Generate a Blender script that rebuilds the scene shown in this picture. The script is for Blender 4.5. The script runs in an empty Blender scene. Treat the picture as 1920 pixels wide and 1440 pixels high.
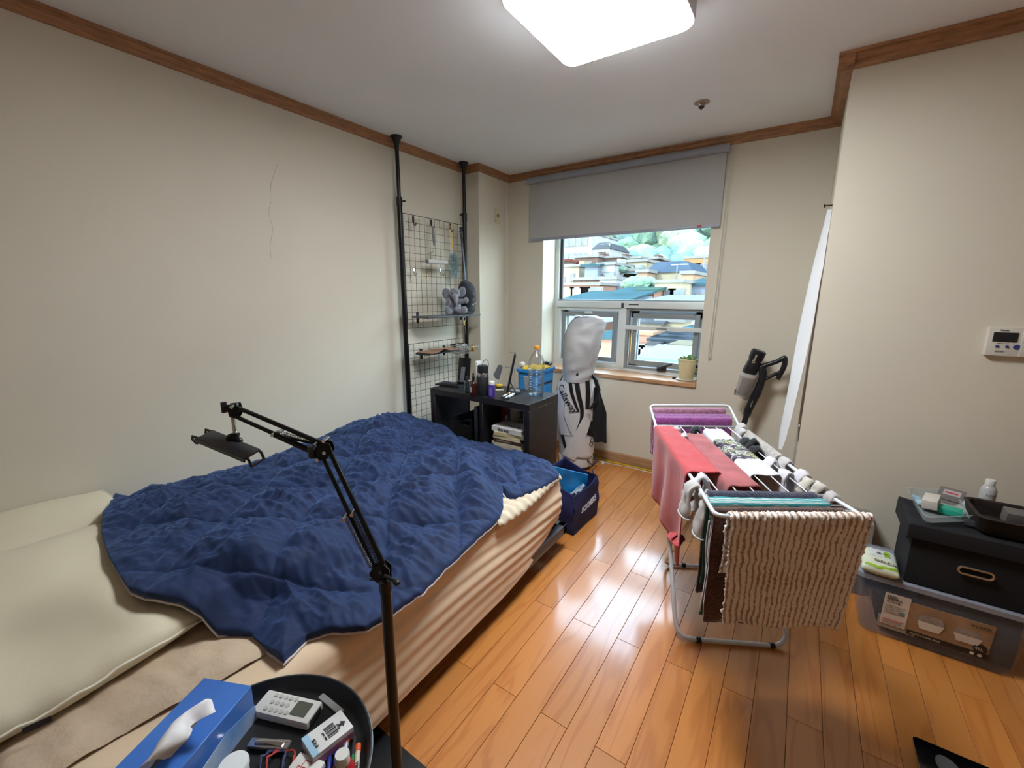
import bpy, bmesh, math, random
import numpy as np
from mathutils import Vector, Matrix, noise, Euler
C = bpy.context.scene
PI = math.pi
# ---------------------------------------------------------------- camera
FPX = 798.07
YAW, PIT, ROL = -0.593135832, 0.205534130, 0.00352467945
CAMH = 1.33
_f = np.array([math.sin(YAW)*math.cos(PIT), math.cos(YAW)*math.cos(PIT), -math.sin(PIT)])
_r = np.array([math.cos(YAW), -math.sin(YAW), 0.0]); _u = np.cross(_r, _f)
CR = _r*math.cos(ROL)+_u*math.sin(ROL); CU = -_r*math.sin(ROL)+_u*math.cos(ROL)
cam = bpy.data.objects.new('camera', bpy.data.cameras.new('camera')); C.collection.objects.link(cam)
cam.data.sensor_width = 36.0; cam.data.lens = FPX/1920*36.0; cam.data.clip_start = 0.02; cam.data.clip_end = 600
cam.matrix_world = Matrix(((CR[0], CU[0], -_f[0], 0), (CR[1], CU[1], -_f[1], 0), (CR[2], CU[2], -_f[2], CAMH), (0, 0, 0, 1)))
C.camera = cam
# ---------------------------------------------------------------- light and exposure
LAMP_STRENGTH = 12.5
SUN_STRENGTH = 2.6
SKY_STRENGTH = 4.8
EXPOSURE = 2.26
w = bpy.data.worlds.new('world'); C.world = w; w.use_nodes = True
wt = w.node_tree; wt.nodes.clear()
wo = wt.nodes.new('ShaderNodeOutputWorld'); wb = wt.nodes.new('ShaderNodeBackground'); wb.inputs[1].default_value = SKY_STRENGTH
gr = wt.nodes.new('ShaderNodeValToRGB'); sx = wt.nodes.new('ShaderNodeSeparateXYZ'); tcw = wt.nodes.new('ShaderNodeTexCoord')
wt.links.new(tcw.outputs['Generated'], sx.inputs[0]); wt.links.new(sx.outputs['Z'], gr.inputs[0])
gr.color_ramp.elements[0].position = 0.0; gr.color_ramp.elements[0].color = (0.86, 0.93, 1.0, 1)
gr.color_ramp.elements[1].position = 0.7; gr.color_ramp.elements[1].color = (0.55, 0.74, 1.0, 1)
wt.links.new(gr.outputs[0], wb.inputs[0]); wt.links.new(wb.outputs[0], wo.inputs[0])
sl = bpy.data.lights.new('sun', 'SUN'); sl.energy = SUN_STRENGTH; sl.angle = 0.02; sl.color = (1.0, 0.95, 0.86)
so = bpy.data.objects.new('sun', sl); C.collection.objects.link(so); so.rotation_euler = (math.radians(48), 0, math.radians(-35))
pl = bpy.data.lights.new('window_portal', 'AREA'); pl.shape = 'RECTANGLE'; pl.size = 1.3; pl.size_y = 1.55; pl.cycles.is_portal = True
po = bpy.data.objects.new('window_portal', pl); C.collection.objects.link(po); po.location = (-1.21, 3.56, 1.45); po.rotation_euler = (math.radians(-90), 0, 0)
vs = C.view_settings; vs.view_transform = 'Standard'; vs.look = 'None'; vs.gamma = 1; vs.use_curve_mapping = False; vs.exposure = EXPOSURE

# ---------------------------------------------------------------- measuring helper: a point of the place from where it shows and one known coordinate
def ray(px, py):
    return CR*(px-960)+CU*(720-py)+_f*FPX
def at(px, py, x=None, y=None, z=None, d=None):
    r = ray(px, py); o = np.array([0, 0, CAMH])
    if d is not None: t = d/FPX
    elif x is not None: t = x/r[0]
    elif y is not None: t = y/r[1]
    else: t = (z-CAMH)/r[2]
    return Vector(o+r*t)
def V(*a): return Vector(a)
def lerp(a, b, t): return a+(b-a)*t
rnd = random.Random(7)
# ---------------------------------------------------------------- materials
MATS = {}
def srgb(*c):
    c = c[0] if len(c) == 1 else c
    if isinstance(c, str): c = tuple(int(c[i:i+2], 16) for i in (0, 2, 4))
    return tuple(((v/255)/12.92 if v/255 <= .04045 else ((v/255+.055)/1.055)**2.4) for v in c)
def M(name, col='808080', rough=.6, metal=0, bump=None, var=None, spec=.5, sheen=0, coat=0, trans=0, alpha=1, emis=0, ior=1.45, obj=True, stretch=None):
    if name in MATS: return MATS[name]
    m = bpy.data.materials.new(name); m.use_nodes = True; nt = m.node_tree; b = nt.nodes['Principled BSDF']
    c = srgb(col)+(1,); b.inputs['Base Color'].default_value = c
    b.inputs['Roughness'].default_value = rough; b.inputs['Metallic'].default_value = metal
    b.inputs['Specular IOR Level'].default_value = spec; b.inputs['IOR'].default_value = ior
    b.inputs['Sheen Weight'].default_value = sheen; b.inputs['Coat Weight'].default_value = coat
    b.inputs['Transmission Weight'].default_value = trans; b.inputs['Alpha'].default_value = alpha
    if emis: b.inputs['Emission Color'].default_value = c; b.inputs['Emission Strength'].default_value = emis
    tc = None
    def coords():
        nonlocal tc
        if tc is None:
            t = nt.nodes.new('ShaderNodeTexCoord'); mp = nt.nodes.new('ShaderNodeMapping')
            if stretch: mp.inputs['Scale'].default_value = stretch
            nt.links.new(t.outputs['Object'], mp.inputs[0]); tc = mp.outputs[0]
        return tc
    if var is None: var = (6, .06)
    if var:
        n = nt.nodes.new('ShaderNodeTexNoise'); n.inputs['Scale'].default_value = var[0]; n.inputs['Detail'].default_value = 3
        nt.links.new(coords(), n.inputs['Vector'])
        mx = nt.nodes.new('ShaderNodeMix'); mx.data_type = 'RGBA'
        k = var[1]
        c2 = srgb(var[2])+(1,) if len(var) > 2 else tuple(v*(1-2*k) for v in c[:3])+(1,)
        c1 = c if len(var) > 2 else tuple(min(1, v*(1+k)) for v in c[:3])+(1,)
        mx.inputs['A'].default_value = c1; mx.inputs['B'].default_value = c2
        mr = nt.nodes.new('ShaderNodeMapRange'); mr.inputs[1].default_value = .35; mr.inputs[2].default_value = .65
        nt.links.new(n.outputs[0], mr.inputs[0])
        nt.links.new(mr.outputs[0], mx.inputs['Factor']); nt.links.new(mx.outputs['Result'], b.inputs['Base Color'])
    if bump:
        n = nt.nodes.new('ShaderNodeTexNoise'); n.inputs['Scale'].default_value = bump[0]; n.inputs['Detail'].default_value = 4
        nt.links.new(coords(), n.inputs['Vector'])
        bp = nt.nodes.new('ShaderNodeBump'); bp.inputs['Strength'].default_value = bump[1]; bp.inputs['Distance'].default_value = bump[2] if len(bump) > 2 else .002
        nt.links.new(n.outputs[0], bp.inputs['Height']); nt.links.new(bp.outputs[0], b.inputs['Normal'])
    MATS[name] = m; return m
def glassy(name, col='ffffff', tint=.9, gloss=.08, rough=.02):
    if name in MATS: return MATS[name]
    m = bpy.data.materials.new(name); m.use_nodes = True; nt = m.node_tree; nt.nodes.clear()
    o = nt.nodes.new('ShaderNodeOutputMaterial'); t = nt.nodes.new('ShaderNodeBsdfTransparent'); g = nt.nodes.new('ShaderNodeBsdfGlossy'); mx = nt.nodes.new('ShaderNodeMixShader')
    t.inputs[0].default_value = tuple(v*tint for v in srgb(col))+(1,); g.inputs['Roughness'].default_value = rough
    fr = nt.nodes.new('ShaderNodeLayerWeight'); fr.inputs[0].default_value = .25
    ml = nt.nodes.new('ShaderNodeMath'); ml.operation = 'MULTIPLY_ADD'; ml.inputs[1].default_value = .5; ml.inputs[2].default_value = gloss; ml.use_clamp = True
    nt.links.new(fr.outputs['Fresnel'], ml.inputs[0]); nt.links.new(ml.outputs[0], mx.inputs[0])
    nt.links.new(t.outputs[0], mx.inputs[1]); nt.links.new(g.outputs[0], mx.inputs[2]); nt.links.new(mx.outputs[0], o.inputs[0])
    MATS[name] = m; return m
def frosted(name, col, opac=.35, rough=.35):
    if name in MATS: return MATS[name]
    m = bpy.data.materials.new(name); m.use_nodes = True; nt = m.node_tree; nt.nodes.clear()
    o = nt.nodes.new('ShaderNodeOutputMaterial'); t = nt.nodes.new('ShaderNodeBsdfTransparent'); g = nt.nodes.new('ShaderNodeBsdfPrincipled'); mx = nt.nodes.new('ShaderNodeMixShader')
    g.inputs['Base Color'].default_value = srgb(col)+(1,); g.inputs['Roughness'].default_value = rough; mx.inputs[0].default_value = opac
    nt.links.new(t.outputs[0], mx.inputs[1]); nt.links.new(g.outputs[0], mx.inputs[2]); nt.links.new(mx.outputs[0], o.inputs[0])
    MATS[name] = m; return m
# ---------------------------------------------------------------- mesh helpers
def B(): return bmesh.new()
def box(bm, c, s, rot=None, bev=0, seg=2):
    r = bmesh.ops.create_cube(bm, size=1)['verts']
    if bev:
        for v in r: v.co = Vector((v.co.x*s[0], v.co.y*s[1], v.co.z*s[2]))
        es = list({e for v in r for e in v.link_edges})
        r = bmesh.ops.bevel(bm, geom=es, offset=min(bev, min(s)*.45), segments=seg, affect='EDGES', profile=.6)['verts']
        # gather the whole island
        seen = set(r); st = list(r)
        while st:
            v = st.pop()
            for e in v.link_edges:
                o = e.other_vert(v)
                if o not in seen: seen.add(o); st.append(o)
        r = list(seen)
        mt = Matrix.Translation(Vector(c)) @ (rot.to_4x4() if rot else Matrix())
    else:
        mt = Matrix.Translation(Vector(c)) @ (rot.to_4x4() if rot else Matrix()) @ Matrix.Diagonal((s[0], s[1], s[2], 1))
    bmesh.ops.transform(bm, matrix=mt, verts=r); return r
def rz(a): return Matrix.Rotation(a, 3, 'Z')
def ring_loft(bm, rings, cap0=True, cap1=True, closed=False):
    vr = [[bm.verts.new(p) for p in r] for r in rings]; n = len(vr[0])
    pairs = list(zip(vr, vr[1:]))
    if closed: pairs.append((vr[-1], vr[0]))
    for a, b in pairs:
        for i in range(n):
            j = (i+1) % n
            bm.faces.new((a[i], a[j], b[j], b[i]))
    if not closed:
        if cap0: bm.faces.new(vr[0][::-1])
        if cap1: bm.faces.new(vr[-1])
    return vr
def tube(bm, pts, r, seg=8, closed=False, flat=1.0, up=None):
    pts = [Vector(p) for p in pts]; n = len(pts)
    rs = r if isinstance(r, (list, tuple)) else [r]*n
    rings = []; prev = None
    for i, p in enumerate(pts):
        if closed: d = pts[(i+1) % n]-pts[i-1]
        else: d = pts[min(i+1, n-1)]-pts[max(i-1, 0)]
        if d.length < 1e-9: d = Vector((0, 0, 1))
        d.normalize()
        if prev is None:
            a = Vector(up) if up else (Vector((0, 0, 1)) if abs(d.z) < .9 else Vector((1, 0, 0)))
            a = (a-d*a.dot(d)).normalized()
        else:
            a = (prev-d*prev.dot(d)).normalized()
        prev = a; b = d.cross(a)
        rings.append([p+a*math.cos(t*2*PI/seg)*rs[i]*flat+b*math.sin(t*2*PI/seg)*rs[i] for t in range(seg)])
    ring_loft(bm, rings, closed=closed)
def cyl(bm, p0, p1, r0, r1=None, seg=16):
    tube(bm, [p0, p1], [r0, r0 if r1 is None else r1], seg)
def lathe(bm, prof, seg=24, mat=None, arc=None):
    mat = mat or Matrix()
    rings = [[mat @ Vector((r*math.cos(t*2*PI/seg), r*math.sin(t*2*PI/seg), z)) for t in range(seg)] for r, z in prof]
    ring_loft(bm, rings)
def T(*a): return Matrix.Translation(Vector(a))
def ell(bm, c, s, rot=None, seg=12):
    r = bmesh.ops.create_uvsphere(bm, u_segments=seg, v_segments=max(6, seg*2//3), radius=1)['verts']
    bmesh.ops.transform(bm, matrix=Matrix.Translation(Vector(c)) @ (rot.to_4x4() if rot else Matrix()) @ Matrix.Diagonal((s[0], s[1], s[2], 1)), verts=r)
def prism(bm, poly, o, ex, ey, th):
    o, ex, ey = Vector(o), Vector(ex), Vector(ey); n = ex.cross(ey).normalized()*th
    a = [bm.verts.new(o+ex*p[0]+ey*p[1]) for p in poly]; b = [bm.verts.new(v.co+n) for v in a]; k = len(a)
    bm.faces.new(a[::-1]); bm.faces.new(b)
    for i in range(k): bm.faces.new((a[i], a[(i+1) % k], b[(i+1) % k], b[i]))
def surf(bm, fn, nu, nv, th=0.0):
    """grid surface fn(u,v)->Vector; with a thickness it becomes a closed sheet"""
    P = [[Vector(fn(i/nu, j/nv)) for j in range(nv+1)] for i in range(nu+1)]
    top = [[bm.verts.new(p) for p in r] for r in P]
    for i in range(nu):
        for j in range(nv): bm.faces.new((top[i][j], top[i+1][j], top[i+1][j+1], top[i][j+1]))
    if th:
        N = []
        for i in range(nu+1):
            row = []
            for j in range(nv+1):
                du = P[min(i+1, nu)][j]-P[max(i-1, 0)][j]; dv = P[i][min(j+1, nv)]-P[i][max(j-1, 0)]
                nn = du.cross(dv); row.append(nn.normalized() if nn.length > 1e-12 else Vector((0, 0, 1)))
            N.append(row)
        bot = [[bm.verts.new(P[i][j]-N[i][j]*th) for j in range(nv+1)] for i in range(nu+1)]
        for i in range(nu):
            for j in range(nv): bm.faces.new((bot[i][j], bot[i][j+1], bot[i+1][j+1], bot[i+1][j]))
        for i in range(nu):
            bm.faces.new((top[i][0], bot[i][0], bot[i+1][0], top[i+1][0])); bm.faces.new((top[i][nv], top[i+1][nv], bot[i+1][nv], bot[i][nv]))
        for j in range(nv):
            bm.faces.new((top[0][j], top[0][j+1], bot[0][j+1], bot[0][j])); bm.faces.new((top[nu][j], bot[nu][j], bot[nu][j+1], top[nu][j+1]))
def nz(p, s=1.0, o=0.0): return noise.noise(Vector((p[0]*s+o, p[1]*s+o*.7, p[2]*s-o)))
MW = {}
def mesh_of(name, bm, mat, smooth):
    bmesh.ops.recalc_face_normals(bm, faces=bm.faces)
    me = bpy.data.meshes.new(name); bm.to_mesh(me); bm.free()
    me.materials.append(mat)
    if smooth:
        me.polygons.foreach_set('use_smooth', [True]*len(me.polygons))
        if smooth is True: me.set_sharp_from_angle(angle=math.radians(38))
    return me
def obj(name, bm, mat, parent=None, smooth=True, world=False, loc=None, kind=None, label=None):
    """links a mesh; world=True says the shape was drawn in world coordinates"""
    if world and parent is not None: bmesh.ops.transform(bm, matrix=MW[parent.name].inverted(), verts=bm.verts)
    me = mesh_of(name, bm, mat, smooth)
    o = bpy.data.objects.new(name, me); C.collection.objects.link(o)
    if parent is not None: o.parent = parent; MW[o.name] = MW[parent.name]
    else: MW[o.name] = Matrix()
    if loc: o.location = loc; MW[o.name] = (MW[parent.name] if parent is not None else Matrix()) @ Matrix.Translation(Vector(loc))
    if kind: o['kind'] = kind
    if label: o['label'] = label
    return o
def thing(name, label, cat, loc=(0, 0, 0), rotz=0, group=None):
    o = bpy.data.objects.new(name, None); C.collection.objects.link(o); o.empty_display_size = .05
    o.location = loc; o.rotation_euler = (0, 0, rotz); o['label'] = label; o['category'] = cat
    if group: o['group'] = group
    MW[o.name] = Matrix.Translation(Vector(loc)) @ Matrix.Rotation(rotz, 4, 'Z')
    return o
def tag(o, label, cat, group=None):
    o['label'] = label; o['category'] = cat
    if group: o['group'] = group
    return o
def solo(name, bm, mat, label, cat, group=None, smooth=True):
    """a thing that is one mesh, its origin moved to its own base"""
    cs = [v.co for v in bm.verts]
    mn = Vector((min(c.x for c in cs), min(c.y for c in cs), min(c.z for c in cs))); mx = Vector((max(c.x for c in cs), max(c.y for c in cs), max(c.z for c in cs)))
    base = Vector(((mn.x+mx.x)/2, (mn.y+mx.y)/2, mn.z)); bmesh.ops.translate(bm, vec=-base, verts=bm.verts)
    o = obj(name, bm, mat, smooth=smooth); o.location = base; MW[o.name] = Matrix.Translation(base)
    return tag(o, label, cat, group)
def struct(name, bm, mat, smooth=False):
    o = obj(name, bm, mat, smooth=smooth); o['kind'] = 'structure'; return o
def text_bm(s, size, extrude=.0004, bold=0.0, space=1.0, fn=None, align='LEFT', shear=0):
    cu = bpy.data.curves.new('lettering', 'FONT'); cu.body = s; cu.size = size; cu.extrude = extrude if fn is None else 0; cu.offset = bold; cu.space_character = space
    cu.resolution_u = 3; cu.align_x = align; cu.shear = shear
    o = bpy.data.objects.new('lettering_source', cu); C.collection.objects.link(o)
    dg = bpy.context.evaluated_depsgraph_get(); me = bpy.data.meshes.new_from_object(o.evaluated_get(dg))
    bm = B(); bm.from_mesh(me); bpy.data.objects.remove(o); bpy.data.curves.remove(cu); bpy.data.meshes.remove(me)
    if fn:
        bmesh.ops.subdivide_edges(bm, edges=[e for e in bm.edges if e.calc_length() > size*.25], cuts=1)
        for v in bm.verts: v.co = fn(v.co.x, v.co.y)
    return bm
def text(name, s, size, o, ex, ey, mat, parent, world=True, lift=.0006, **k):
    """flat lettering lying in the plane o + x*ex + y*ey"""
    ex, ey = Vector(ex).normalized(), Vector(ey); ey = (ey-ex*ey.dot(ex)).normalized(); n = ex.cross(ey)
    bm = text_bm(s, size, **k); m = Matrix((ex, ey, n)).transposed().to_4x4(); m.translation = Vector(o)+n*lift
    bmesh.ops.transform(bm, matrix=m, verts=bm.verts)
    return obj(name, bm, mat, parent, smooth=False, world=world)
def rrect(w, h, r, n=4):
    pts = []
    for cx, cy, a in ((w/2-r, h/2-r, 0), (-w/2+r, h/2-r, 90), (-w/2+r, -h/2+r, 180), (w/2-r, -h/2+r, 270)):
        for i in range(n+1): t = math.radians(a+90*i/n); pts.append((cx+r*math.cos(t), cy+r*math.sin(t)))
    return pts
# ================================================================ the room
ZC = 2.317; XL = -2.335; YB = 3.204; YF = 2.46; XC = 0.055; XR = 2.3; YR = -1.7
wallm = M('wallpaper', 'd8d1bf', .85, bump=(420, .25, .0006), var=(1.2, .02), spec=.25)
ceilm = M('ceiling_paper', 'f0f3f4', .9, bump=(380, .2, .0005), var=(1.0, .02), spec=.2)
woodt = M('trim_wood', 'a87a55', .5, var=(14, .12), stretch=(1, 1, 6), bump=(60, .1, .0004))
woodb = M('baseboard_wood', 'b08862', .5, var=(10, .1), stretch=(.5, .5, 8))
def sbox(name, a, b, mat): bm = B(); a, b = Vector(a), Vector(b); box(bm, (a+b)/2, b-a); return struct(name, bm, mat)
# planks of the floor
def plank_mat():
    m = bpy.data.materials.new('plank_wood'); m.use_nodes = True; nt = m.node_tree; b = nt.nodes['Principled BSDF']; L = nt.links.new
    tc = nt.nodes.new('ShaderNodeTexCoord'); oi = nt.nodes.new('ShaderNodeObjectInfo'); mp = nt.nodes.new('ShaderNodeMapping'); mp.inputs['Scale'].default_value = (9, 1.1, 9)
    cb = nt.nodes.new('ShaderNodeCombineXYZ'); ml = nt.nodes.new('ShaderNodeMath'); ml.operation = 'MULTIPLY'; ml.inputs[1].default_value = 37
    L(oi.outputs['Random'], ml.inputs[0]); L(ml.outputs[0], cb.inputs[0]); L(ml.outputs[0], cb.inputs[1]); L(cb.outputs[0], mp.inputs['Location']); L(tc.outputs['Object'], mp.inputs[0])
    n = nt.nodes.new('ShaderNodeTexNoise'); n.inputs['Scale'].default_value = 1.3; n.inputs['Detail'].default_value = 2; n.inputs['Distortion'].default_value = .4; L(mp.outputs[0], n.inputs['Vector'])
    k = nt.nodes.new('ShaderNodeMath'); k.operation = 'MULTIPLY'; k.inputs[1].default_value = 26; L(n.outputs[0], k.inputs[0])
    s = nt.nodes.new('ShaderNodeMath'); s.operation = 'SINE'; L(k.outputs[0], s.inputs[0])
    mp2 = nt.nodes.new('ShaderNodeMapping'); mp2.inputs['Scale'].default_value = (260, 7, 1); L(tc.outputs['Object'], mp2.inputs[0]); L(cb.outputs[0], mp2.inputs['Location'])
    n2 = nt.nodes.new('ShaderNodeTexNoise'); n2.inputs['Scale'].default_value = 1; n2.inputs['Detail'].default_value = 3; L(mp2.outputs[0], n2.inputs['Vector'])
    r1 = nt.nodes.new('ShaderNodeMapRange'); r1.inputs[1].default_value = .35; r1.inputs[2].default_value = 1; L(s.outputs[0], r1.inputs[0])
    c1 = nt.nodes.new('ShaderNodeMix'); c1.data_type = 'RGBA'; c1.inputs['A'].default_value = srgb('c9823f')+(1,); c1.inputs['B'].default_value = srgb('b56c2f')+(1,)
    f1 = nt.nodes.new('ShaderNodeMath'); f1.operation = 'MULTIPLY'; f1.inputs[1].default_value = .7; L(r1.outputs[0], f1.inputs[0]); L(f1.outputs[0], c1.inputs['Factor'])
    c2 = nt.nodes.new('ShaderNodeMix'); c2.data_type = 'RGBA'; c2.blend_type = 'MULTIPLY'; c2.inputs['Factor'].default_value = .45
    g = nt.nodes.new('ShaderNodeMapRange'); g.inputs[3].default_value = .72; g.inputs[4].default_value = 1.15; L(n2.outputs[0], g.inputs[0]); L(c1.outputs['Result'], c2.inputs['A']); L(g.outputs[0], c2.inputs['B'])
    hs = nt.nodes.new('ShaderNodeHueSaturation'); vr = nt.nodes.new('ShaderNodeMapRange'); vr.inputs[3].default_value = .88; vr.inputs[4].default_value = 1.1; L(oi.outputs['Random'], vr.inputs[0]); L(vr.outputs[0], hs.inputs['Value']); L(c2.outputs['Result'], hs.inputs['Color'])
    L(hs.outputs[0], b.inputs['Base Color']); b.inputs['Roughness'].default_value = .34; b.inputs['Coat Weight'].default_value = .6; b.inputs['Coat Roughness'].default_value = .12
    bp = nt.nodes.new('ShaderNodeBump'); bp.inputs['Strength'].default_value = .12; bp.inputs['Distance'].default_value = .0006; L(n2.outputs[0], bp.inputs['Height']); L(bp.outputs[0], b.inputs['Normal'])
    n3 = nt.nodes.new('ShaderNodeTexNoise'); n3.inputs['Scale'].default_value = 5; L(tc.outputs['Object'], n3.inputs['Vector']); b2 = nt.nodes.new('ShaderNodeBump'); b2.inputs['Strength'].default_value = .15; b2.inputs['Distance'].default_value = .004; L(n3.outputs[0], b2.inputs['Height']); L(b2.outputs[0], b.inputs['Coat Normal'])
    return m
plankm = plank_mat(); seam = M('floor_seam', '5a3418', .8)
floor = sbox('floor', (XL-.1, YR-.1, -.06), (XR+.1, YB+.1, -.008), seam); MW[floor.name] = Matrix()
PW = .0951; PL = .872; cache = {}
row = 0; x = -.842-PW*16
while x < XR:
    x0, x1 = max(x, XL+.004), min(x+PW, XR-.004)
    rel = round((x+.842)/PW)
    # rows alternate by half a plank
    start = 1.436 if rel % 2 == 0 else 1.000
    y = start-PL*5
    yend = YB-.006 if x1 < XC-.02 else YF-.006
    while y < yend and x1-x0 > .01:
        y0, y1 = max(y, YR+.004), min(y+PL, yend)
        if y1-y0 > .02:
            key = (round(x1-x0, 3), round(y1-y0, 3))
            if key not in cache:
                bm = B(); g = .0011; box(bm, (0, 0, -.004), (key[0]-g, key[1]-g, .008), bev=.0008, seg=1)
                cache[key] = mesh_of('plank', bm, plankm, False)
            o = bpy.data.objects.new('plank', cache[key]); C.collection.objects.link(o); o.parent = floor; o.location = ((x0+x1)/2, (y0+y1)/2, rnd.uniform(-.0004, 0))
        y += PL
    x += PW
sbox('ceiling', (XL-.1, YR-.1, ZC), (XR+.1, YB+.3, ZC+.08), ceilm)
wall_left = sbox('wall_left', (XL-.1, YR-.1, -.05), (XL, YB+.3, ZC), wallm)
sbox('wall_rear', (XL, YR-.1, -.05), (XR, YR, ZC), wallm)
sbox('wall_right', (XR, YR-.1, -.05), (XR+.1, YF+.1, ZC), wallm)
sbox('wall_front', (XC, YF, -.05), (XR+.1, YB+.3, ZC), wallm)       # the wall face that carries the thermostat, and the alcove's side
WX0, WX1, WZ0, WZ1 = -1.852, -.572, .69, 2.13; WD = .3
bm = B()
for a, b in (((XL, YB, -.05), (WX0, YB+WD, ZC)), ((WX1, YB, -.05), (XC, YB+WD, ZC)), ((WX0, YB, -.05), (WX1, YB+WD, WZ0)), ((WX0, YB, WZ1), (WX1, YB+WD, ZC))):
    a, b = Vector(a), Vector(b); box(bm, (a+b)/2, b-a)
struct('wall_back', bm, wallm)
sbox('wall_pillar', (XL, 2.79, -.05), (-2.2, YB, ZC), wallm)
# crown mouldings: stepped profile swept along the top of each wall
def moulding(name, p0, p1, n, w=.022, h=.055, flip=1, m=woodt):
    p0, p1, n = Vector(p0), Vector(p1), Vector(n); up = Vector((0, 0, flip))
    prof = [(0, 0), (w, 0), (w, .012), (w*.7, .014), (w*.7, .034), (w*.42, .038), (w*.42, h), (0, h)]
    bm = B(); ring_loft(bm, [[p+n*a-up*b for a, b in prof] for p in (p0, p1)]); return struct(name, bm, m)
moulding('trim_left', (XL, YR, ZC), (XL, 2.79, ZC), (1, 0, 0))
moulding('trim_pillar_front', (XL, 2.79, ZC), (-2.2+.02, 2.79, ZC), (0, -1, 0))
moulding('trim_pillar_side', (-2.2, 2.79-.02, ZC), (-2.2, YB, ZC), (1, 0, 0))
moulding('trim_back', (-2.2, YB, ZC), (XC, YB, ZC), (0, -1, 0))
moulding('trim_alcove', (XC, YB, ZC), (XC, YF-.04, ZC), (-1, 0, 0), w=.055, h=.05)
moulding('trim_front', (XC-.055, YF, ZC), (XR, YF, ZC), (0, -1, 0), w=.045, h=.06)
def board(name, a, b, n, m=woodb):
    a, b, n = Vector(a), Vector(b), Vector(n); prof = [(0, 0), (.012, 0), (.012, .068), (.008, .076), (0, .078)]
    bm = B(); ring_loft(bm, [[p+n*u+Vector((0, 0, z)) for u, z in prof] for p in (a, b)]); return struct(name, bm, m)
board('baseboard_left', (XL, YR, .0005), (XL, 2.79, .0005), (1, 0, 0))
board('baseboard_back', (-2.2, YB, .0005), (XC, YB, .0005), (0, -1, 0))
board('baseboard_front', (XC, YF, .0005), (XR, YF, .0005), (0, -1, 0))
board('baseboard_alcove', (XC, YF, .0005), (XC, YB, .0005), (-1, 0, 0))
# window sill board
sillm = M('sill_wood', 'c79a72', .4, var=(8, .1), stretch=(1, 6, 6)); 
bm = B(); box(bm, ((WX0+WX1)/2, YB+.1, .703), (WX1-WX0-.004, .236, .03), bev=.004); 
struct('trim_sill', bm, sillm)
# ---------------------------------------------------------------- the window
alu = M('window_frame_white', 'd9dcd8', .35, var=(3, .02)); alug = M('window_frame_grey', '8d9192', .4, var=(3, .03)); gask = M('gasket', '3a3a3c', .7); glass = glassy('window_glass', 'f4fbfa', .97, .03)
ochre = M('ochre_seal', 'b89a5a', .7)
FY = YB+.216   # inner face of the frame
win = bpy.data.objects.new('window_1', None); C.collection.objects.link(win); win['kind'] = 'structure'; win.location = ((WX0+WX1)/2, FY, .71); MW['window_1'] = Matrix.Translation(Vector(win.location))
def wbox(name, a, b, m, par=None, bev=.003):
    bm = B(); a, b = Vector(a), Vector(b); box(bm, (a+b)/2, b-a, bev=bev); return obj(name, bm, m, par or win, world=True)
z0, z1 = .718, WZ1; ZM = 1.262   # mullion between fixed pane above and sashes below
fw = .05
wbox('frame_jamb', (WX0, FY, z0), (WX0+.038, FY+.07, z1), alu); wbox('frame_jamb', (WX1-.02, FY, z0), (WX1, FY+.07, z1), alu)
wbox('frame_head', (WX0+.038, FY, z1-fw), (WX1-.02, FY+.07, z1), alu); wbox('frame_sill', (WX0+.038, FY, z0), (WX1-.02, FY+.07, z0+.022), alu)
wbox('frame_transom', (WX0+.038, FY-.022, ZM-.03), (WX1-.02, FY+.07, ZM+.022), alu)
wbox('frame_transom_lip', (WX0+.038, FY+.0, ZM+.022), (WX1-.02, FY+.05, ZM+.036), alug)
XM = -1.205
wbox('frame_mullion', (XM-.021, FY-.012, z0+.022), (XM+.02, FY+.07, ZM-.03), alu)
wbox('gasket_left', (WX0+.038, FY+.02, ZM+.036), (WX0+.062, FY+.045, z1-fw), gask)
wbox('fixed_pane', (WX0+.038, FY+.03, ZM+.036), (WX1-.02, FY+.036, z1-fw), glass, bev=0)
def sash(x0, x1, tilt, name):
    zt, zb = ZM-.072, z0+.058
    e = bpy.data.objects.new(name, None); C.collection.objects.link(e); e.parent = win; W0 = MW['window_1']
    hin = Vector((0, FY+.04, zt)); e.location = W0.inverted() @ hin; e.rotation_euler = (tilt, 0, 0)
    MW[e.name] = Matrix.Translation(hin)   # parts are drawn closed, then the whole sash hangs at its tilt
    t = .038
    for a, b in (((x0, FY+.03, zb), (x0+t, FY+.06, zt)), ((x1-t, FY+.03, zb), (x1, FY+.06, zt)), ((x0+t, FY+.03, zt-t), (x1-t, FY+.06, zt)), ((x0+t, FY+.03, zb), (x1-t, FY+.06, zb+t))):
        wbox('sash_rail', a, b, alug, e)
    wbox('pane', (x0+t, FY+.042, zb+t), (x1-t, FY+.047, zt-t), glass, e, bev=0)
    return e
def liner(x0, x1, m, d):   # inner rebate of each light
    zt, zb = ZM-.03, z0+.022
    for a, b in (((x0, FY+.001, zb), (x0+d, FY+.068, zt)), ((x1-d, FY+.001, zb), (x1, FY+.068, zt)), ((x0+d, FY+.001, zt-d), (x1-d, FY+.068, zt)), ((x0+d, FY+.001, zb), (x1-d, FY+.068, zb+d))):
        wbox('rebate', a, b, m)
liner(WX0+.038, XM-.021, alu, .028); liner(XM+.02, WX1-.02, alug, .02)
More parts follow.
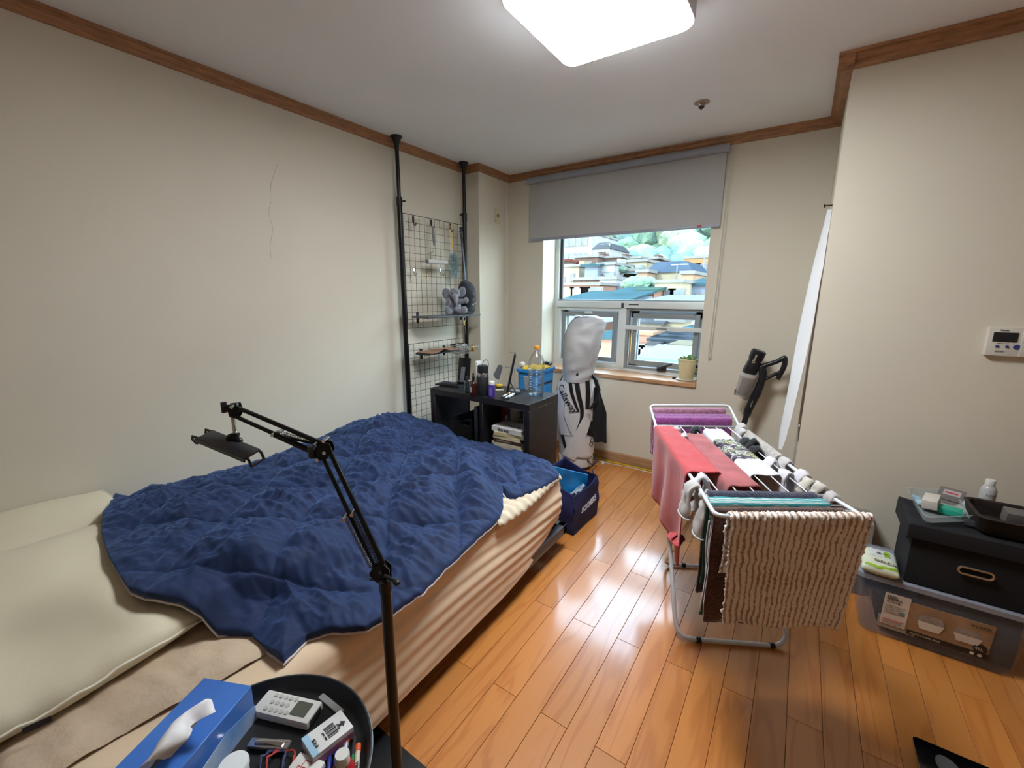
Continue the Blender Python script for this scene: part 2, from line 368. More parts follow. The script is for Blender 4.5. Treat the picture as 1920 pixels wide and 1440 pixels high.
for x0_, x1_, g_ in ((WX0+.038, XM-.021, .067), (XM+.02, WX1-.02, .082)):
    zt, zb = ZM-.03, z0+.022
    for a, b in (((x0_, FY+.085, zb), (x0_+g_, FY+.1, zt)), ((x1_-g_, FY+.085, zb), (x1_, FY+.1, zt)), ((x0_, FY+.085, zt-.08), (x1_, FY+.1, zt)), ((x0_, FY+.085, zb), (x1_, FY+.1, zb+.066))): wbox('outer_stop', a, b, alug)
sash(-1.788, -1.274, 0, 'sash_left'); sash(-1.14, -.631, math.radians(-3), 'sash_right')
wbox('seal_strip', (XM+.042, FY+.05, z0+.06), (XM+.052, FY+.066, ZM-.2), ochre, bev=0); wbox('seal_strip', (XM+.05, FY+.06, z0+.049), (WX1-.05, FY+.068, z0+.062), ochre, bev=0)
wbox('cross_bar', (XM+.012, FY-.016, 1.062), (WX1-.02, FY-.002, 1.095), alu)
wbox('bar_latch', (XM+.27, FY-.022, 1.072), (XM+.35, FY-.014, 1.084), alug); wbox('bar_latch', (WX0+.3, FY-.008, ZM-.085), (WX0+.37, FY+.002, ZM-.062), alu)
wbox('hinge', (XM-.02, FY-.03, ZM-.028), (XM+.0, FY-.02, ZM+.01), gask); wbox('maker_mark', (XM+.04, FY-.0235, ZM-.006), (XM+.12, FY-.0225, ZM+.002), gask, bev=0)
bm = B(); box(bm, (-.875, FY-.008, .765), (.07, .03, .035), bev=.004); o = obj('window_handle', bm, gask, win, world=True)
bm = B(); tube(bm, [V(-.9, FY-.03, .765), V(-.86, FY-.035, .785), V(-.79, FY-.04, .815)], [.012, .011, .008], 8); obj('handle_lever', bm, gask, o, world=True)
# ================================================================ fixtures
# ceiling lamp
CX, CY = -.655, 1.483; lampw = M('lamp_housing', 'c9ccd6', .5)
t = thing('ceiling_lamp', 'square flush ceiling lamp with rounded corners, switched on', 'lamp', (CX, CY, ZC))
def rr_rings(levels, n=5): return [[Vector((x, y, z)) for x, y in rrect(w_, w_, r_, n)] for w_, r_, z in levels]
bm = B(); ring_loft(bm, rr_rings([(.49, .05, 0), (.495, .055, -.01), (.495, .055, -.08), (.487, .05, -.088)])); obj('housing', bm, lampw, t)
lm = bpy.data.materials.new('lamp_glow'); lm.use_nodes = True; b = lm.node_tree.nodes['Principled BSDF']; b.inputs['Base Color'].default_value = (.9, .95, 1, 1); b.inputs['Emission Color'].default_value = (.93, .96, 1, 1); b.inputs['Emission Strength'].default_value = LAMP_STRENGTH
bm = B(); ring_loft(bm, rr_rings([(.484, .048, -.0885), (.484, .048, -.093), (.474, .045, -.098), (.44, .04, -.1)])); obj('diffuser', bm, lm, t)
for y_ in (.14, -.14): bm = B(); box(bm, (.252, y_, -.045), (.008, .03, .02), bev=.002); obj('clip', bm, lampw, t)
# sprinkler
p = at(1316, 192, z=ZC); steel = M('steel', 'b9bcc0', .25, 1, var=False); dsteel = M('dark_steel', '4a4c52', .35, 1, var=False)
t = thing('fire_sprinkler', 'small metal sprinkler head set in the ceiling', 'sprinkler', tuple(p))
bm = B(); lathe(bm, [(.001, 0), (.04, 0), (.038, -.003), (.024, -.006), (.001, -.006)], 20); obj('cover_ring', bm, M('sprinkler_ring', 'b39a86', .5), t)
bm = B(); [cyl(bm, V(.016*math.cos(a), .016*math.sin(a), -.005), V(.01*math.cos(a), .01*math.sin(a), -.022), .003, seg=6) for a in (0, 2.1, 4.2)]; obj('arm', bm, steel, t)
bm = B(); lathe(bm, [(.001, -.02), (.015, -.02), (.015, -.024), (.006, -.032), (.001, -.034)], 14); obj('deflector', bm, dsteel, t)
# socket on the pillar
sm = M('socket_beige', 'cfc6a2', .5)
t = thing('wall_socket', 'beige single wall plate with round outlet on the pillar', 'socket', (-2.2, 3.035, 1.93))
bm = B(); box(bm, (.004, 0, .045), (.008, .07, .12), bev=.003); obj('plate', bm, sm, t)
bm = B(); lathe(bm, [(.001, 0), (.017, 0), (.016, .003), (.001, .003)], 20, T(.008, 0, .045) @ Matrix.Rotation(PI/2, 4, 'Y')); obj('outlet', bm, M('outlet_brown', '8d7c5c', .5), t)
p = at(957, 489, x=-2.2); bm = B(); cyl(bm, p, p+V(.018, 0, 0), .003, seg=8); ell(bm, p+V(.02, 0, 0), (.004, .007, .007)); solo('wall_screw', bm, dsteel, 'tiny dark screw in the pillar beside the window', 'screw')
bm = B(); p = V(-2.198, 3.17, 0); tube(bm, [V(-2.19, 3.15, 2.22), V(-2.192, 3.15, 1.6), V(-2.193, 3.15, .8)], .0035, 6); solo('thin_cord', bm, M('cord_white', 'dcdacf', .6), 'thin white cord running down the pillar corner', 'cord')
# thermostat
t = thing('wall_thermostat', 'white wall thermostat with dark display and blue buttons', 'thermostat', (.672, YF, 1.105))
bw = M('thermostat_white', 'd4cfc2', .45); blu = M('button_blue', '3c3f80', .4); ink = M('print_dark', '2b2b2e', .6); grey = M('print_grey', '8b8880', .6)
bm = B(); box(bm, (0, -.012, .055), (.118, .024, .112), bev=.004); obj('case', bm, bw, t)
bm = B(); box(bm, (.045, -.026, .055), (.026, .005, .108), bev=.002); obj('side_panel', bm, bw, t)
bm = B(); box(bm, (-.012, -.025, .073), (.066, .003, .036), bev=.001); obj('display', bm, M('lcd_dark', '242626', .2), t)
for x_, z_, r_ in ((-.028, .036, .0055), (-.002, .036, .0055), (.024, .036, .010)):
    bm = B(); lathe(bm, [(.0005, 0), (r_, 0), (r_*.9, .003), (.0005, .003)], 16, T(x_, -.024, z_) @ Matrix.Rotation(PI/2, 4, 'X')); obj('button', bm, blu, t)
for poly in (((.037, .088), (.051, .088), (.044, .098)), ((.037, .083), (.051, .083), (.044, .073))):
    bm = B(); prism(bm, poly, (0, -.0285, 0), (1, 0, 0), (0, 0, 1), .0006); obj('arrow_mark', bm, ink, t)
for z_ in (.064, .057): bm = B(); box(bm, (.044, -.0288, z_), (.014, .0008, .004)); obj('print_bar', bm, ink, t)
bm = B(); box(bm, (-.02, -.0245, .017), (.024, .001, .006)); obj('print_bar', bm, grey, t)
text('lettering', 'Navien', .0085, (-.03+.672, YF-.0244, 1.105+.096), (1, 0, 0), (0, 0, 1), ink, t)
text('lettering', 'room control', .0055, (-.03+.672, YF-.0244, 1.105+.047), (1, 0, 0), (0, 0, 1), ink, t)
# grey ledge box along the wall
bm = B(); box(bm, (.215, 2.375, .175), (.31, .165, .35), bev=.004); lgm = M('ledge_grey', '8f8880', .6)
t = thing('low_wall_cabinet', 'low grey boxed ledge on the floor along the wall behind the clothes rack', 'cabinet', (.215, 2.375, 0)); obj('case', bm, lgm, t, world=True)
bm = B(); tube(bm, [V(.29, 2.345, .35), V(.292, 2.345, .375), V(.31, 2.345, .378), V(.315, 2.345, .35)], .003, 8); obj('handle', bm, dsteel, t, world=True)
# roller blind
bl = M('blind_fabric', 'b2b1ae', .9, bump=(500, .3, .0005), var=(2, .02)); blc = M('blind_case', '9ba0aa', .4)
t = thing('roller_blind', 'grey roller blind half lowered over the window', 'blind', (-1.245, YB, 1.775))
bm = B(); cyl(bm, V(-1.99, YB-.035, 2.24), V(-.5, YB-.035, 2.24), .024, seg=20); box(bm, (-1.245, YB-.014, 2.245), (1.48, .028, .045), bev=.004); obj('roller_case', bm, blc, t, world=True)
bm = B(); surf(bm, lambda u, v: V(lerp(-1.975, -.515, u), YB-.022-.003*math.sin(v*3)+.0015*math.sin(u*11+v*2), lerp(2.24, 1.79, v)), 30, 12, .0012); obj('fabric', bm, bl, t, world=True)
bm = B(); box(bm, (-1.245, YB-.023, 1.782), (1.46, .012, .022), bev=.004); bar = obj('bottom_bar', bm, blc, t, world=True)
bm = B(); box(bm, (-.64, YB-.031, 1.784), (.03, .003, .012)); obj('red_tag', bm, M('tag_red', 'c03038', .5), bar, world=True)
chm = M('chain_white', 'd8d6cc', .5); bm = B()
zc = 2.23
for xx in (-.492, -.478):
    n = 150
    for i in range(n):
        z_ = lerp(2.23, .93, i/(n-1)); box(bm, (xx-(2.23-z_)*.014, YB-.03, z_), (.0042, .0042, .0052), rot=rz(.8))
for i in range(8): a = PI+PI*i/7; box(bm, (-.503+.007*math.cos(a), YB-.03, .925+.01*math.sin(a)), (.0042, .0042, .0042))
o = obj('pull_chain', bm, chm, t, world=True); o['kind'] = 'stuff'
# nail + peeling wallpaper in the alcove
p = at(1558, 385, y=2.56); bm = B(); cyl(bm, V(XC, 2.56, p.z), V(XC-.03, 2.56, p.z), .003, seg=8); ell(bm, V(XC-.03, 2.56, p.z), (.004, .009, .009)); solo('wall_nail', bm, M('nail_dark', '3a2c28', .4, .6), 'dark nail at the top of the hanging white strip', 'nail')
Lp = [(1556, 392), (1537, 450), (1515, 540), (1496, 630), (1477, 735), (1463, 810), (1464, 843)]
Rp = [(1560, 392), (1549, 472), (1538, 530), (1522, 622), (1496, 735), (1476, 815), (1466, 843)]
def along(pts, t):
    t *= len(pts)-1; i = min(int(t), len(pts)-2); f = t-i
    a = pts[max(i-1, 0)]; b_ = pts[i]; c = pts[i+1]; d = pts[min(i+2, len(pts)-1)]
    return tuple(.5*((2*b_[k])+(-a[k]+c[k])*f+(2*a[k]-5*b_[k]+4*c[k]-d[k])*f*f+(-a[k]+3*b_[k]-3*c[k]+d[k])*f**3) for k in range(len(b_)))
def peel(u, v):
    a = along(Lp, v); b_ = along(Rp, v); A = at(a[0], a[1], y=2.62); Bq = at(b_[0], b_[1], y=2.50)
    q = A.lerp(Bq, u); q.x -= .012*math.sin(PI*u); q.y += 0; return q
bm = B(); surf(bm, peel, 8, 40, .0012); solo('peeled_wallpaper', bm, M('paper_white', 'e4e4e4', .7, var=(3, .02)), 'long white strip of wallpaper peeling and bowing away in the alcove', 'wallpaper')
bm = B(); prism(bm, [(2.47, .62), (2.9, .6), (2.95, .8), (2.8, 1.2), (2.6, 1.5), (2.5, 1.62), (2.47, 1.5)], (XC-.001, 0, 0), (0, 1, 0), (0, 0, 1), -.0015); struct('wall_patch', bm, M('kraft_brown', '8a6a50', .8, var=(9, .3, '4c3428')))
# ================================================================ the bed
black = M('black_plastic', '161618', .45, var=(5, .1)); blackm = M('black_metal', '141416', .35, .3, var=(5, .1)); chrome = M('chrome', 'd0d0d2', .15, 1, var=False)
BX0, BX1, BY0, BY1, BZ0, BZ1 = -2.31, -.93, -.03, 1.85, .15, .425
t = thing('bed', 'low double bed with dark metal frame and cream fitted sheet', 'bed', ((BX0+BX1)/2, (BY0+BY1)/2, 0))
fm = M('bed_frame_dark', '3a3634', .4, .3, var=(6, .1))
for a, b in (((-.945, BY0, .10), (-.905, BY1+.02, .15)), ((BX0, BY0, .10), (BX0+.04, BY1+.02, .15)), ((BX0, BY1-.02, .10), (-.905, BY1+.02, .15)), ((BX0, BY0-.05, .1), (-.905, BY0, .15))):
    bm = B(); a, b = Vector(a), Vector(b); box(bm, (a+b)/2, b-a, bev=.003); obj('rail', bm, fm, t, world=True)
for i in range(9):
    y = lerp(BY0+.1, BY1-.1, i/8); bm = B(); box(bm, (-1.62, y, .135), (1.3, .06, .014)); obj('slat', bm, fm, t, world=True)
for x in (-1.03, -2.28):
    for y in (.0, .88, 1.75): bm = B(); box(bm, (x, y, .0505), (.03, .03, .101)); obj('leg', bm, fm, t, world=True)
bm = B(); box(bm, (-1.61, BY0-.075, .27), (1.42, .03, .5), bev=.006); obj('headboard', bm, fm, t, world=True)
bm = B(); ring_loft(bm, [[Vector((x, y, z)) for x, y in rrect(BX1-BX0-.05-i, BY1-BY0-.04-i, .07)] for z, i in ((BZ0+.003, .05), (BZ0+.03, 0), (BZ1-.05, 0), (BZ1-.02, .04))])
core = obj('mattress', bm, M('mattress_white', 'd9cfc0', .9), t, world=False); core.location = (0, 0, 0)
sheet = M('sheet_cream', 'e6cdac', .85, bump=(300, .25, .0006), var=(3, .04), sheen=.2)
def sheet_fn(u, v):
    # profile: v runs from the wall edge over the top and down the open side, u along the bed
    y = lerp(BY0, BY1, u); s = v
    R_ = .05
    if s < .62:
        x = lerp(BX0, BX1-R_, s/.62); z = BZ1; n_ = V(0, 0, 1)
        d = .004*nz((x, y, 0), 6)+.003*nz((x, y*.4, 1), 14)
    elif s < .7:
        a = (s-.62)/.08*PI/2; x = BX1-R_+R_*math.sin(a); z = BZ1-R_+R_*math.cos(a); n_ = V(math.sin(a), 0, math.cos(a)); d = .003*nz((x, y*.8, z), 7)
    else:
        q = (s-.7)/.3; x = BX1; zb_ = .092+max(0, y-1.25)**1.5*.22; z = lerp(BZ1-R_, zb_, q); n_ = V(1, 0, 0)
        # long stretch folds that run along the bed and slope a little
        ph = z*135+y*3.5+7.0*nz((y*.8, z*3, 3), 1)
        amp = .0012+.0042*max(0, nz((y*.9, z*4, 5), 1)+.3)
        d = amp*math.sin(ph)*min(1, q*5+.2, (1-q)*4+.25)+.006*nz((y*1.2, z*9, 0), 1)
        x += .016*math.sin(PI*q)+.034*q*q*(1-max(0, min(1, (y-1.45)/.3)))
    p = V(x, y, z)+n_*d
    e = min(1, (BY1-y)/.04); 
    if e < 1:
        k = math.sqrt(max(0, 1-(1-e)**2)); p.x = lerp(BX1-.05, p.x, max(.0, k)) if s > .62 else p.x; p.z -= (1-k)*.03
    return p
bm = B(); surf(bm, sheet_fn, 220, 120); obj('fitted_sheet', bm, sheet, t, smooth=2, world=True)
def foot_fn(u, v):
    x = lerp(BX0, BX1-.01, u); z = lerp(BZ1-.01, BZ0+.05, v); return V(x, BY1+.012*math.sin(PI*v)+.006*math.sin(z*90+nz((x, z, 2), 3)*4)-.012, z)
bm = B(); surf(bm, foot_fn, 60, 30); obj('sheet_end', bm, sheet, t, smooth=2, world=True)
bm = B(); surf(bm, lambda u, v: V(lerp(BX0, BX1-.01, u), BY0+.001, lerp(BZ1, BZ0+.02, v)), 4, 4); obj('sheet_end', bm, sheet, t, smooth=2, world=True)
# quilted pad on top
padm = M('pad_beige', 'cdb79c', .9, bump=(90, .5, .003), var=(4, .06), sheen=.2)
def pad_fn(u, v):
    y = lerp(BY0+.01, 1.83, u); xe = -1.075+.04*min(1, max(0, (y-.14)/.25)) if y < 1.0 else lerp(-1.035, -.935, min(1, (y-1.0)/.3))
    x = lerp(BX0+.01, xe, v); edge = min(1, (xe-x)/.03, (y-BY0-.01)/.02 if y > BY0+.011 else 0)
    q = abs(math.sin(x*22+1.5*nz((x, y, 0), 3)))*abs(math.sin(y*22+1.5*nz((x, y, 4), 3)))
    return V(x+.006*nz((x, y, 1), 5), y, BZ1+.004+.012*max(0, edge)**.5+.006*q**.6+.005*nz((x, y, 2), 18)+.003*nz((x, y, 2), 40))
bm = B(); surf(bm, pad_fn, 200, 150); solo('mattress_pad', bm, padm, 'beige quilted mattress pad spread over the bed sheet', 'pad', smooth=2)
# elastic ruffle that shows beside the notch of the duvet near the foot
ruf = M('ruffle_cream', 'e0d3b8', .9, var=(8, .05), sheen=.2)
def ruf_fn(u, v):
    y = lerp(1.27, 1.835, u); x = lerp(-1.05, -.915+.012*math.sin(u*5), v); z = BZ1+.016-.03*max(0, (v-.75)/.25)**2+.006*math.sin(u*75+2*nz((u*6, v*2, 0), 1))*(.4+.6*v)
    return V(x, y, z)
bm = B(); surf(bm, ruf_fn, 160, 16, .003); solo('bed_skirt_ruffle', bm, ruf, 'gathered cream ruffle of the bed cover near the foot end', 'bedding', smooth=2)
# ---------------------------------------------------------------- duvet
def pts(lst): return [at(a, b, z=c) for a, b, c in lst]
near = pts([(205, 935, .5), (193, 965, .565), (190, 1000, .585), (205, 1050, .592), (240, 1105, .587), (275, 1118, .58), (330, 1128, .555), (375, 1152, .52), (405, 1186, .465), (430, 1188, .455), (470, 1190, .45), (495, 1213, .448), (530, 1241, .445)])
near[0] = at(215, 930, x=-2.31); near[1].x = max(near[1].x, -2.3)
right = pts([(530, 1241, .445), (575, 1195, .445), (610, 1186, .445), (640, 1182, .445), (685, 1177, .44), (720, 1160, .435), (790, 1110, .435), (850, 1050, .435), (905, 1000, .44), (938, 970, .445), (944, 955, .45), (943, 935, .455), (943, 918, .47), (952, 930, .455), (968, 934, .45), (1000, 922, .445), (1025, 908, .44), (1049, 893, .435)])
far = [at(a, b, z=c) for a, b, c in ((800, 788, .50), (840, 812, .475), (880, 828, .465), (930, 838, .46), (985, 852, .455), (1030, 868, .45), (1049, 893, .435))]
for p in far: p.y = min(p.y, 1.965)
wall = [at(a, b, x=-2.31) for a, b in ((215, 930), (250, 936), (300, 940), (335, 933), (380, 920), (430, 900), (490, 870), (560, 838), (600, 822), (650, 798), (700, 784), (750, 783), (780, 786))]
far.insert(0, V(-2.31, 1.955, .50)); wall[-1] = far[0].copy()
for p in wall: p.z = max(p.z, .455)
def pl_(pts, t):
    # polyline by arc length
    L = [0]
    for a, b in zip(pts, pts[1:]): L.append(L[-1]+(b-a).length)
    s = t*L[-1]
    for i in range(len(pts)-1):
        if s <= L[i+1] or i == len(pts)-2:
            return pts[i].lerp(pts[i+1], min(1, max(0, (s-L[i])/max(1e-9, L[i+1]-L[i]))))
def coons(u, v):
    # u: wall -> open side, v: pillow end -> foot end
    a = pl_(near, u); b = pl_(far, u); c = pl_(wall, v); d = pl_(right, v)
    return a*(1-v)+b*v+c*(1-u)+d*u-(near[0]*(1-u)*(1-v)+near[-1]*u*(1-v)+far[0]*(1-u)*v+far[-1]*u*v)
def bump_(x, y, cx, cy, r, h): return h*math.exp(-((x-cx)**2+(y-cy)**2)/r**2)
def wr(x, y):
    # wrinkles: ridged folds pulled mostly across the bed, broken up
    wx = x+.05*nz((x, y, 0), 3); wy = y+.05*nz((x, y, 9), 3)
    a = 1-abs(nz((wx*2.2, wy*7.5, 0), 1))*2; b = 1-abs(nz((wx*6+wy*3, wy*13-wx*4, 3), 1))*2; c = 1-abs(nz((wx*15-wy*9, wy*20+wx*9, 6), 1))*2; d = nz((x*60, y*60, 4), 1)
    e_ = 1-abs(nz((wx*28+wy*22, wy*34-wx*18, 8), 1))*2; f_ = 1-abs(nz((wx*8+wy*10, wy*30-wx*6, 11), 1))*2; return .016*a+.015*b+.011*c+.006*e_+.006*f_+.0015*d
def duvet_z(p, u, v):
    e = min(u*5, (1-u)*7, v*8, (1-v)*8, 1); e = max(0, e)**.6
    # two families of quilting seams
    s1 = (p.x*.75+p.y*.66+.04*nz((p.x, p.y, 1), 2))/.27; s2 = (p.x*-.72+p.y*.69+.04*nz((p.x, p.y, 5), 2))/.30
    g1 = abs(math.sin(PI*s1)); g2 = abs(math.sin(PI*s2)); puff = min(g1, 1)**.35*min(g2, 1)**.35
    h = .035*puff*e + wr(p.x, p.y)*(.35+.65*e)*(.4+.6*min(g1, g2)**.3)
    h += bump_(p.x, p.y, -1.95, 1.62, .28, .03)*e + bump_(p.x, p.y, -2.0, .45, .25, .04)*e + bump_(p.x, p.y, -1.25, .48, .16, .03)*e
    # rolled ridge towards the notch
    dx = abs((p.x+1.45)*.62-(p.y-1.62)*-.78); h += .035*math.exp(-(dx/.05)**2)*e*(1 if p.x > -1.75 else math.exp(-((p.x+1.75)/.12)**2))
    return h
NU, NV = 270, 330
bm = B(); grid = []
for i in range(NU+1):
    r = []
    for j in range(NV+1):
        u, v = i/NU, j/NV; p = coons(u, v); p.z += duvet_z(p, u, v)-.004; p.x = max(p.x, XL+.012)
        p.z = max(p.z, .452 if p.x < -.95 else .452-(p.x+.95)*.3) 
        r.append(bm.verts.new(p))
    grid.append(r)
for i in range(NU):
    for j in range(NV): bm.faces.new((grid[i][j], grid[i+1][j], grid[i+1][j+1], grid[i][j+1]))
border = [grid[i][0] for i in range(NU)]+[grid[NU][j] for j in range(NV)]+[grid[i][NV] for i in range(NU, 0, -1)]+[grid[0][j] for j in range(NV, 0, -1)]
cen = V(-1.6, 1.1, 0); low = []
for v_ in border:
    q = v_.co.copy(); dr = (cen-q); dr.z = 0; q += dr.normalized()*.006; q.z = v_.co.z-.022
    low.append(bm.verts.new(q))
n = len(border)
for i in range(n): bm.faces.new((border[i], low[i], low[(i+1) % n], border[(i+1) % n]))
cpos = [v_.co.copy() for v_ in low]
navy = M('navy_cotton', '12264e', .78, bump=(260, .5, .001), var=(14, .12), sheen=.5)
navy.node_tree.nodes['Principled BSDF'].inputs['Sheen Tint'].default_value = srgb('7aa0e0')+(1,)
t = thing('duvet', 'crumpled navy blue quilted duvet with thin white piping on the bed', 'duvet', (-1.6, 1.1, .45))
obj('cover', bm, navy, t, smooth=2, world=True)
bm = B(); tube(bm, cpos[NU//3:NU+NV-2:1], .0042, 6); obj('piping', bm, M('piping_white', 'd8ccc8', .7), t, world=True)
# ---------------------------------------------------------------- pillows
pil = M('pillow_cream', 'ded6bb', .85, bump=(240, .3, .0007), var=(2, .03), sheen=.2); pilp = M('pillow_piping', 'e4deca', .8)
def pillow(name, label, cx, cy, w_, d_, h_, rot, zc, tilt=None, base=.45, wr_=1.0, group=None):
    t = thing(name, label, 'pillow', (cx, cy, base)); Rm = Matrix.Translation((cx, cy, zc)) @ rot.to_4x4()
    def pt(x, y, s):
        ex = 1-abs(x)**3.2; ey = 1-abs(y)**3.2; k = max(0, ex*ey)**.5
        pin = 1-.07*(abs(x)*abs(y))
        X = x*w_/2*(1-.05*(1-abs(y)**2)*0+0)*pin; Y = y*d_/2*pin
        cr = .006*nz((X*3+s, Y*3, 1), 2)+.004*max(0, 1-k*1.6)*math.sin((X if abs(y) > abs(x) else Y)*60+4*nz((X, Y, s), 9))
        return Rm @ V(X, Y, s*(h_/2*k)+cr*wr_*(1 if s > 0 else 0))
    for s, nm in ((1, 'top'), (-1, 'bottom')): pass
    bm = B(); N = 60; P_ = {}
    for s in (1, -1):
        for i in range(N+1):
            for j in range(N+1):
                if s == -1 and (i in (0, N) or j in (0, N)): P_[(s, i, j)] = P_[(1, i, j)]; continue
                P_[(s, i, j)] = bm.verts.new(pt(i/N*2-1, j/N*2-1, s))
    for s in (1, -1):
        for i in range(N):
            for j in range(N): bm.faces.new((P_[(s, i, j)], P_[(s, i+1, j)], P_[(s, i+1, j+1)], P_[(s, i, j+1)]))
    obj('pillow_case', bm, pil, t, smooth=2, world=True)
    loop = [pt(a, b, 1) for a, b in [(i/30*2-1, -1) for i in range(30)]+[(1, i/30*2-1) for i in range(30)]+[(1-i/30*2, 1) for i in range(30)]+[(-1, 1-i/30*2) for i in range(30)]]
    bm = B(); tube(bm, loop, .0035, 6, closed=True); obj('piping', bm, pilp, t, world=True)
    return t, Rm
t, Rm = pillow('pillow', 'large cream pillow in front, dark brand tag on its side seam', -1.585, .075, .78, .66, .15, Euler((0, math.radians(3), math.radians(2))).to_matrix(), .505)
q0 = at(40, 1364, z=.492); q1 = at(95, 1339, z=.492); bm = B(); dd = (q1-q0).normalized(); up = V(0, 0, 1)
prism(bm, [(0, 0), ((q1-q0).length, 0), ((q1-q0).length, -.014), (0, -.014)], q0+V(.004, 0, 0), dd, up, .0015); obj('side_tag', bm, M('tag_dark', '25242c', .6), t, world=True)
t, Rm = pillow('pillow', 'second cream pillow propped behind, leaning up against the left wall', -2.16, .1, .34, .66, .10, Euler((0, math.radians(12), math.radians(0))).to_matrix(), .50)
# ================================================================ floor stand with arm
t = thing('phone_arm_stand', 'black floor stand with jointed scissor arm and phone clamp', 'phone stand', (-.712, .546, 0))
bm = B(); box(bm, (-.80, .535, .009), (.35, .26, .014), bev=.004); obj('base', bm, black, t, world=True)
top = at(724, 1092, y=.546); PX, PY = -.712, .546
bm = B(); cyl(bm, V(PX, PY, .015), V(PX, PY, .69), .0125, seg=20); obj('pole', bm, blackm, t, world=True)
bm = B(); cyl(bm, V(PX, PY, .674), V(PX, PY, .70), .0145, seg=20); bm2 = B(); obj('collar', bm, black, t, world=True)
kp = at(737, 1088, y=.546); kd = (kp-V(PX, PY, kp.z)).normalized()
bm2.free(); bm = B(); cyl(bm, V(PX, PY, kp.z), kp+kd*.008, .004); ell(bm, kp+kd*.012, (.009, .009, .006)); obj('knob', bm, black, t, world=True)
D0 = 1.005*FPX; D1 = 1.06*FPX; D2 = 1.10*FPX
def bolt(p, par, r=.0045, l=.014):
    bm = B(); cyl(bm, p-_fv*l, p+_fv*l, r, seg=10); obj('bolt', bm, chrome, par, world=True)
_fv = Vector(_f); _fv.z = 0; _fv.normalize()
def bar(name, a, b, par, w_=.011, th=.007):
    d_ = b-a; L = d_.length; d_.normalize(); s = d_.cross(_fv).normalized()
    bm = B(); Rr = Matrix((d_, s, d_.cross(s))).transposed(); box(bm, (a+b)/2, (L, w_, th), rot=Rr, bev=.0015, seg=1); return obj(name, bm, blackm, par, world=True)
def P0(x, y): return at(x, y, d=.985)
def P1(x, y): return at(x, y, d=1.03)
def P2(x, y): return at(x, y, d=1.07)
k = FPX
def Q(x, y, m): return at(x, y, d=m)
# at(d=...) takes the distance along the view axis in metres
def at_d(px, py, m): r = ray(px, py)/FPX; return Vector(np.array([0, 0, CAMH])+r*m)
J0 = at_d(722, 1070, .97); J1 = at_d(604, 848, 1.03); J2 = at_d(432, 768, 1.12)
# lower plate, mid plate, end plate
def plate(lst, m, par, name='joint_plate', th=.003):
    c = [at_d(x, y, m) for x, y in lst]
    for off in (-.009, .009):
        bm = B(); vs_ = [bm.verts.new(p+_fv*off) for p in c]; vb = [bm.verts.new(p+_fv*(off+th)) for p in c]; kk = len(c)
        bm.faces.new(vs_); bm.faces.new(vb[::-1])
        for i in range(kk): bm.faces.new((vs_[i], vb[i], vb[(i+1) % kk], vs_[(i+1) % kk]))
        obj(name, bm, blackm, par, world=True)
plate([(694, 1072), (700, 1062), (722, 1055), (732, 1064), (732, 1088), (716, 1092), (700, 1082)], .972, t)
plate([(594, 838), (604, 826), (620, 830), (625, 844), (616, 858), (600, 862), (590, 852)], 1.035, t)
plate([(427, 758), (446, 756), (452, 772), (446, 783), (434, 780)], 1.12, t)
bar('lower_rod', at_d(616, 840, 1.033), at_d(724, 1070, .972), t, .012); bar('lower_rod', at_d(606, 858, 1.033), at_d(706, 1072, .972), t, .010)
bar('upper_rod', at_d(440, 762, 1.12), at_d(605, 832, 1.035), t, .011); bar('upper_rod', at_d(444, 782, 1.12), at_d(592, 848, 1.035), t, .010)
bar('spring_rod', at_d(512, 815, 1.085), at_d(598, 833, 1.04), t, .006); bar('spring_rod', at_d(514, 816, 1.075), at_d(594, 852, 1.03), t, .010)
def coil(a, b, r, turns, par):
    d_ = (b-a).normalized(); s = d_.cross(_fv).normalized(); q = d_.cross(s); N = turns*8
    bm = B(); tube(bm, [a.lerp(b, i/N)+(s*math.cos(i*PI/4)+q*math.sin(i*PI/4))*r for i in range(N+1)], .0009, 5); obj('spring', bm, dsteel, par, world=True)
coil(at_d(648, 970, .995), at_d(696, 1064, .97), .0045, 34, t); coil(at_d(664, 964, 1.0), at_d(712, 1064, .975), .0035, 34, t); coil(at_d(530, 812, 1.08), at_d(590, 830, 1.04), .004, 22, t)
for p, m in (((648, 970), .992), ((663, 961), .998), ((612, 846), 1.03), ((594, 831), 1.035), ((611, 824), 1.035), ((599, 859), 1.03), ((515, 813), 1.08), ((526, 808), 1.09), ((716, 1068), .97), ((700, 1079), .97), ((440, 761), 1.115)):
    bolt(at_d(*p, m), t)
bm = B(); a = at_d(583, 848, 1.02); box(bm, a, (.012, .012, .03), bev=.003); obj('tension_knob', bm, black, t, world=True)
a = at_d(420, 764, 1.12); bm = B(); cyl(bm, at_d(433, 763, 1.12), a, .004); box(bm, a, (.008, .014, .03), bev=.003); obj('tension_knob', bm, black, t, world=True)
a, b_ = at_d(436, 782, 1.12), at_d(441, 812, 1.12); bm = B(); cyl(bm, a, b_, .005, seg=12); ell(bm, b_, (.007, .007, .007)); obj('ball_stem', bm, chrome, t, world=True)
b_ = at_d(441, 824, 1.12); bm = B(); cyl(bm, at_d(441, 812, 1.12), b_, .011, .008); ell(bm, at_d(432, 822, 1.12), (.012, .01, .012)); ell(bm, at_d(448, 826, 1.12), (.011, .009, .009)); obj('ball_head', bm, black, t, world=True)
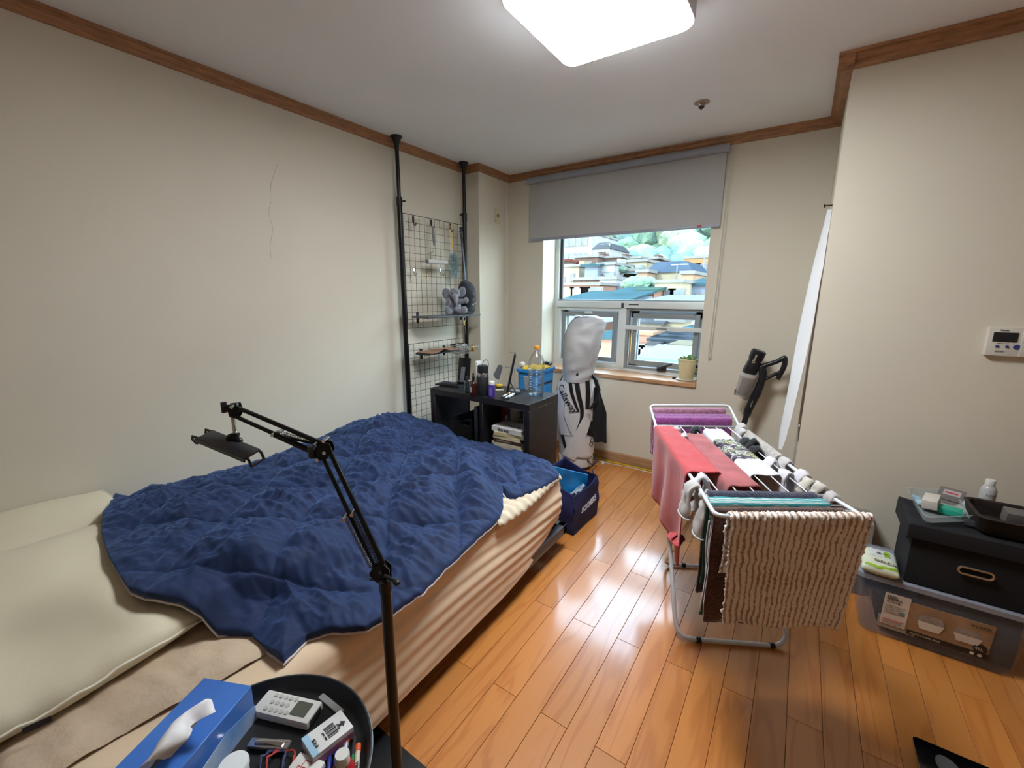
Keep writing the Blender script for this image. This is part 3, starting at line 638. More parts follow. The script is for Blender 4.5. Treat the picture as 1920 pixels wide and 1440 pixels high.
# phone clamp: a shallow tray with two lipped jaws
L_, R__ = at_d(384, 815, 1.13), at_d(474, 852, 1.08); ax = (R__-L_).normalized(); nn = (Vector(_f)*-.25+V(0, 0, .97)).normalized(); nn = (nn-ax*nn.dot(ax)).normalized(); sd = ax.cross(nn)
Rr = Matrix((ax, sd, nn)).transposed(); cc = (L_+R__)/2
bm = B(); box(bm, cc, ((R__-L_).length, .045, .006), rot=Rr, bev=.0015); cl = obj('clamp_tray', bm, M('clamp_grey', '2c2d30', .4), t, world=True)
for e, s in ((L_, -1), (R__, 1)):
    bm = B(); 
    for y_ in (-.018, .018): tube(bm, [e+sd*y_, e+sd*y_+ax*s*(.022 if s < 0 else .006)-nn*.002, e+sd*y_+ax*s*(.026 if s < 0 else .010)-nn*.012, e+sd*y_+ax*s*.012-nn*.022], .0035, 6)
    tube(bm, [e+sd*-.018+ax*s*.012-nn*.022, e+sd*.018+ax*s*.012-nn*.022], .0035, 6); obj('jaw', bm, black, cl, world=True)
bm = B(); box(bm, cc+sd*.024-nn*.003, ((R__-L_).length, .004, .012), rot=Rr); obj('lip', bm, black, cl, world=True)
# ================================================================ round tray table
TX, TY, TZ, TR = -.7315, .2405, .475, .2115
trm = M('tray_black', '151517', .5, bump=(300, .15, .0004), var=(6, .1))
t = thing('tray_table', 'round black metal tray table holding tissues and remotes', 'side table', (TX, TY, 0))
bm = B(); lathe(bm, [(.001, TZ-.034), (TR-.02, TZ-.034), (TR-.008, TZ-.026), (TR, TZ-.002), (TR+.001, TZ), (TR-.003, TZ+.001), (TR-.006, TZ-.003), (TR-.012, TZ-.022), (TR-.022, TZ-.029), (.001, TZ-.029)], 72); obj('tray', bm, trm, t)
bm = B(); [tube(bm, [V(math.cos(a)*TR, math.sin(a)*TR, TZ+.001) for a in np.linspace(0, 2*PI, 73)[:-1]], .0018, 6, closed=True)]; obj('tray_edge', bm, M('edge_grey', '6a6c70', .35, .5, var=False), t)
for i in range(4):
    a = PI/4+i*PI/2; bm = B(); x, y = .155*math.cos(a), .155*math.sin(a)
    tube(bm, [V(x*.9, y*.9, TZ-.034), V(x*.95, y*.95, .2), V(x, y, .006)], .006, 8); obj('leg', bm, blackm, t)
bm = B(); tube(bm, [V(.14*math.cos(a), .14*math.sin(a), .3) for a in np.linspace(0, 2*PI, 41)[:-1]], .004, 6, closed=True); obj('brace_ring', bm, blackm, t)
TF = TZ-.029   # tray floor
# tissue box
bz = TF+.085
A = at(383, 1270, z=bz); Bq = at(472, 1285, z=bz); ex = (Bq-A); W = ex.length; ex.normalize(); ex.z = 0; ey = V(ex.y, -ex.x, 0)   # towards the camera
dir_ = at(220, 1440, z=bz)-A; dir_.normalize(); 
if ey.dot(dir_) < 0: ey = -ey
LB = .235; tb = thing('tissue_box', 'blue cardboard tissue box with a tissue pulled out', 'tissue box', tuple((A+Bq)/2+ey*LB/2-V(0, 0, .085)))
bb = M('tissue_box_blue', '3a6fc4', .4, var=(4, .05, '4a7fd0'), coat=.2); bbw = M('tissue_box_pale', 'c3d3e6', .4, var=(9, .3, '6f9ad4'))
Rr = Matrix((ex, -ey, V(0, 0, 1))).transposed(); c = (A+Bq)/2+ey*LB/2-V(0, 0, .0425)
bm = B(); box(bm, c, (W, LB, .085), rot=Rr, bev=.0015, seg=1); obj('carton', bm, bb, tb, world=True)
bm = B(); prism(bm, [(0, .0), (LB, 0), (LB, .045), (LB*.7, .03), (LB*.3, .05), (0, .035)], Bq+ex*.0003-V(0, 0, .085), ey, V(0, 0, 1), -.0008); obj('side_print', bm, bbw, tb, world=True)
mid = (A+Bq)/2
slot = [mid+ey*(.035+.165*i/20)+ex*s*.017*math.sin(PI*i/20) for s, rg in ((1, range(21)), (-1, range(19, 0, -1))) for i in rg]
bm = B(); vs_ = [bm.verts.new(p+V(0, 0, .0006)) for p in slot]; bm.faces.new(vs_); obj('slot', bm, M('slot_dark', '6c6a66', .9), tb, world=True)
def tis(u, v):
    fan = .085+.03*math.sin(u*3); h_ = .062*math.sin(min(1, u*1.15)*PI*.66); fold = .012*math.sin(v*8+u*2)*(.3+u)+.006*nz((u*5, v*6, 2), 1)
    p = mid+ey*(.135+(v-.5)*fan*(1.15-.35*u))+ex*(.004+.058*u**1.3+fold*.8)+V(0, 0, .001+h_*(1-.5*(v-.5)**2*4*.5)+fold*.5)
    return p
bm = B(); surf(bm, tis, 26, 30, .001); obj('tissue', bm, M('tissue_white', 'e6e6e8', .9, var=(20, .03)), tb, world=True)
text('lettering', 'Kleenex', .03, mid+ey*.205-ex*.045+V(0, 0, 0), ex, -ey*-1 if False else V(-ey.x, -ey.y, 0), M('print_silver', 'a9bde0', .3), tb, lift=.0008)
# things on the tray
white = M('plastic_white', 'd6d6d0', .35, var=(5, .02)); ink = M('print_dark', '2b2b2e', .6)
def quadbox(name, label, cat, pts4, z, th, mat, bev=.002, group=None):
    """a slab whose top corners show at pts4 when its top is at height z"""
    q = [at(x, y, z=z) for x, y in pts4]; c = sum(q, Vector())/4; e1 = ((q[1]-q[0])+(q[2]-q[3]))/2; e2 = ((q[3]-q[0])+(q[2]-q[1]))/2
    w_ = e1.length; d_ = e2.length; e1.normalize(); e2 = (e2-e1*e2.dot(e1)).normalized(); n_ = e1.cross(e2); 
    if n_.z < 0: n_ = -n_
    t = thing(name, label, cat, (c.x, c.y, z-th), group=group); Rr = Matrix((e1, n_.cross(e1), n_)).transposed()
    bm = B(); box(bm, c-V(0, 0, th/2), (w_, d_, th), rot=Rr, bev=bev); return t, bm, c, e1, e2, w_, d_
t, bm, c, e1, e2, w_, d_ = quadbox('remote_control', 'white air conditioner remote with grey screen', 'remote', ((497, 1290), (603, 1316), (577, 1356), (479, 1334)), TF+.021, .019, white, .004)
obj('shell', bm, white, t, world=True)
bm = B(); prism(bm, rrect(.036, d_*.62, .002, 2), c+e1*w_*.26+V(0, 0, .0001), e1, e2, -.0008 if e1.cross(e2).z < 0 else .0008); obj('screen', bm, M('lcd_green', '585c52', .25), t, world=True)
bmat = M('remote_button', 'b9bab6', .4)
for r_ in range(3):
    for k_ in range(5 if r_ != 1 else 4):
        p = c+e1*(-.040+.0125*k_+(.003 if r_ == 1 else 0))+e2*(-.016+.0155*r_)
        bm = B(); lathe(bm, [(.0003, .002), (.0044, .0018), (.0048, 0)], 12, Matrix.Translation(p)); obj('button', bm, bmat, t, world=True)
bm = B(); box(bm, c+e1*(w_/2)-V(0, 0, .0095), (.002, d_*.7, .011), rot=Matrix((e1, e2, e1.cross(e2))).transposed()); obj('emitter', bm, ink, t, world=True)
# nail clippers
t, bm, c, e1, e2, w_, d_ = quadbox('nail_clipper', 'shiny chrome nail clipper lying on the tray', 'nail clipper', ((470, 1381), (543, 1388), (541, 1403), (464, 1400)), TF+.013, .008, chrome, .003)
obj('jaws', bm, chrome, t, world=True)
bm = B(); tube(bm, [c-e1*.028+V(0, 0, .002), c+V(0, 0, .004), c+e1*.03+V(0, 0, .0015)], [.005, .0045, .006], 8, flat=.35); obj('lever', bm, chrome, t, world=True)
# card box with bar code
wb = M('card_white', 'd8dad8', .5); wbp = M('card_blue', '9cc4dc', .5)
t, bm, c, e1, e2, w_, d_ = quadbox('carton_small', 'small white carton with a bar code and black arrow', 'box', ((562, 1385), (641, 1330), (661, 1362), (590, 1421)), TF+.03, .027, wb, .0015)
obj('carton', bm, wb, t, world=True); up = V(0, 0, 1)
if e1.cross(e2).z < 0: e2 = -e2
Rr = Matrix((e1, e2, e1.cross(e2))).transposed()
bm = B(); box(bm, c-e1*(w_/2-.006)-V(0, 0, .0003), (.012, d_*.98, .001), rot=Rr); obj('blue_end', bm, wbp, t, world=True)
bm = B(); box(bm, c-e2*(d_/2)-V(0, 0, .016), (w_*.96, .0008, .012), rot=Rr); obj('purple_band', bm, M('card_mauve', 'b87a9c', .5), t, world=True)
bm = B(); x_ = -.014
while x_ < .012:
    ww = rnd.choice((.0006, .001, .0016)); box(bm, c+e1*.006+e2*(x_*1.0)+V(0, 0, .0004), (.02, ww, .0004), rot=Rr); x_ += ww+rnd.choice((.0007, .0011))
o = obj('bar_code', bm, ink, t, world=True); o['kind'] = 'stuff'
bm = B(); prism(bm, [(.0, -.003), (.006, -.003), (.006, -.008), (.014, 0), (.006, .008), (.006, .003), (0, .003)], c+e1*(w_/2-.02)-e2*.004+V(0, 0, .0002), e1, e2, .0005); obj('arrow_mark', bm, ink, t, world=True)
text('lettering', '8801 0307', .005, c-e1*.0065-e2*.014+V(0, 0, .0002), e2, -e1, ink, t); text('lettering', '여는곳', .0055, c+e1*(.021)-e2*.012+V(0, 0, .0002), e2, -e1, ink, t)
text('lettering', '부위별', .008, c-e1*(w_/2-.017)-e2*.015+V(0, 0, .0002), e2, -e1, ink, t)
# translucent strap
a, b_ = at(604, 1306, z=TF+.004), at(638, 1334, z=TF+.004); bm = B(); dd = (b_-a).normalized(); box(bm, (a+b_)/2, ((b_-a).length+.01, .013, .003), rot=Matrix((dd, V(-dd.y, dd.x, 0), V(0, 0, 1))).transposed(), bev=.001); solo('clear_strip', bm, frosted('strap_clear', 'b0b0b0', .5), 'translucent plastic strip between the remote and the white carton', 'strip')
# pens
def pen(name, label, p_head, p_tail, r, cap, body, cat='pen', z=None, caplen=.22, group=None, clip=None):
    z = TF+r+.001 if z is None else z
    a = at(*p_head, z=z); b_ = at(*p_tail, z=z); t = thing(name, label, cat, (a.x, a.y, z-r), group=group)
    m_ = a.lerp(b_, caplen); bm = B(); tube(bm, [m_, b_], r, 14); obj('barrel', bm, body, t, world=True)
    bm = B(); tube(bm, [a, a.lerp(m_, .08), m_], [r*.8, r*1.08, r*1.12], 14); obj('cap', bm, cap, t, world=True)
    return t, m_, b_
org = M('pen_orange', 'e0622c', .4); blu_ = M('pen_blue', '2a3c98', .35); silv = M('pen_silver', 'b9bcc8', .3, .4, var=False); crm = M('pen_cream', 'cfc8b4', .4)
pen('highlighter', 'felt pen with orange cap and silver barrel on the tray', (653, 1377), (640, 1440), .0048, org, silv, caplen=.28)
tt_, ma, mb = pen('highlighter', 'cream felt pen with orange cap at the right tray edge', (672, 1395), (667, 1462), .005, org, crm, caplen=.24)
dd = (ma-mb).normalized(); text('lettering', 'ZEBRA', .0075, mb+dd*.006+V(0, 0, .005)-dd.cross(V(0, 0, 1))*-.003, dd, V(-dd.y, dd.x, 0), ink, tt_)
pen('ballpoint_pen', 'dark blue pen left of the red bottle on the tray', (619, 1404), (614, 1462), .0038, blu_, blu_, caplen=.5)
pen('ballpoint_pen', 'dark blue pen nearer the red bottle on the tray', (631, 1402), (627, 1462), .0038, blu_, blu_, caplen=.5)
pen('ballpoint_pen', 'clear grey pen with green end between the orange capped pens', (665, 1382), (660, 1440), .0035, M('pen_smoke', '3c3c40', .2), M('pen_green', '2c7a44', .3), caplen=.6)
# red bottle with white cap
def stand_bottle(name, label, cat, base, parts_, group=None, local=True, lean=None):
    t = thing(name, label, cat, tuple(base), group=group)
    for nm, prof, m_ in parts_:
        bm = B(); lathe(bm, prof, 24, lean); obj(nm, bm, m_, t)
    return t
p = at(641, 1413, z=TF+.085); p.z = TF
stand_bottle('spray_bottle', 'red bottle with white round cap standing on the tray', 'bottle', p, [('body', [(.001, .0), (.018, 0), (.0195, .004), (.0195, .05), (.015, .062), (.011, .066), (.001, .066)], M('bottle_red', 'a8242c', .4)), ('cap', [(.001, .066), (.0125, .066), (.0128, .083), (.0115, .085), (.001, .085)], white)])
# white cup
p = at(437, 1432, z=TF+.036); p.z = TF
stand_bottle('round_container', 'white round plastic tub beside the tissue box', 'tub', p, [('body', [(.001, 0), (.022, 0), (.0235, .004), (.024, .026), (.001, .026)], M('tub_white', 'dfe3e2', .4)), ('lid', [(.001, .026), (.0255, .026), (.0255, .033), (.024, .036), (.001, .0365)], M('tub_white', '', .4))])
# white and red card
t, bm, c, e1, e2, w_, d_ = quadbox('swab_case', 'white rounded case printed in red on the tray', 'case', ((562, 1408), (608, 1426), (590, 1462), (540, 1440)), TF+.018, .016, white, .004); obj('shell', bm, white, t, world=True)
if e1.cross(e2).z < 0: e2 = -e2
redp = M('print_red', 'c04048', .5)
text('lettering', 'CLEAN', .009, c-e1*.014+e2*-.012+V(0, 0, .0003), e1, e2, redp, t)
bm = B(); tube(bm, [c+e1*x_+e2*y_+V(0, 0, .0005) for x_, y_ in rrect(.014, .012, .002, 2)], .0006, 5, closed=True); obj('square_mark', bm, redp, t, world=True)
# cable coils
for nm, lb, cx, cy, m_, r_ in (('cable_coil', 'red thin cable coiled on the tray', 527, 1432, M('cable_red', 'b03a34', .5), .03), ('cable_coil', 'dark blue cable looped beside the red one', 512, 1430, M('cable_navy', '3a4264', .4), .026)):
    c0 = at(cx, cy, z=TF+.008); bm = B(); N = 90
    tube(bm, [c0+V(math.cos(i/N*PI*5)*(r_+.004*math.sin(i*.9)), math.sin(i/N*PI*5)*(r_*.75+.003*math.cos(i*.7)), .004+.004*math.sin(i*.35)) for i in range(N)], .0013, 6)
    solo(nm, bm, m_, lb, 'cable')
# ================================================================ poles and wire grids
def tension_pole(x, y, label, side):
    t = thing('tension_pole', label, 'pole', (x, y, 0), group=None)
    bm = B(); cyl(bm, V(0, 0, .02), V(0, 0, 1.93), .0165, seg=18); obj('outer_tube', bm, blackm, t)
    bm = B(); cyl(bm, V(0, 0, 1.93), V(0, 0, ZC-.05), .0125, seg=18); obj('inner_tube', bm, blackm, t)
    bm = B(); lathe(bm, [(.001, ZC), (.036, ZC), (.037, ZC-.006), (.026, ZC-.018), (.016, ZC-.05), (.0125, ZC-.09), (.001, ZC-.09)], 28); obj('ceiling_pad', bm, black, t)
    bm = B(); lathe(bm, [(.001, 0), (.036, 0), (.037, .006), (.026, .018), (.0165, .05), (.001, .05)], 28); obj('floor_pad', bm, black, t)
    bm = B(); cyl(bm, V(0, 0, 1.90), V(0, 0, 1.955), .0195, seg=18); obj('collar', bm, black, t)
    bm = B(); cyl(bm, V(0, 0, 1.935), V(.0, side*.04, 1.935), .0045); box(bm, (0, side*.042, 1.935), (.024, .008, .01), bev=.002); obj('lock_knob', bm, black, t)
tension_pole(-2.272, 2.045, 'black tension pole left of the wire grid, floor to ceiling', 1)
tension_pole(-2.272, 2.70, 'black tension pole right of the wire grid, beside the pillar', -1)
GX = -2.268
def grid_panel(label, y0, y1, z0, z1, dy=.05, dz=.05):
    t = thing('wire_grid_panel', label, 'wire grid', (GX, (y0+y1)/2, z0))
    bm = B(); loop = [V(GX, y0, z0), V(GX, y1, z0), V(GX, y1, z1), V(GX, y0, z1)]
    for a, b_ in zip(loop, loop[1:]+loop[:1]): cyl(bm, a, b_, .0022, seg=6)
    obj('border_wire', bm, blackm, t, world=True); bm = B(); y = y0+dy*.9
    while y < y1-.01: cyl(bm, V(GX+.002, y, z0), V(GX+.002, y, z1), .0014, seg=5); y += dy
    z = z1-dz
    while z > z0+.01: cyl(bm, V(GX-.001, y0, z), V(GX-.001, y1, z), .0014, seg=5); z -= dz
    o = obj('mesh_wires', bm, blackm, t, world=True); o['kind'] = 'stuff'; return t
grid_panel('upper black wire grid panel between the tension poles', 2.065, 2.68, 1.10, 1.86)
grid_panel('lower black wire grid panel between the poles, behind the desk', 2.065, 2.68, .35, .99)
# hooks on the upper grid
def hook(label, y, z, m_, grp, s=1.0):
    t = thing('wire_hook', label, 'hook', (GX, y, z-.05*s), group=grp)
    bm = B(); box(bm, (GX+.008, y, z-.012*s), (.006, .016*s, .04*s), bev=.002); obj('clip', bm, m_, t, world=True)
    bm = B(); tube(bm, [V(GX+.011, y, z-.02*s), V(GX+.013, y, z-.045*s), V(GX+.022, y, z-.055*s), V(GX+.032, y, z-.047*s), V(GX+.034, y, z-.034*s)], .0035*s, 8); obj('prong', bm, m_, t, world=True); return t
for px_, lb in ((773, 'black hook at the left end of the grid top edge'), (807, 'black hook above the grey lint roller handle'), (843, 'black hook above the yellow duster')):
    p = at(px_, 408+(px_-773)*.19, x=GX); hook(lb, p.y, p.z, black, 'hooks on the wire grid')
for px_, lb in ((774, 'small chrome hook at mid height on the left of the grid'), (824, 'small chrome hook at mid height right of the roller')):
    p = at(px_, 506, x=GX); hook(lb, p.y, p.z+.01, chrome, 'hooks on the wire grid', .9)
# hanging shoehorn beside the right pole
p0, p1 = at(864, 432, x=-2.235), at(873, 525, x=-2.235)
t = thing('shoe_horn', 'long dark navy shoehorn hanging on the right tension pole', 'shoehorn', tuple(p1)); dk = M('navy_plastic', '1b2233', .35)
bm = B(); box(bm, p0+V(.004, .0, .0), (.012, .03, .05), bev=.004); obj('hanger', bm, dk, t, world=True)
bm = B(); NN = 20
ring_loft(bm, [[p0.lerp(p1, i/NN)+V(0, 0, .0)+V(.005*math.sin(a), lerp(.011, .024, (i/NN)**2)*math.cos(a), 0) for a in np.linspace(0, 2*PI, 13)[:-1]] for i in range(NN+1)]); obj('blade', bm, dk, t, world=True)
# lint roller
p = at(811, 425, x=-2.225); q = at(814, 460, x=-2.225); tl = at(801, 490, x=-2.21); tr = at(837, 492, x=-2.21)
t = thing('lint_roller', 'grey handled cleaning roller with white sleeve on the grid', 'roller', (tl.x, tl.y, tl.z-.02))
bm = B(); tube(bm, [p, p.lerp(q, .5), q], [.007, .0085, .006], 10); obj('handle', bm, M('handle_grey', '77787c', .5), t, world=True)
bm = B(); tube(bm, [q, at(813, 471, x=-2.22), at(799, 478, x=-2.215), at(799, 488, x=-2.21), tl], .0022, 6); obj('wire', bm, chrome, t, world=True)
bm = B(); cyl(bm, tl, tr, .0165, seg=18); obj('sleeve', bm, M('sleeve_white', 'c9c7c2', .8), t, world=True)
bm = B(); cyl(bm, tl.lerp(tr, -.03), tl.lerp(tr, .02), .013, seg=18); obj('end_cap', bm, M('handle_grey', '', .5), t, world=True)
# duster
p = at(845, 430, x=-2.225); q = at(848, 468, x=-2.225); e = at(852, 520, x=-2.205)
t = thing('feather_duster', 'fluffy pale blue duster with yellow handle on the grid', 'duster', (e.x, e.y, e.z))
bm = B(); tube(bm, [p, p.lerp(q, .3), p.lerp(q, .7), q], [.003, .009, .008, .004], 8, flat=.5); obj('handle', bm, M('duster_yellow', 'dba520', .45), t, world=True)
bm = B(); tube(bm, [at(845, 425, x=-2.22)+V(0, .006*math.cos(a), .008*math.sin(a)) for a in np.linspace(0, 2*PI, 13)[:-1]], .0018, 6, closed=True); obj('loop', bm, M('duster_yellow', '', .45), t, world=True)
bm = B(); r2 = random.Random(3); s0 = at(849, 474, x=-2.215)
for i in range(900):
    f = r2.random(); c0 = s0.lerp(e, f); a = r2.uniform(0, 2*PI); el = r2.uniform(-.6, .4); L = .042*(.55+.45*math.sin(PI*min(1, f*1.05+.1)))*r2.uniform(.7, 1.1)
    d_ = V(math.cos(a)*math.cos(el), math.sin(a)*math.cos(el), math.sin(el)); c1 = c0+d_*L; s_ = d_.cross(V(0, 0, 1)).normalized()*.0035
    v_ = [bm.verts.new(x_) for x_ in (c0-s_*.4, c0+s_*.4, c1+s_, c1-s_-V(0, 0, .003))]; bm.faces.new(v_)
o = obj('fluff', bm, M('duster_mint', 'a9cfd2', .9, var=(30, .3, 'd6e2e2'), sheen=.4), t, smooth=False, world=True); o['kind'] = 'stuff'
# small gold keyring clips on grid
for px_, py_, lb in ((801, 515, 'tiny gold clip hanging on the grid under the roller'), (832, 512, 'tiny gold clip on the grid beside the duster')):
    p = at(px_, py_, x=GX+.008); bm = B(); tube(bm, [p+V(0, .008*math.cos(a), .012*math.sin(a)) for a in np.linspace(0, 2*PI, 11)[:-1]], .0018, 6, closed=True); box(bm, p-V(0, 0, .018), (.004, .008, .014), bev=.001); solo('gold_clip', bm, M('brass', 'b8924a', .3, .9, var=False), lb, 'clip')
# shelves on the grid
def shelf(label, y0, y1, z, x1, m_):
    t = thing('grid_shelf', label, 'shelf', ((GX+x1)/2, (y0+y1)/2, z-.012))
    bm = B(); box(bm, ((GX+.006+x1)/2, (y0+y1)/2, z-.006), (x1-GX-.006, y1-y0, .012), bev=.002); obj('board', bm, m_, t, world=True)
    for y in (y0+.05, y1-.05):
        bm = B(); box(bm, (GX+.012, y, z-.012), (.016, .014, .075), bev=.002); obj('bracket', bm, black, t, world=True)
    return t
shm = M('shelf_grey', '4c5054', .4)
shelf('dark grey shelf hooked on the upper wire grid', 2.10, 2.67, 1.185, -2.10, shm)
shelf('narrow dark shelf on the lower wire grid', 2.12, 2.46, .925, -2.14, shm)
# ---------------------------------------------------------------- plush elephant (one continuous skin)
def plush(name, label, cat, loc, rotz, balls, mat, vox=.0035, extra=()):
    t = thing(name, label, cat, loc, rotz)
    bm = B()
    for c_, s_, *r_ in balls: ell(bm, c_, s_, Euler(r_[0]).to_matrix() if r_ else None, 16)
    me = bpy.data.meshes.new('tmp'); bm.to_mesh(me); bm.free(); o = bpy.data.objects.new('tmp', me); C.collection.objects.link(o)
    md = o.modifiers.new('r', 'REMESH'); md.mode = 'VOXEL'; md.voxel_size = vox; sm_ = o.modifiers.new('s', 'SMOOTH'); sm_.iterations = 6
    dg = bpy.context.evaluated_depsgraph_get(); me2 = bpy.data.meshes.new_from_object(o.evaluated_get(dg)); bpy.data.objects.remove(o)
    bm = B(); bm.from_mesh(me2); bpy.data.meshes.remove(me2); obj('body', bm, mat, t, smooth=2); return t
pg = M('plush_grey', '7f818c', .95, bump=(420, .9, .002), var=(40, .15), sheen=.6)
el = plush('elephant_plush', 'grey plush elephant sitting on the upper shelf', 'plush toy', (-2.165, 2.44, 1.187), math.radians(40), [
    ((0, 0, .062), (.050, .045, .062)), ((0, -.012, .152), (.042, .042, .044)), ((.006, -.055, .13), (.022, .03, .022), (.5, 0, 0)), ((.01, -.075, .112), (.016, .02, .018)),
    ((-.056, .0, .150), (.034, .012, .046), (0, -.2, 0)), ((.056, .008, .165), (.030, .012, .042), (0, .3, 0)), ((.012, -.084, .092), (.013, .014, .018)),
    ((-.046, -.028, .085), (.018, .024, .042), (.5, .2, 0)), ((-.052, -.055, .045), (.019, .022, .02)),
    ((.05, -.03, .098), (.042, .018, .018), (0, .1, .1)), ((.086, -.04, .105), (.02, .02, .024)),
    ((-.04, -.06, .026), (.024, .05, .024), (0, 0, .2)), ((-.046, -.105, .030), (.024, .018, .028)), ((.04, -.055, .028), (.04, .03, .024), (0, 0, -.6)), ((.072, -.08, .036), (.024, .02, .030))], pg)
for x_ in (-.016, .022): bm = B(); ell(bm, (x_, -.052, .158), (.004, .003, .004)); obj('eye', bm, ink, el)
# ---------------------------------------------------------------- cap
cp = M('cap_black', '22262c', .85, bump=(300, .4, .0008), var=(8, .1), sheen=.2)
t = thing('baseball_cap', 'black baseball cap with white script hanging on the right pole', 'cap', (-2.135, 2.66, 1.2), math.radians(0)); cA = at(874, 556, x=-2.16)
bm = B()
def capf(u, v):
    a = u*2*PI; r = math.sin(min(1, v*1.0)*PI/2); ca_, sa_ = math.cos(a), math.sin(a); y = .088*math.copysign(abs(ca_)**.75, ca_)*r-.02*sa_*r; z = .118*math.copysign(abs(sa_)**.8, sa_)*r
    return cA+V(.075*math.cos(v*PI/2)*(1-.12*math.cos(a)), y+.012*math.sin(a)*.6, z)+V(0, 0, 0)
surf(bm, capf, 48, 14, .002); obj('crown', bm, cp, t, smooth=2, world=True)
def brim(u, v):
    a = lerp(PI*1.12, PI*1.88, u); r0 = 1.0; r1 = 1.28; r = lerp(r0, r1, v*math.sin(PI*u)**.5)
    return cA+V(.012+.035*v*math.sin(PI*u)-.0, .084*math.cos(a)*r, .108*math.sin(a)*r*.94)
bm = B(); surf(bm, brim, 24, 6, .003); obj('brim', bm, cp, t, smooth=2, world=True)
def onCap(x_, y_):
    yy = -.035+x_; zz = -.072+.25*x_+y_; rr = min(.999, math.sqrt((yy/.086)**2+(zz/.108)**2)); return cA+V(.079*math.cos(math.asin(rr))+.004, yy, zz)
bm = text_bm('Imagine', .024, fn=onCap, shear=.4); obj('script', bm, M('stitch_white', 'd0d4d8', .6), t, smooth=False, world=True)
# keyring, glass bulb and brass bell at the right pole
p = at(871, 598, x=-2.10); t = thing('key_ring', 'clear round charm and gold key hanging below the shelf', 'key ring', (p.x, p.y, p.z-.06))
bm = B(); tube(bm, [p+V(0, .016*math.cos(a), .016*math.sin(a)) for a in np.linspace(0, 2*PI, 17)[:-1]], .0028, 6, closed=True); obj('charm', bm, frosted('charm_clear', 'd8d8d8', .5, .1), t, world=True)
bm = B(); box(bm, p+V(0, -.008, -.032), (.006, .016, .034), bev=.002); obj('key', bm, MATS['brass'], t, world=True)
bm = B(); tube(bm, [p+V(.0, .006, -.01), p+V(0, .007, -.06), p+V(0, .008, -.115)], .0016, 5); obj('cord', bm, M('handle_grey', '', .5), t, world=True)
# wire basket with tangled cable and brass bottle
bk0, bk1, bkz = 2.43, 2.66, .935
t = thing('wire_basket', 'small chrome wire basket on the lower grid holding cable', 'basket', (-2.19, (bk0+bk1)/2, bkz-.045)); bm = B()
for z_, g in ((bkz, 0), (bkz-.045, .012)):
    lp = [V(-2.25+g, bk0+g, z_), V(-2.11-g, bk0+g, z_), V(-2.11-g, bk1-g, z_), V(-2.25+g, bk1-g, z_)]
    for a, b_ in zip(lp, lp[1:]+lp[:1]): cyl(bm, a, b_, .0022, seg=6)
for i in range(9):
    y = lerp(bk0+.012, bk1-.012, i/8); tube(bm, [V(-2.25, y, bkz), V(-2.238, y, bkz-.045), V(-2.122, y, bkz-.045), V(-2.11, y, bkz)], .0016, 5)
o = obj('wires', bm, chrome, t, world=True); o['kind'] = 'stuff'
bm = B(); r2 = random.Random(5); pth = []; 
for i in range(120): pth.append(V(-2.18+.045*math.sin(i*.61+1)*r2.uniform(.7, 1), 2.51+.06*math.cos(i*.37)*r2.uniform(.7, 1), bkz-.03+.05*abs(math.sin(i*.23))))
tube(bm, pth, .0022, 6); solo('tangled_cable', bm, M('cable_white', 'cfcfca', .5), 'tangled white cable heaped in the wire basket', 'cable')
bm = B(); tube(bm, [V(-2.2+.03*math.sin(i*.9), 2.46+.02*math.cos(i*.7)+.002*i, bkz-.02+.045*abs(math.sin(i*.4))) for i in range(40)], .003, 6); solo('tangled_cable', bm, black, 'black cable tangled at the left of the wire basket', 'cable')
bm = B(); lathe(bm, [(.001, 0), (.014, 0), (.016, .01), (.013, .03), (.007, .042), (.006, .055), (.001, .056)], 14, T(-2.15, 2.63, bkz-.043)); solo('brass_bottle', bm, MATS['brass'], 'small brass bell standing in the wire basket', 'bell')
# envelope
t_ = at(783, 660, z=.93)
def env(u, v): x = lerp(-2.245, -2.10, v); y = lerp(2.115, 2.42, u); return V(x+.01*u, y, .930+.012*abs(u-.45)*(-1)+.018*math.exp(-((u-.42)/.12)**2)*(v)+.004+.006*u)
bm = B(); surf(bm, env, 24, 8, .004); solo('paper_envelope', bm, M('kraft_paper', '9c765a', .8, var=(6, .1)), 'brown paper envelope lying on the narrow lower shelf', 'envelope')
# ================================================================ desk / shelf unit
DX0, DX1, DY0, DY1, DZ = -2.0, -1.222, 1.992, 2.335, .722
dkw = M('black_brown_wood', '1f1c1e', .38, var=(6, .15), stretch=(1, 1, 5), bump=(120, .08, .0004))
t = thing('shelf_unit', 'black brown open shelf unit used as a desk at the bed foot', 'shelf unit', ((DX0+DX1)/2, (DY0+DY1)/2, 0))
def wb_(name, a, b, m, par, bev=.0015):
    bm = B(); a, b = Vector(a), Vector(b); box(bm, (a+b)/2, b-a, bev=bev, seg=1); return obj(name, bm, m, par, world=True)
TH = .038
wb_('top_board', (DX0, DY0, DZ-TH), (DX1, DY1, DZ), dkw, t); wb_('bottom_board', (DX0+TH, DY0, .0), (DX1-TH, DY1, TH), dkw, t)
wb_('side_panel', (DX0, DY0, 0), (DX0+TH, DY1, DZ-TH), dkw, t); wb_('side_panel', (DX1-TH, DY0, 0), (DX1, DY1, DZ-TH), dkw, t)
XD = -1.575; wb_('divider', (XD-.012, DY0+.002, TH), (XD+.012, DY1, DZ-TH), dkw, t); wb_('shelf_board', (DX0+TH, DY0+.002, .34), (XD-.012, DY1, .36), dkw, t); wb_('shelf_board', (XD+.012, DY0+.002, .34), (DX1-TH, DY1, .36), dkw, t)
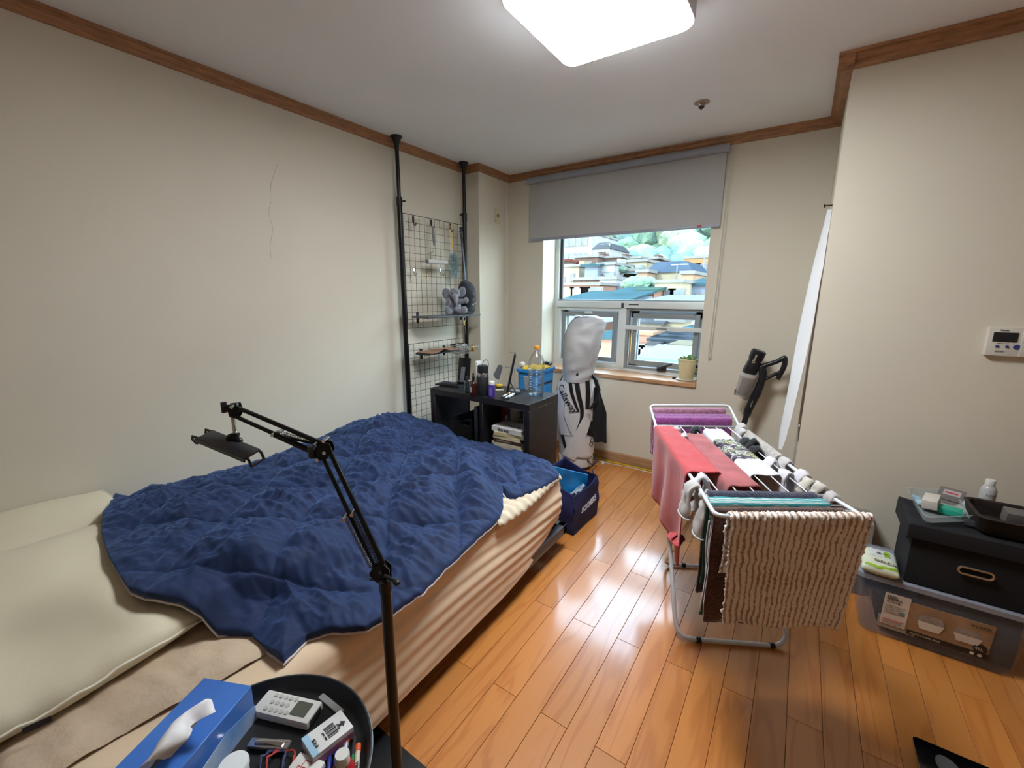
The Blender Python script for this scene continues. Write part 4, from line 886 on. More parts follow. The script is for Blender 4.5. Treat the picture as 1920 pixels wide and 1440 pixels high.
# books: a lying stack and an upright row behind
def book(label, group, c, s, col, rot=0, pages='d8ceb4', cat='book', spine='y-', lie=True):
    """lying: c base centre, s=(w along x, depth y, thickness)"""
    t = thing('book', label, cat, tuple(c), rot, group); cm = M('cover_'+col, col, .55, var=(9, .06)); pm = M('pages_'+pages, pages, .9, var=(60, .1), stretch=(1, 1, 20))
    w_, d_, h_ = s; k = .0022
    if lie:
        bm = B(); box(bm, (0, .001, h_/2), (w_-.006, d_-.006, h_-2*k)); obj('pages', bm, pm, t)
        bm = B(); box(bm, (0, 0, k/2), (w_, d_, k)); box(bm, (0, 0, h_-k/2), (w_, d_, k)); box(bm, (0, -d_/2+k/2, h_/2), (w_, k, h_-2*k)); obj('cover', bm, cm, t)
    else:
        bm = B(); box(bm, (0, .001, h_/2), (w_-2*k, d_-.006, h_-.006)); obj('pages', bm, pm, t)
        bm = B(); box(bm, (-w_/2+k/2, 0, h_/2), (k, d_, h_)); box(bm, (w_/2-k/2, 0, h_/2), (k, d_, h_)); box(bm, (0, -d_/2+k/2, h_/2), (w_-2*k, k, h_)); obj('cover', bm, cm, t)
    return t
zz = .361; bx = -1.395
stk = [('cream paperback lowest in the stack that shows', 'd2cbb4', .024, .22), ('cream paperback above the lowest one', 'cfc6ac', .020, .215), ('pale paperback under the dark brown book', 'd9d2bc', .020, .225), ('dark brown book with light lettering in the stack', '47302c', .022, .21), ('cream book right above the brown one', 'd4cba8', .020, .2), ('tan cream paperback below the white one', 'cdbf94', .022, .215), ('white book with black lettering on top of the stack', 'd4d2d0', .030, .225)]
stk = [('grey paperback at the very bottom of the stack', 'aaa69a', .022, .22)]+stk
for i, (lb, col, h_, w_) in enumerate(stk):
    ox = rnd.uniform(-.008, .008); b_ = book(lb, 'books in the lying stack', (bx+ox, 2.09, zz), (w_*.98, .15, h_), col, rnd.uniform(-.06, .06)+.02)
    if i == len(stk)-1:
        text('lettering', '돈의 속성', .020, (-.06, -.075, .006), (1, 0, 0), (0, 0, 1), ink, b_, world=False, bold=.0004)
        text('lettering', '작은 별', .032, (-.03, -.03, h_), (1, 0, 0), (0, 1, 0), ink, b_, world=False)
    elif col == '47302c': text('lettering', '나의 문화유산답사기', .012, (-.08, -.075, .006), (1, 0, 0), (0, 0, 1), M('print_cream', 'c9bca0', .6), b_, world=False)
    zz += h_+.0004
row_ = [('red tall book standing at the left of the row', '8e2430', .028, .29), ('white narrow book standing beside the red one', 'cdc9c2', .018, .2), ('grey book standing third in the row', '6c6a68', .02, .25), ('pale grey book with worn spine in the middle of the row', 'b3ada2', .022, .26), ('beige book standing in the middle of the row', 'a89f88', .022, .245), ('olive grey book standing right of the beige one', '8a866e', .02, .25), ('dark blue book with white lettering in the row', '26303e', .024, .25), ('white thin book right of the dark blue one', 'c8ccca', .014, .24), ('teal edged book at the right end of the row', '3e7c86', .018, .24)]
xx = XD+.018
for lb, col, w_, h_ in row_:
    b_ = book(lb, 'books standing behind the stack', (xx+w_/2, 2.255, .361), (w_*1.05, .14, h_), col, lie=False); xx += w_*1.05+.0012
    if col == '26303e': text('lettering', '경제학', .016, (.007, -.07, h_*.62), (0, 0, 1), (-1, 0, 0), M('print_cream', '', .6), b_, world=False)
# left bay: folder and magazine file
t = thing('document_folder', 'large dark folder standing upright in the left bay', 'folder', (-1.63, 2.1, .361)); bm = B(); box(bm, (-1.625, 2.13, .505), (.02, .26, .285), bev=.003); obj('board', bm, M('folder_dark', '2c2e34', .3), t, world=True)
t = thing('magazine_file', 'black open box file with a chrome edge in the left bay', 'file box', (-1.74, 2.12, .361)); 
for c_, s_ in (((-1.74, 2.12, .364), (.14, .23, .005)), ((-1.74, 2.007, .44), (.14, .004, .15)), ((-1.809, 2.12, .46), (.003, .23, .19)), ((-1.671, 2.12, .46), (.003, .23, .19)), ((-1.74, 2.233, .46), (.14, .003, .19))):
    bm = B(); box(bm, c_, s_); obj('panel', bm, black, t, world=True)
bm = B(); tube(bm, [V(-1.808, 2.006, .516), V(-1.671, 2.006, .556)], .0022, 6); obj('edge_wire', bm, chrome, t, world=True)
# ---------------------------------------------------------------- on the desk
Z = DZ
def prof_bottle(r, h, neck, nh, sh=.02): return [(.001, 0), (r*.9, 0), (r, .004), (r, h-sh), (r*.75, h-sh*.4), (neck, h), (neck, h+nh), (.001, h+nh)]
t = thing('charging_base', 'low black keyboard like charging base at the left desk end', 'charging dock', (-1.93, 2.09, Z)); a0 = at(846, 722, z=Z)
bm = B(); box(bm, (a0.x, a0.y, Z+.006), (.19, .11, .012), rot=rz(.15), bev=.004); obj('plate', bm, black, t, world=True)
for i in range(6):
    for j in range(3): bm = B(); box(bm, (a0.x-.07+.022*i, a0.y-.03+.022*j+.003*i, Z+.0135), (.016, .016, .004), rot=rz(.15), bev=.001, seg=1); obj('key', bm, M('key_grey', '34353a', .4), t, world=True)
b0 = at(862, 722, z=Z); t = thing('tablet_stand', 'black tilted tablet stand behind the two small bottles', 'tablet stand', (b0.x, b0.y+.03, Z+.0125)); Rt = Euler((math.radians(-14), 0, math.radians(18))).to_matrix()
bm = B(); box(bm, (b0.x+.005, b0.y+.045, Z+.105), (.088, .010, .16), rot=Rt, bev=.003); obj('screen_panel', bm, M('panel_black', '15161a', .25), t, world=True)
bm = B(); box(bm, (b0.x+.012, b0.y+.018, Z+.07), (.030, .008, .11), rot=Euler((math.radians(-20), 0, math.radians(18))).to_matrix(), bev=.003); obj('support_frame', bm, M('stand_grey', '6e747e', .35, .4), t, world=True)
bm = B(); box(bm, (b0.x+.012, b0.y+.01, Z+.02), (.05, .055, .012), rot=rz(.3), bev=.003); obj('foot', bm, blackm, t, world=True)
p = at(876, 736, z=Z); stand_bottle('perfume_bottle', 'clear glass bottle with dark cap left of the brown dropper', 'bottle', p, [('body', [(.001, 0), (.018, 0), (.0185, .003), (.0185, .075), (.012, .083), (.001, .083)], glassy('bottle_glass', 'e2ece8', .85, .15)), ('cap', [(.001, .083), (.009, .083), (.009, .108), (.001, .108)], M('cap_brown', '3a3230', .4))])
p = at(888, 741, z=Z); t = stand_bottle('dropper_bottle', 'dark brown glass bottle with black cap and pale label', 'bottle', p, [('body', prof_bottle(.021, .088, .008, .012), M('glass_brown', '3b1714', .15)), ('cap', [(.001, .1), (.0095, .1), (.0095, .118), (.006, .122), (.005, .14), (.001, .14)], black)])
bm = B(); surf(bm, lambda u, v: p+V(.0215*math.cos(-2.9+1.4*u), .0215*math.sin(-2.9+1.4*u), .02+.035*v), 12, 2); obj('label', bm, M('label_pale', 'bfb8c0', .6), t, world=True)
p = at(906, 741, z=Z); t = stand_bottle('tumbler', 'tall black tumbler with steel band and wire loop', 'tumbler', p, [('body', [(.001, 0), (.034, 0), (.0355, .003), (.0355, .118), (.034, .12), (.001, .12)], M('tumbler_black', '1d1f24', .5)), ('steel_band', [(.001, .12), (.034, .12), (.0345, .125), (.0345, .141), (.033, .143), (.001, .143)], steel), ('lid', [(.001, .143), (.034, .143), (.0345, .147), (.0335, .185), (.030, .188), (.001, .188)], M('tumbler_black', '', .5))])
pc = p+V(0, 0, .188); bm = B(); tube(bm, [pc+V(.0, 0, -.01)+V(math.cos(PI-PI*1.15*i/16)*.024+.02, .0, .0)+V(0, 0, .046*math.sin(PI*i/16)**.8) for i in range(17)], .0016, 6); obj('loop', bm, dsteel, t, world=True)
p = at(895, 738, z=Z)+V(-.03, .05, 0); bm = B(); box(bm, p+V(0, 0, .1), (.014, .04, .2), bev=.003); solo('white_slim_case', bm, white, 'slim white upright case half hidden behind the tumbler', 'case')
p = at(922, 745, z=Z); t = stand_bottle('pill_bottle', 'purple pill bottle with white cap in front of the tumbler', 'bottle', p, [('body', [(.001, 0), (.0185, 0), (.0195, .003), (.0195, .075), (.015, .08), (.001, .08)], M('purple_plastic', '45308a', .35)), ('cap', [(.001, .08), (.0178, .08), (.0182, .084), (.0182, .097), (.016, .1), (.001, .1)], white)])
bm = B(); surf(bm, lambda u, v: p+V(.0199*math.cos(-2.4+1.6*u), .0199*math.sin(-2.4+1.6*u), .015+.05*v), 12, 2); obj('label', bm, M('label_violet', '6a57b0', .5), t, world=True)
p = at(936, 727, z=Z); stand_bottle('balm_jar', 'small dark jar with yellow lid on the desk', 'jar', p, [('body', [(.001, 0), (.021, 0), (.022, .003), (.022, .012), (.001, .012)], M('jar_dark', '4a3a20', .3)), ('lid', [(.001, .012), (.023, .012), (.023, .021), (.021, .023), (.001, .023)], M('lid_yellow', 'd8b21e', .4))])
p = at(934, 733, z=Z); bm = B(); box(bm, p+V(0, 0, .006), (.035, .018, .012), rot=rz(.5), bev=.003); box(bm, p+V(.02, .014, .008), (.02, .014, .01), rot=rz(-.3), bev=.003); solo('earplug_case', bm, M('cream_plastic', 'cfcab8', .4), 'small cream plastic piece in front of the yellow lid jar', 'case')
# grey blade on a bent arm (desk mirror / lamp)
pA = at(965, 692, y=2.25); t0 = at(948, 733, z=Z+.0)
t = thing('desk_lamp', 'small desk lamp with grey flat shade on a thin arm', 'lamp', (pA.x, pA.y, Z))
hd = at(937, 698, y=pA.y-.02); bm = B(); prism(bm, [(-.045, -.02), (-.03, -.045), (-.006, -.05), (.024, .035), (.02, .05), (-.004, .05)], hd, (1, .15, 0), (0, -.1, 1), .006); obj('shade', bm, M('lamp_grey', '77787a', .35, .3), t, world=True)
ar = at(948, 688, y=pA.y-.02); bm = B(); tube(bm, [ar, ar.lerp(pA, .5)+V(0, 0, .003), pA], .004, 8); tube(bm, [pA, pA+V(.004, .0, -.05), V(pA.x+.005, pA.y, Z)], .0035, 8); lathe(bm, [(.001, 0), (.032, 0), (.03, .006), (.001, .008)], 20, T(pA.x+.005, pA.y, Z)); obj('arm', bm, M('lamp_arm', 'b4b2ae', .3, .5), t, world=True)
# tablet on its stand, edge on
q0, q1 = at(951, 735, z=Z+.012), None; q1 = at(966, 664, y=q0.y+.06)
t = thing('tablet', 'black tablet leaning on a folding stand, seen edge on', 'tablet', (q0.x+.02, q0.y+.03, Z)); ax_ = (q1-q0).normalized(); wd = V(-.56, .83, 0).normalized(); nn_ = ax_.cross(wd).normalized()
bm = B(); box(bm, (q0+q1)/2+wd*.03, (.013, .13, (q1-q0).length), rot=Matrix((nn_, wd, ax_)).transposed(), bev=.004); obj('slab', bm, M('panel_black', '', .25), t, world=True)
bm = B(); tube(bm, [q0+ax_*.07+wd*.03, q0+V(.055, .02, 0)+wd*.0, q0+V(.005, .02, -.008)], .006, 8); box(bm, q0+V(.025, .03, -.006), (.08, .05, .008), bev=.003); obj('folding_stand', bm, black, t, world=True)
tp = q1; bm = B(); tube(bm, [tp+V(0, 0, .004), tp+V(-.02, 0, .008), tp+V(-.04, 0, .008), tp+V(-.044, 0, .018)], .002, 6); obj('hook', bm, chrome, t, world=True)
bm = B(); box(bm, at(952, 738, z=Z+.01), (.012, .012, .016), bev=.002); obj('brass_catch', bm, MATS['brass'], t, world=True)
# aluminium phone stand
s0 = at(985, 733, z=Z); t = thing('phone_rest', 'bent silver aluminium phone rest beside the water bottle', 'phone stand', tuple(s0)); al = M('aluminium', '9aa0a8', .3, .8, var=False)
bm = B(); pr_ = [(-.03, .082), (-.022, .086), (-.012, .085), (.012, .006), (.03, .005), (.031, .014), (.034, .014), (.034, 0), (.008, 0), (-.014, .079), (-.022, .08), (-.03, .074)]
prism(bm, pr_, s0+V(-.02, .02, 0), (.95, -.3, 0), (0, 0, 1), -.05); obj('bent_plate', bm, al, t, world=True)
for i, (a_, b_, lb) in enumerate((((939, 745), (956, 737), 'white marker with black tip, leftmost of the three on the desk'), ((944, 748), (962, 738), 'white marker with black tip, middle of the three on the desk'), ((951, 747), (967, 737), 'white marker with black tip, rightmost of the three on the desk'))):
    pen('marker', lb, a_, b_, .0048, ink, white, 'marker', z=Z+.006, caplen=.18, group='markers on the desk')
# water bottle
p = at(1005, 741, z=Z); wg = glassy('pet_plastic', 'fbfdfd', .985, .05, .06); t = thing('water_bottle', 'large clear plastic water bottle with orange cap, ribbed', 'bottle', tuple(p))
pr_ = [(.001, .002), (.03, 0), (.044, .006), (.049, .015)]
for i in range(9): z_ = .02+i*.016; pr_ += [(.0495, z_), (.0495, z_+.006), (.046, z_+.011), (.0495, z_+.015)]
pr_ += [(.05, .175), (.05, .205), (.047, .222), (.034, .25), (.018, .272), (.0135, .28), (.0135, .287)]
bm = B(); lathe(bm, pr_, 32); obj('bottle', bm, wg, t)
bm = B(); lathe(bm, [(.001, .287), (.016, .287), (.0165, .289), (.016, .305), (.014, .308), (.001, .308)], 24); obj('cap', bm, M('cap_orange', 'd08a28', .45), t)
bm = B(); lathe(bm, [(r_*.96, z_) for r_, z_ in pr_ if .004 < z_ < .17]+[(.001, .17)], 32)
obj('water', bm, glassy('water', 'f6fbfb', .985, .08, .02), t)
# blue bin behind the desk
t = thing('blue_bin', 'bright blue plastic bin behind the desk, yellow cloth inside', 'bin', (-1.69, 2.62, 0)); bcol = M('bin_blue', '2f8ed8', .45)
c0, c1 = at(966, 692, y=2.5), at(1028, 694, y=2.62); bxm, by = (c0.x+c1.x)/2, 2.62; ww = (c1.x-c0.x)
t.location = (bxm, by, 0); MW[t.name] = Matrix.Translation((bxm, by, 0)); zt = at(1000, 692, y=2.55).z
bm = B(); ring_loft(bm, [[V(x_*s_, y_*s_, z_) for x_, y_ in rrect(ww, .27, .04)] for s_, z_ in ((.8, 0), (.9, zt-.02), (.99, zt-.02), (1.0, zt), (.93, zt), (.88, zt-.03), (.78, .01))]); obj('bin', bm, bcol, t)
bm = B(); box(bm, (ww*.455, -.02, zt-.1), (.006, .2, .01)); obj('dark_seam', bm, ink, t)
bm = B(); surf(bm, lambda u, v: V(lerp(-ww*.4, ww*.4, u), lerp(-.11, .11, v), zt-.005+.02*nz((u*4, v*4, 2), 1)+.018*math.sin(PI*u)*math.sin(PI*v)), 24, 16, .003); solo('yellow_cloth', bm, M('cloth_yellow', 'cfae3a', .8, var=(12, .15)), 'yellow cloth lying in the blue bin', 'cloth').location = (bxm, by, zt-.012)
p = at(979, 688, y=2.56); bm = B(); ell(bm, V(0, 0, .02), (.022, .022, .02)); o = solo('white_ball', bm, white, 'small white ball on the yellow cloth in the bin', 'ball'); o.location = (p.x, p.y, zt+.003)
# camera-like black thing on the sill, left of the golf bag
p = at(1023, 697, y=3.25); t = thing('binoculars', 'small black binoculars on the window sill left of the golf bag', 'binoculars', (p.x, 3.27, .718)); bm = B(); [cyl(bm, V(dx, -.03, .02), V(dx, .035, .02), .019, .016, 16) for dx in (-.024, .024)]; box(bm, (0, 0, .024), (.05, .03, .014), bev=.003); obj('barrels', bm, black, t)
# ---------------------------------------------------------------- golf bag
gA = math.radians(25); gx, gy = -1.36, 2.925
gw = M('vinyl_white', 'c9c6c3', .38, bump=(200, .15, .0004), var=(5, .03)); gs = M('vinyl_silver', 'b4b5b6', .5, .05, bump=(14, .25, .004), var=(4, .05)); gb = M('vinyl_black', '17171a', .4); gg = M('piping_grey', '6a6866', .5)
t = thing('golf_bag', 'white and black golf bag with a silver grey rain hood', 'golf bag', (gx, gy, 0), gA)
# local frame: x right in the picture, y away from the viewer
LV = [(0, .0, .118, .112), (.02, 0, .125, .118), (.11, 0, .128, .12), (.13, .004, .135, .124), (.3, -.002, .140, .125), (.45, -.014, .150, .125), (.62, -.018, .146, .12), (.72, -.010, .122, .112), (.80, -.006, .115, .11)]
def lv(z):
    for (z0_, c0_, a0_, b0_), (z1_, c1_, a1_, b1_) in zip(LV, LV[1:]):
        if z <= z1_: f = (z-z0_)/(z1_-z0_); return lerp(c0_, c1_, f), lerp(a0_, a1_, f), lerp(b0_, b1_, f)
    return LV[-1][1:]
def gsurf(s, z, off=0.0):
    """point on the bag: s = arc to the right of its front line"""
    c_, a_, b_ = lv(z); th = s/.125-PI/2; return V(c_+(a_+off)*math.cos(th), (b_+off)*math.sin(th), z)
bm = B(); ring_loft(bm, [[V(lv(z_)[0]+lv(z_)[1]*math.cos(k_*2*PI/48), lv(z_)[2]*math.sin(k_*2*PI/48), z_) for k_ in range(48)] for z_ in np.linspace(.035, .8, 40)]); obj('body', bm, gw, t)
bm = B(); ring_loft(bm, [[V(a_*math.cos(k_*2*PI/40), a_*.93*math.sin(k_*2*PI/40), z_) for k_ in range(40)] for z_, a_ in ((0, .108), (.004, .112), (.03, .114), (.036, .108))]); obj('rubber_base', bm, gb, t)
bm = B(); ring_loft(bm, [[V(a_*math.cos(k_*2*PI/40), a_*.93*math.sin(k_*2*PI/40), z_) for k_ in range(40)] for z_, a_ in ((.03, .12), (.034, .131), (.10, .135), (.108, .131))]); obj('base_collar', bm, gw, t)
def strip(name, path, widths, m, off=.003, nseg=24, par=None):
    def fn(u, v):
        q = along(path, u); q2 = along(path, min(1, u+.02)); q1_ = along(path, max(0, u-.02)); dx, dz = q2[0]-q1_[0], q2[1]-q1_[1]; L = math.hypot(dx, dz) or 1
        w_ = widths[0]+(widths[1]-widths[0])*u; k_ = (v-.5)*w_; return gsurf(q[0]+dz/L*k_, q[1]-dx/L*k_, off)
    bm = B(); surf(bm, fn, nseg, 5, .0025); return obj(name, bm, m, par or t)
strip('black_panel', [(-.065, .76), (-.035, .66), (.0, .54), (.02, .48)], (.028, .012), gb)
strip('black_panel', [(-.015, .78), (.005, .68), (.025, .58), (.04, .5), (.036, .42), (.01, .34)], (.034, .018), gb)
strip('black_panel', [(.075, .79), (.082, .65), (.078, .5)], (.04, .03), gb)
strip('black_panel', [(-.115, .30), (-.095, .24), (-.07, .17)], (.05, .012), gb)
strip('black_panel', [(-.14, .74), (-.165, .66), (-.175, .6)], (.014, .006), gb)
strip('side_pocket', [(-.125, .70), (-.10, .55), (-.085, .42), (-.07, .29)], (.085, .10), gw, .004)
strip('front_pocket', [(.075, .44), (.035, .33), (-.02, .2), (-.05, .115)], (.055, .10), gw, .014)
strip('lower_pocket', [(.085, .28), (.07, .2), (.05, .12)], (.10, .13), gw, .012)
for pa in ([(-.12, .3), (-.09, .2), (-.07, .115)], [(-.13, .25), (-.11, .16), (-.1, .11)], [(.06, .42), (.02, .3), (-.01, .12)], [(-.055, .6), (-.07, .45), (-.03, .3)]):
    bm = B(); tube(bm, [gsurf(*along(pa, i/16), .012) for i in range(17)], .0016, 6); obj('piping', bm, gg, t)
# lettering wraps round the left panel and runs downwards
def gl(x_, y_):
    A_ = math.radians(-60); s0_, z0_ = -.135, .665; bend = .12*x_*x_
    return gsurf(s0_+x_*math.cos(A_)-y_*math.sin(A_)+bend*1.2, z0_+x_*math.sin(A_)+y_*math.cos(A_), .010)
bm = text_bm('Callaway', .064, bold=.0004, fn=gl, space=1.0); obj('lettering', bm, gb, t, smooth=False)
bm = B(); tube(bm, [gsurf(-.165, .425, .004), gsurf(-.14, .43, .004)], .005, 6); obj('black_tab', bm, gb, t)
# hood
HL = [(.70, -.115, .095, .115), (.74, -.118, .108, .12), (.8, -.12, .118, .125), (.88, -.122, .135, .128), (.96, -.12, .152, .125), (1.04, -.112, .168, .118), (1.10, -.094, .182, .105), (1.14, -.072, .19, .09), (1.165, -.045, .175, .065), (1.185, -.01, .11, .04)]
bm = B(); rings = []
for i in range(28):
    f = i/27*(len(HL)-1); k_ = min(int(f), len(HL)-2); f -= k_; z_, l_, r_, b_ = [lerp(HL[k_][q], HL[k_+1][q], f) for q in range(4)]
    rg = []
    for a in np.linspace(0, 2*PI, 49)[:-1]:
        ca, sa = math.cos(a), math.sin(a); n_ = .8; x_ = (l_+r_)/2+(r_-l_)/2*math.copysign(abs(ca)**n_, ca); y_ = b_*math.copysign(abs(sa)**n_, sa)
        d_ = .012*nz((x_*2, y_, z_*2), 5)+.012*(1-2*abs(nz((x_*1.4+z_, 0, z_*2.2-x_), 5)))*(sa < 0)-.012*math.exp(-((x_-.05)**2+(z_-.83)**2)/.0025)*(sa < 0)-.016*math.exp(-(((x_-.03)+(z_-.93)*.6)**2)/.0008-((z_-.93)**2)/.006)*(sa < 0)
        rg.append(V(x_, y_+(-d_ if sa < 0 else 0), z_+.12*(x_+.1)*0))
    rings.append(rg)
ring_loft(bm, rings); hood = obj('rain_hood', bm, gs, t)
bm = B(); tube(bm, [V(HL[k_][1]+.001, -.02, HL[k_][0]) for k_ in range(len(HL)-2)]+[V(-.04, -.03, 1.172), V(.02, -.03, 1.187)], .0028, 6); obj('hood_piping', bm, M('piping_dark', '4a4a4c', .5), t)
bm = B(); surf(bm, lambda u, v: V(lerp(-.04, .1, u), lerp(-.055, .03, v), 1.187-.02*u+.006*math.sin(u*26)*math.sin(v*5)), 30, 8, .003); obj('hood_zip', bm, M('zip_grey', '8f9196', .4, .3), t)
for x_, y_, z_ in ((-.105, -.085, .715), (.075, -.098, .72)): bm = B(); ell(bm, (x_, y_, z_), (.006, .003, .006)); obj('snap_button', bm, steel, hood)
bm = B(); prism(bm, [(0, .0), (.01, 0), (.014, -.03), (.022, -.008), (.028, -.012), (.018, -.045), (.008, -.045)], (.14, -.062, .985), (.6, .8, 0), (0, 0, 1), -.002); obj('logo_mark', bm, gb, hood)
# side handle, hanging towel, clips, foot strap
bm = B(); tube(bm, [gsurf(.11, .76, .01), gsurf(.135, .72, .03), gsurf(.145, .64, .04), gsurf(.13, .56, .03), gsurf(.1, .5, .006)], [.012, .016, .017, .014, .01], 10); obj('handle', bm, gb, t)
bm = B(); surf(bm, lambda u, v: V(lerp(.115, .115+.035+.06*min(1, v*2.2)+.02*v, u), -.03-.045*(1-u)+.008*math.sin(u*9+v*2), lerp(.66, .22+.02*(1-u), v)), 12, 24, .006); obj('hanging_towel', bm, M('towel_black', '18181c', .9, bump=(300, .6, .001)), t)
bm = B(); tube(bm, [V(.105, -.115, .70), V(.10, -.128, .64), V(.098, -.13, .6)], .005, 6); obj('white_tag', bm, white, t)
for i, (x_, z_) in enumerate(((.088, .47), (.10, .445), (.112, .36), (.122, .31), (.118, .26), (.112, .23))):
    bm = B(); tube(bm, [V(x_+.012*math.cos(a), -.115+.1*(x_-.088), z_+.017*math.sin(a)) for a in np.linspace(0, 2*PI, 13)[:-1]], .0025, 6, closed=True); obj('metal_ring', bm, dsteel if i > 1 else chrome, t)
bm = B(); surf(bm, lambda u, v: V(lerp(.07, .125, u), -.105+.03*u, lerp(.42, .30, v)-.02*u), 6, 6, .004); obj('black_pocket', bm, gb, t)
bm = B(); tube(bm, [V(.09, -.10, .095), V(.13, -.085, .05), V(.165, -.04, .075), V(.14, -.03, .1)], .010, 6, flat=.4); obj('foot_strap', bm, gb, t)
# ---------------------------------------------------------------- navy tote bag on the floor
t = thing('tote_bag', 'navy blue cloth shopping bag with white lettering beside the bed foot', 'bag', (-1.03, 2.15, 0)); tn = M('tote_navy', '1e2250', .8, bump=(60, .3, .002), var=(5, .08))
C_ = dict(a=(-.93, 2.0), b=(-.915, 2.305), c=(-1.16, 2.33), d=(-1.17, 2.01))
def tote(u, v):   # u round the walls, v up
    ks = [C_['a'], C_['b'], C_['c'], C_['d'], C_['a']]; f = u*4; i = min(int(f), 3); f -= i; hts = [.235, .262, .32, .35, .235]
    x_ = lerp(ks[i][0], ks[i+1][0], f); y_ = lerp(ks[i][1], ks[i+1][1], f); h_ = lerp(hts[i], hts[i+1], f)-.018*math.sin(PI*f)
    cx, cy = -1.04, 2.16; k_ = 1+.06*math.sin(PI*v)-.05*v; 
    return V(cx+(x_-cx)*k_+.008*nz((u*9, v*4, 1), 1), cy+(y_-cy)*k_+.008*nz((u*9, v*4, 5), 1), .003+h_*v)
bm = B(); surf(bm, tote, 96, 24, .002); bmesh.ops.remove_doubles(bm, verts=bm.verts, dist=.0002); obj('walls', bm, tn, t, smooth=2, world=True)
bm = B(); box(bm, (-1.04, 2.16, .006), (.23, .3, .006)); obj('bottom', bm, tn, t, world=True)
tw = M('print_white', 'dcdce0', .6)
def onT(x_, y_):
    u = (.08+x_)/.31; p_ = tote(min(.249, u*.25), .46+y_/.25+.02*u); return p_+V(.0035, -.0002, 0)
bm = text_bm('SKECHERS', .042, bold=.0012, fn=onT, shear=.3, space=.95); obj('lettering', bm, tw, t, smooth=False, world=True)
bm = B(); tube(bm, [tote(.27, .93), tote(.28, 1.0)+V(-.005, 0, .02), tote(.32, .97)], .006, 6, flat=.3); obj('handle', bm, tn, t, world=True)
lb_ = M('pack_blue', '1f8ac8', .3, var=(10, .2, '1560a0')); 
bm = B(); surf(bm, lambda u, v: V(lerp(-1.13, -.98, u)+.02*v, lerp(2.05, 2.25, u), lerp(.05, .36-.09*u, v)+0*u), 10, 10, .012); sn = solo('snack_pack', bm, lb_, 'bright blue glossy packet sticking out of the navy bag', 'packet')
bm = B(); surf(bm, lambda u, v: V(lerp(-1.0, -.955, v), lerp(2.08, 2.2, u), .175+.04*v+.01*math.sin(u*9)), 10, 6, .015); solo('crumpled_wrapper', bm, M('wrap_silver', 'a9b4c0', .3, .4, var=(25, .3, 'e0e4e8')), 'crumpled pale silver wrapper inside the navy bag', 'wrapper')
text('lettering', 'MIRANDA', .03, (-1.09, 2.115, .26), V(.15, .2, -.04), (0.05, 0, 1), tw, sn, lift=.002)
# plant on the sill
p = V(-.665, 3.30, .718); t = stand_bottle('potted_plant', 'small green plant in a cream pot on the window sill', 'plant', p, [('saucer', [(.001, 0), (.062, 0), (.072, .008), (.07, .009), (.001, .006)], M('saucer_white', 'd8d6cc', .5)), ('pot', [(.001, .008), (.048, .008), (.05, .012), (.064, .145), (.068, .147), (.068, .16), (.062, .16), (.061, .14), (.001, .14)], M('pot_cream', 'dccda0', .6)), ('soil', [(.001, .1405), (.06, .1405), (.001, .146)], M('soil', '4a3a2a', .95))])
lg = [M('leaf_green', '6f9a36', .5, var=(20, .2, '3f7028')), M('leaf_yellow', 'a9a23a', .5, var=(20, .3, '6f8a30'))]
r2 = random.Random(11)
for i in range(22):
    a = r2.uniform(0, 2*PI); L = r2.uniform(.03, .065); el = r2.uniform(.3, 1.2); w_ = r2.uniform(.012, .02)
    base = V(.03*math.cos(a)*r2.random(), .03*math.sin(a)*r2.random(), .145); di = V(math.cos(a)*math.cos(el), math.sin(a)*math.cos(el), math.sin(el)); sd_ = di.cross(V(0, 0, 1)).normalized()
    bm = B(); surf(bm, lambda u, v: base+di*L*u+V(0, 0, -.02*u*u)+sd_*(v-.5)*2*w_*math.sin(PI*min(1, .06+u*.94))**.7+V(0, 0, .006*abs(v-.5)*2), 8, 4, .0008); obj('leaf', bm, lg[i % 3 == 0], t)
bm = B(); box(bm, (-.745, 3.30, .726), (.03, .03, .016), bev=.003); solo('sill_block', bm, black, 'small black block on the sill left of the plant pot', 'block')
# floor bits by the back wall
a, b_ = at(1127, 862, z=.004), at(1226, 886, z=.004); a.y = b_.y = 3.165; bm = B(); box(bm, (a+b_)/2, ((b_-a).length+.25, .014, .006), bev=.001); solo('yellow_strip', bm, M('strip_yellow', 'd2b020', .5), 'long thin yellow strip on the floor along the back wall', 'strip')
bm = B(); tube(bm, [at(1104, 868, z=.004), at(1118, 863, z=.004), V(-1.14, 3.12, .004), V(-1.0, 3.14, .003), V(-.85, 3.13, .003), V(-.6, 3.15, .003)], .003, 6); solo('white_cable', bm, M('cable_white', '', .5), 'white cable lying along the yellow strip', 'cable')
p = at(1130, 869, z=.0); bm = B(); lathe(bm, [(.001, 0), (.016, 0), (.016, .014), (.014, .016), (.001, .016)], 18, Matrix.Translation(p)); solo('bottle_cap', bm, white, 'white bottle cap on the floor near the golf bag', 'cap')
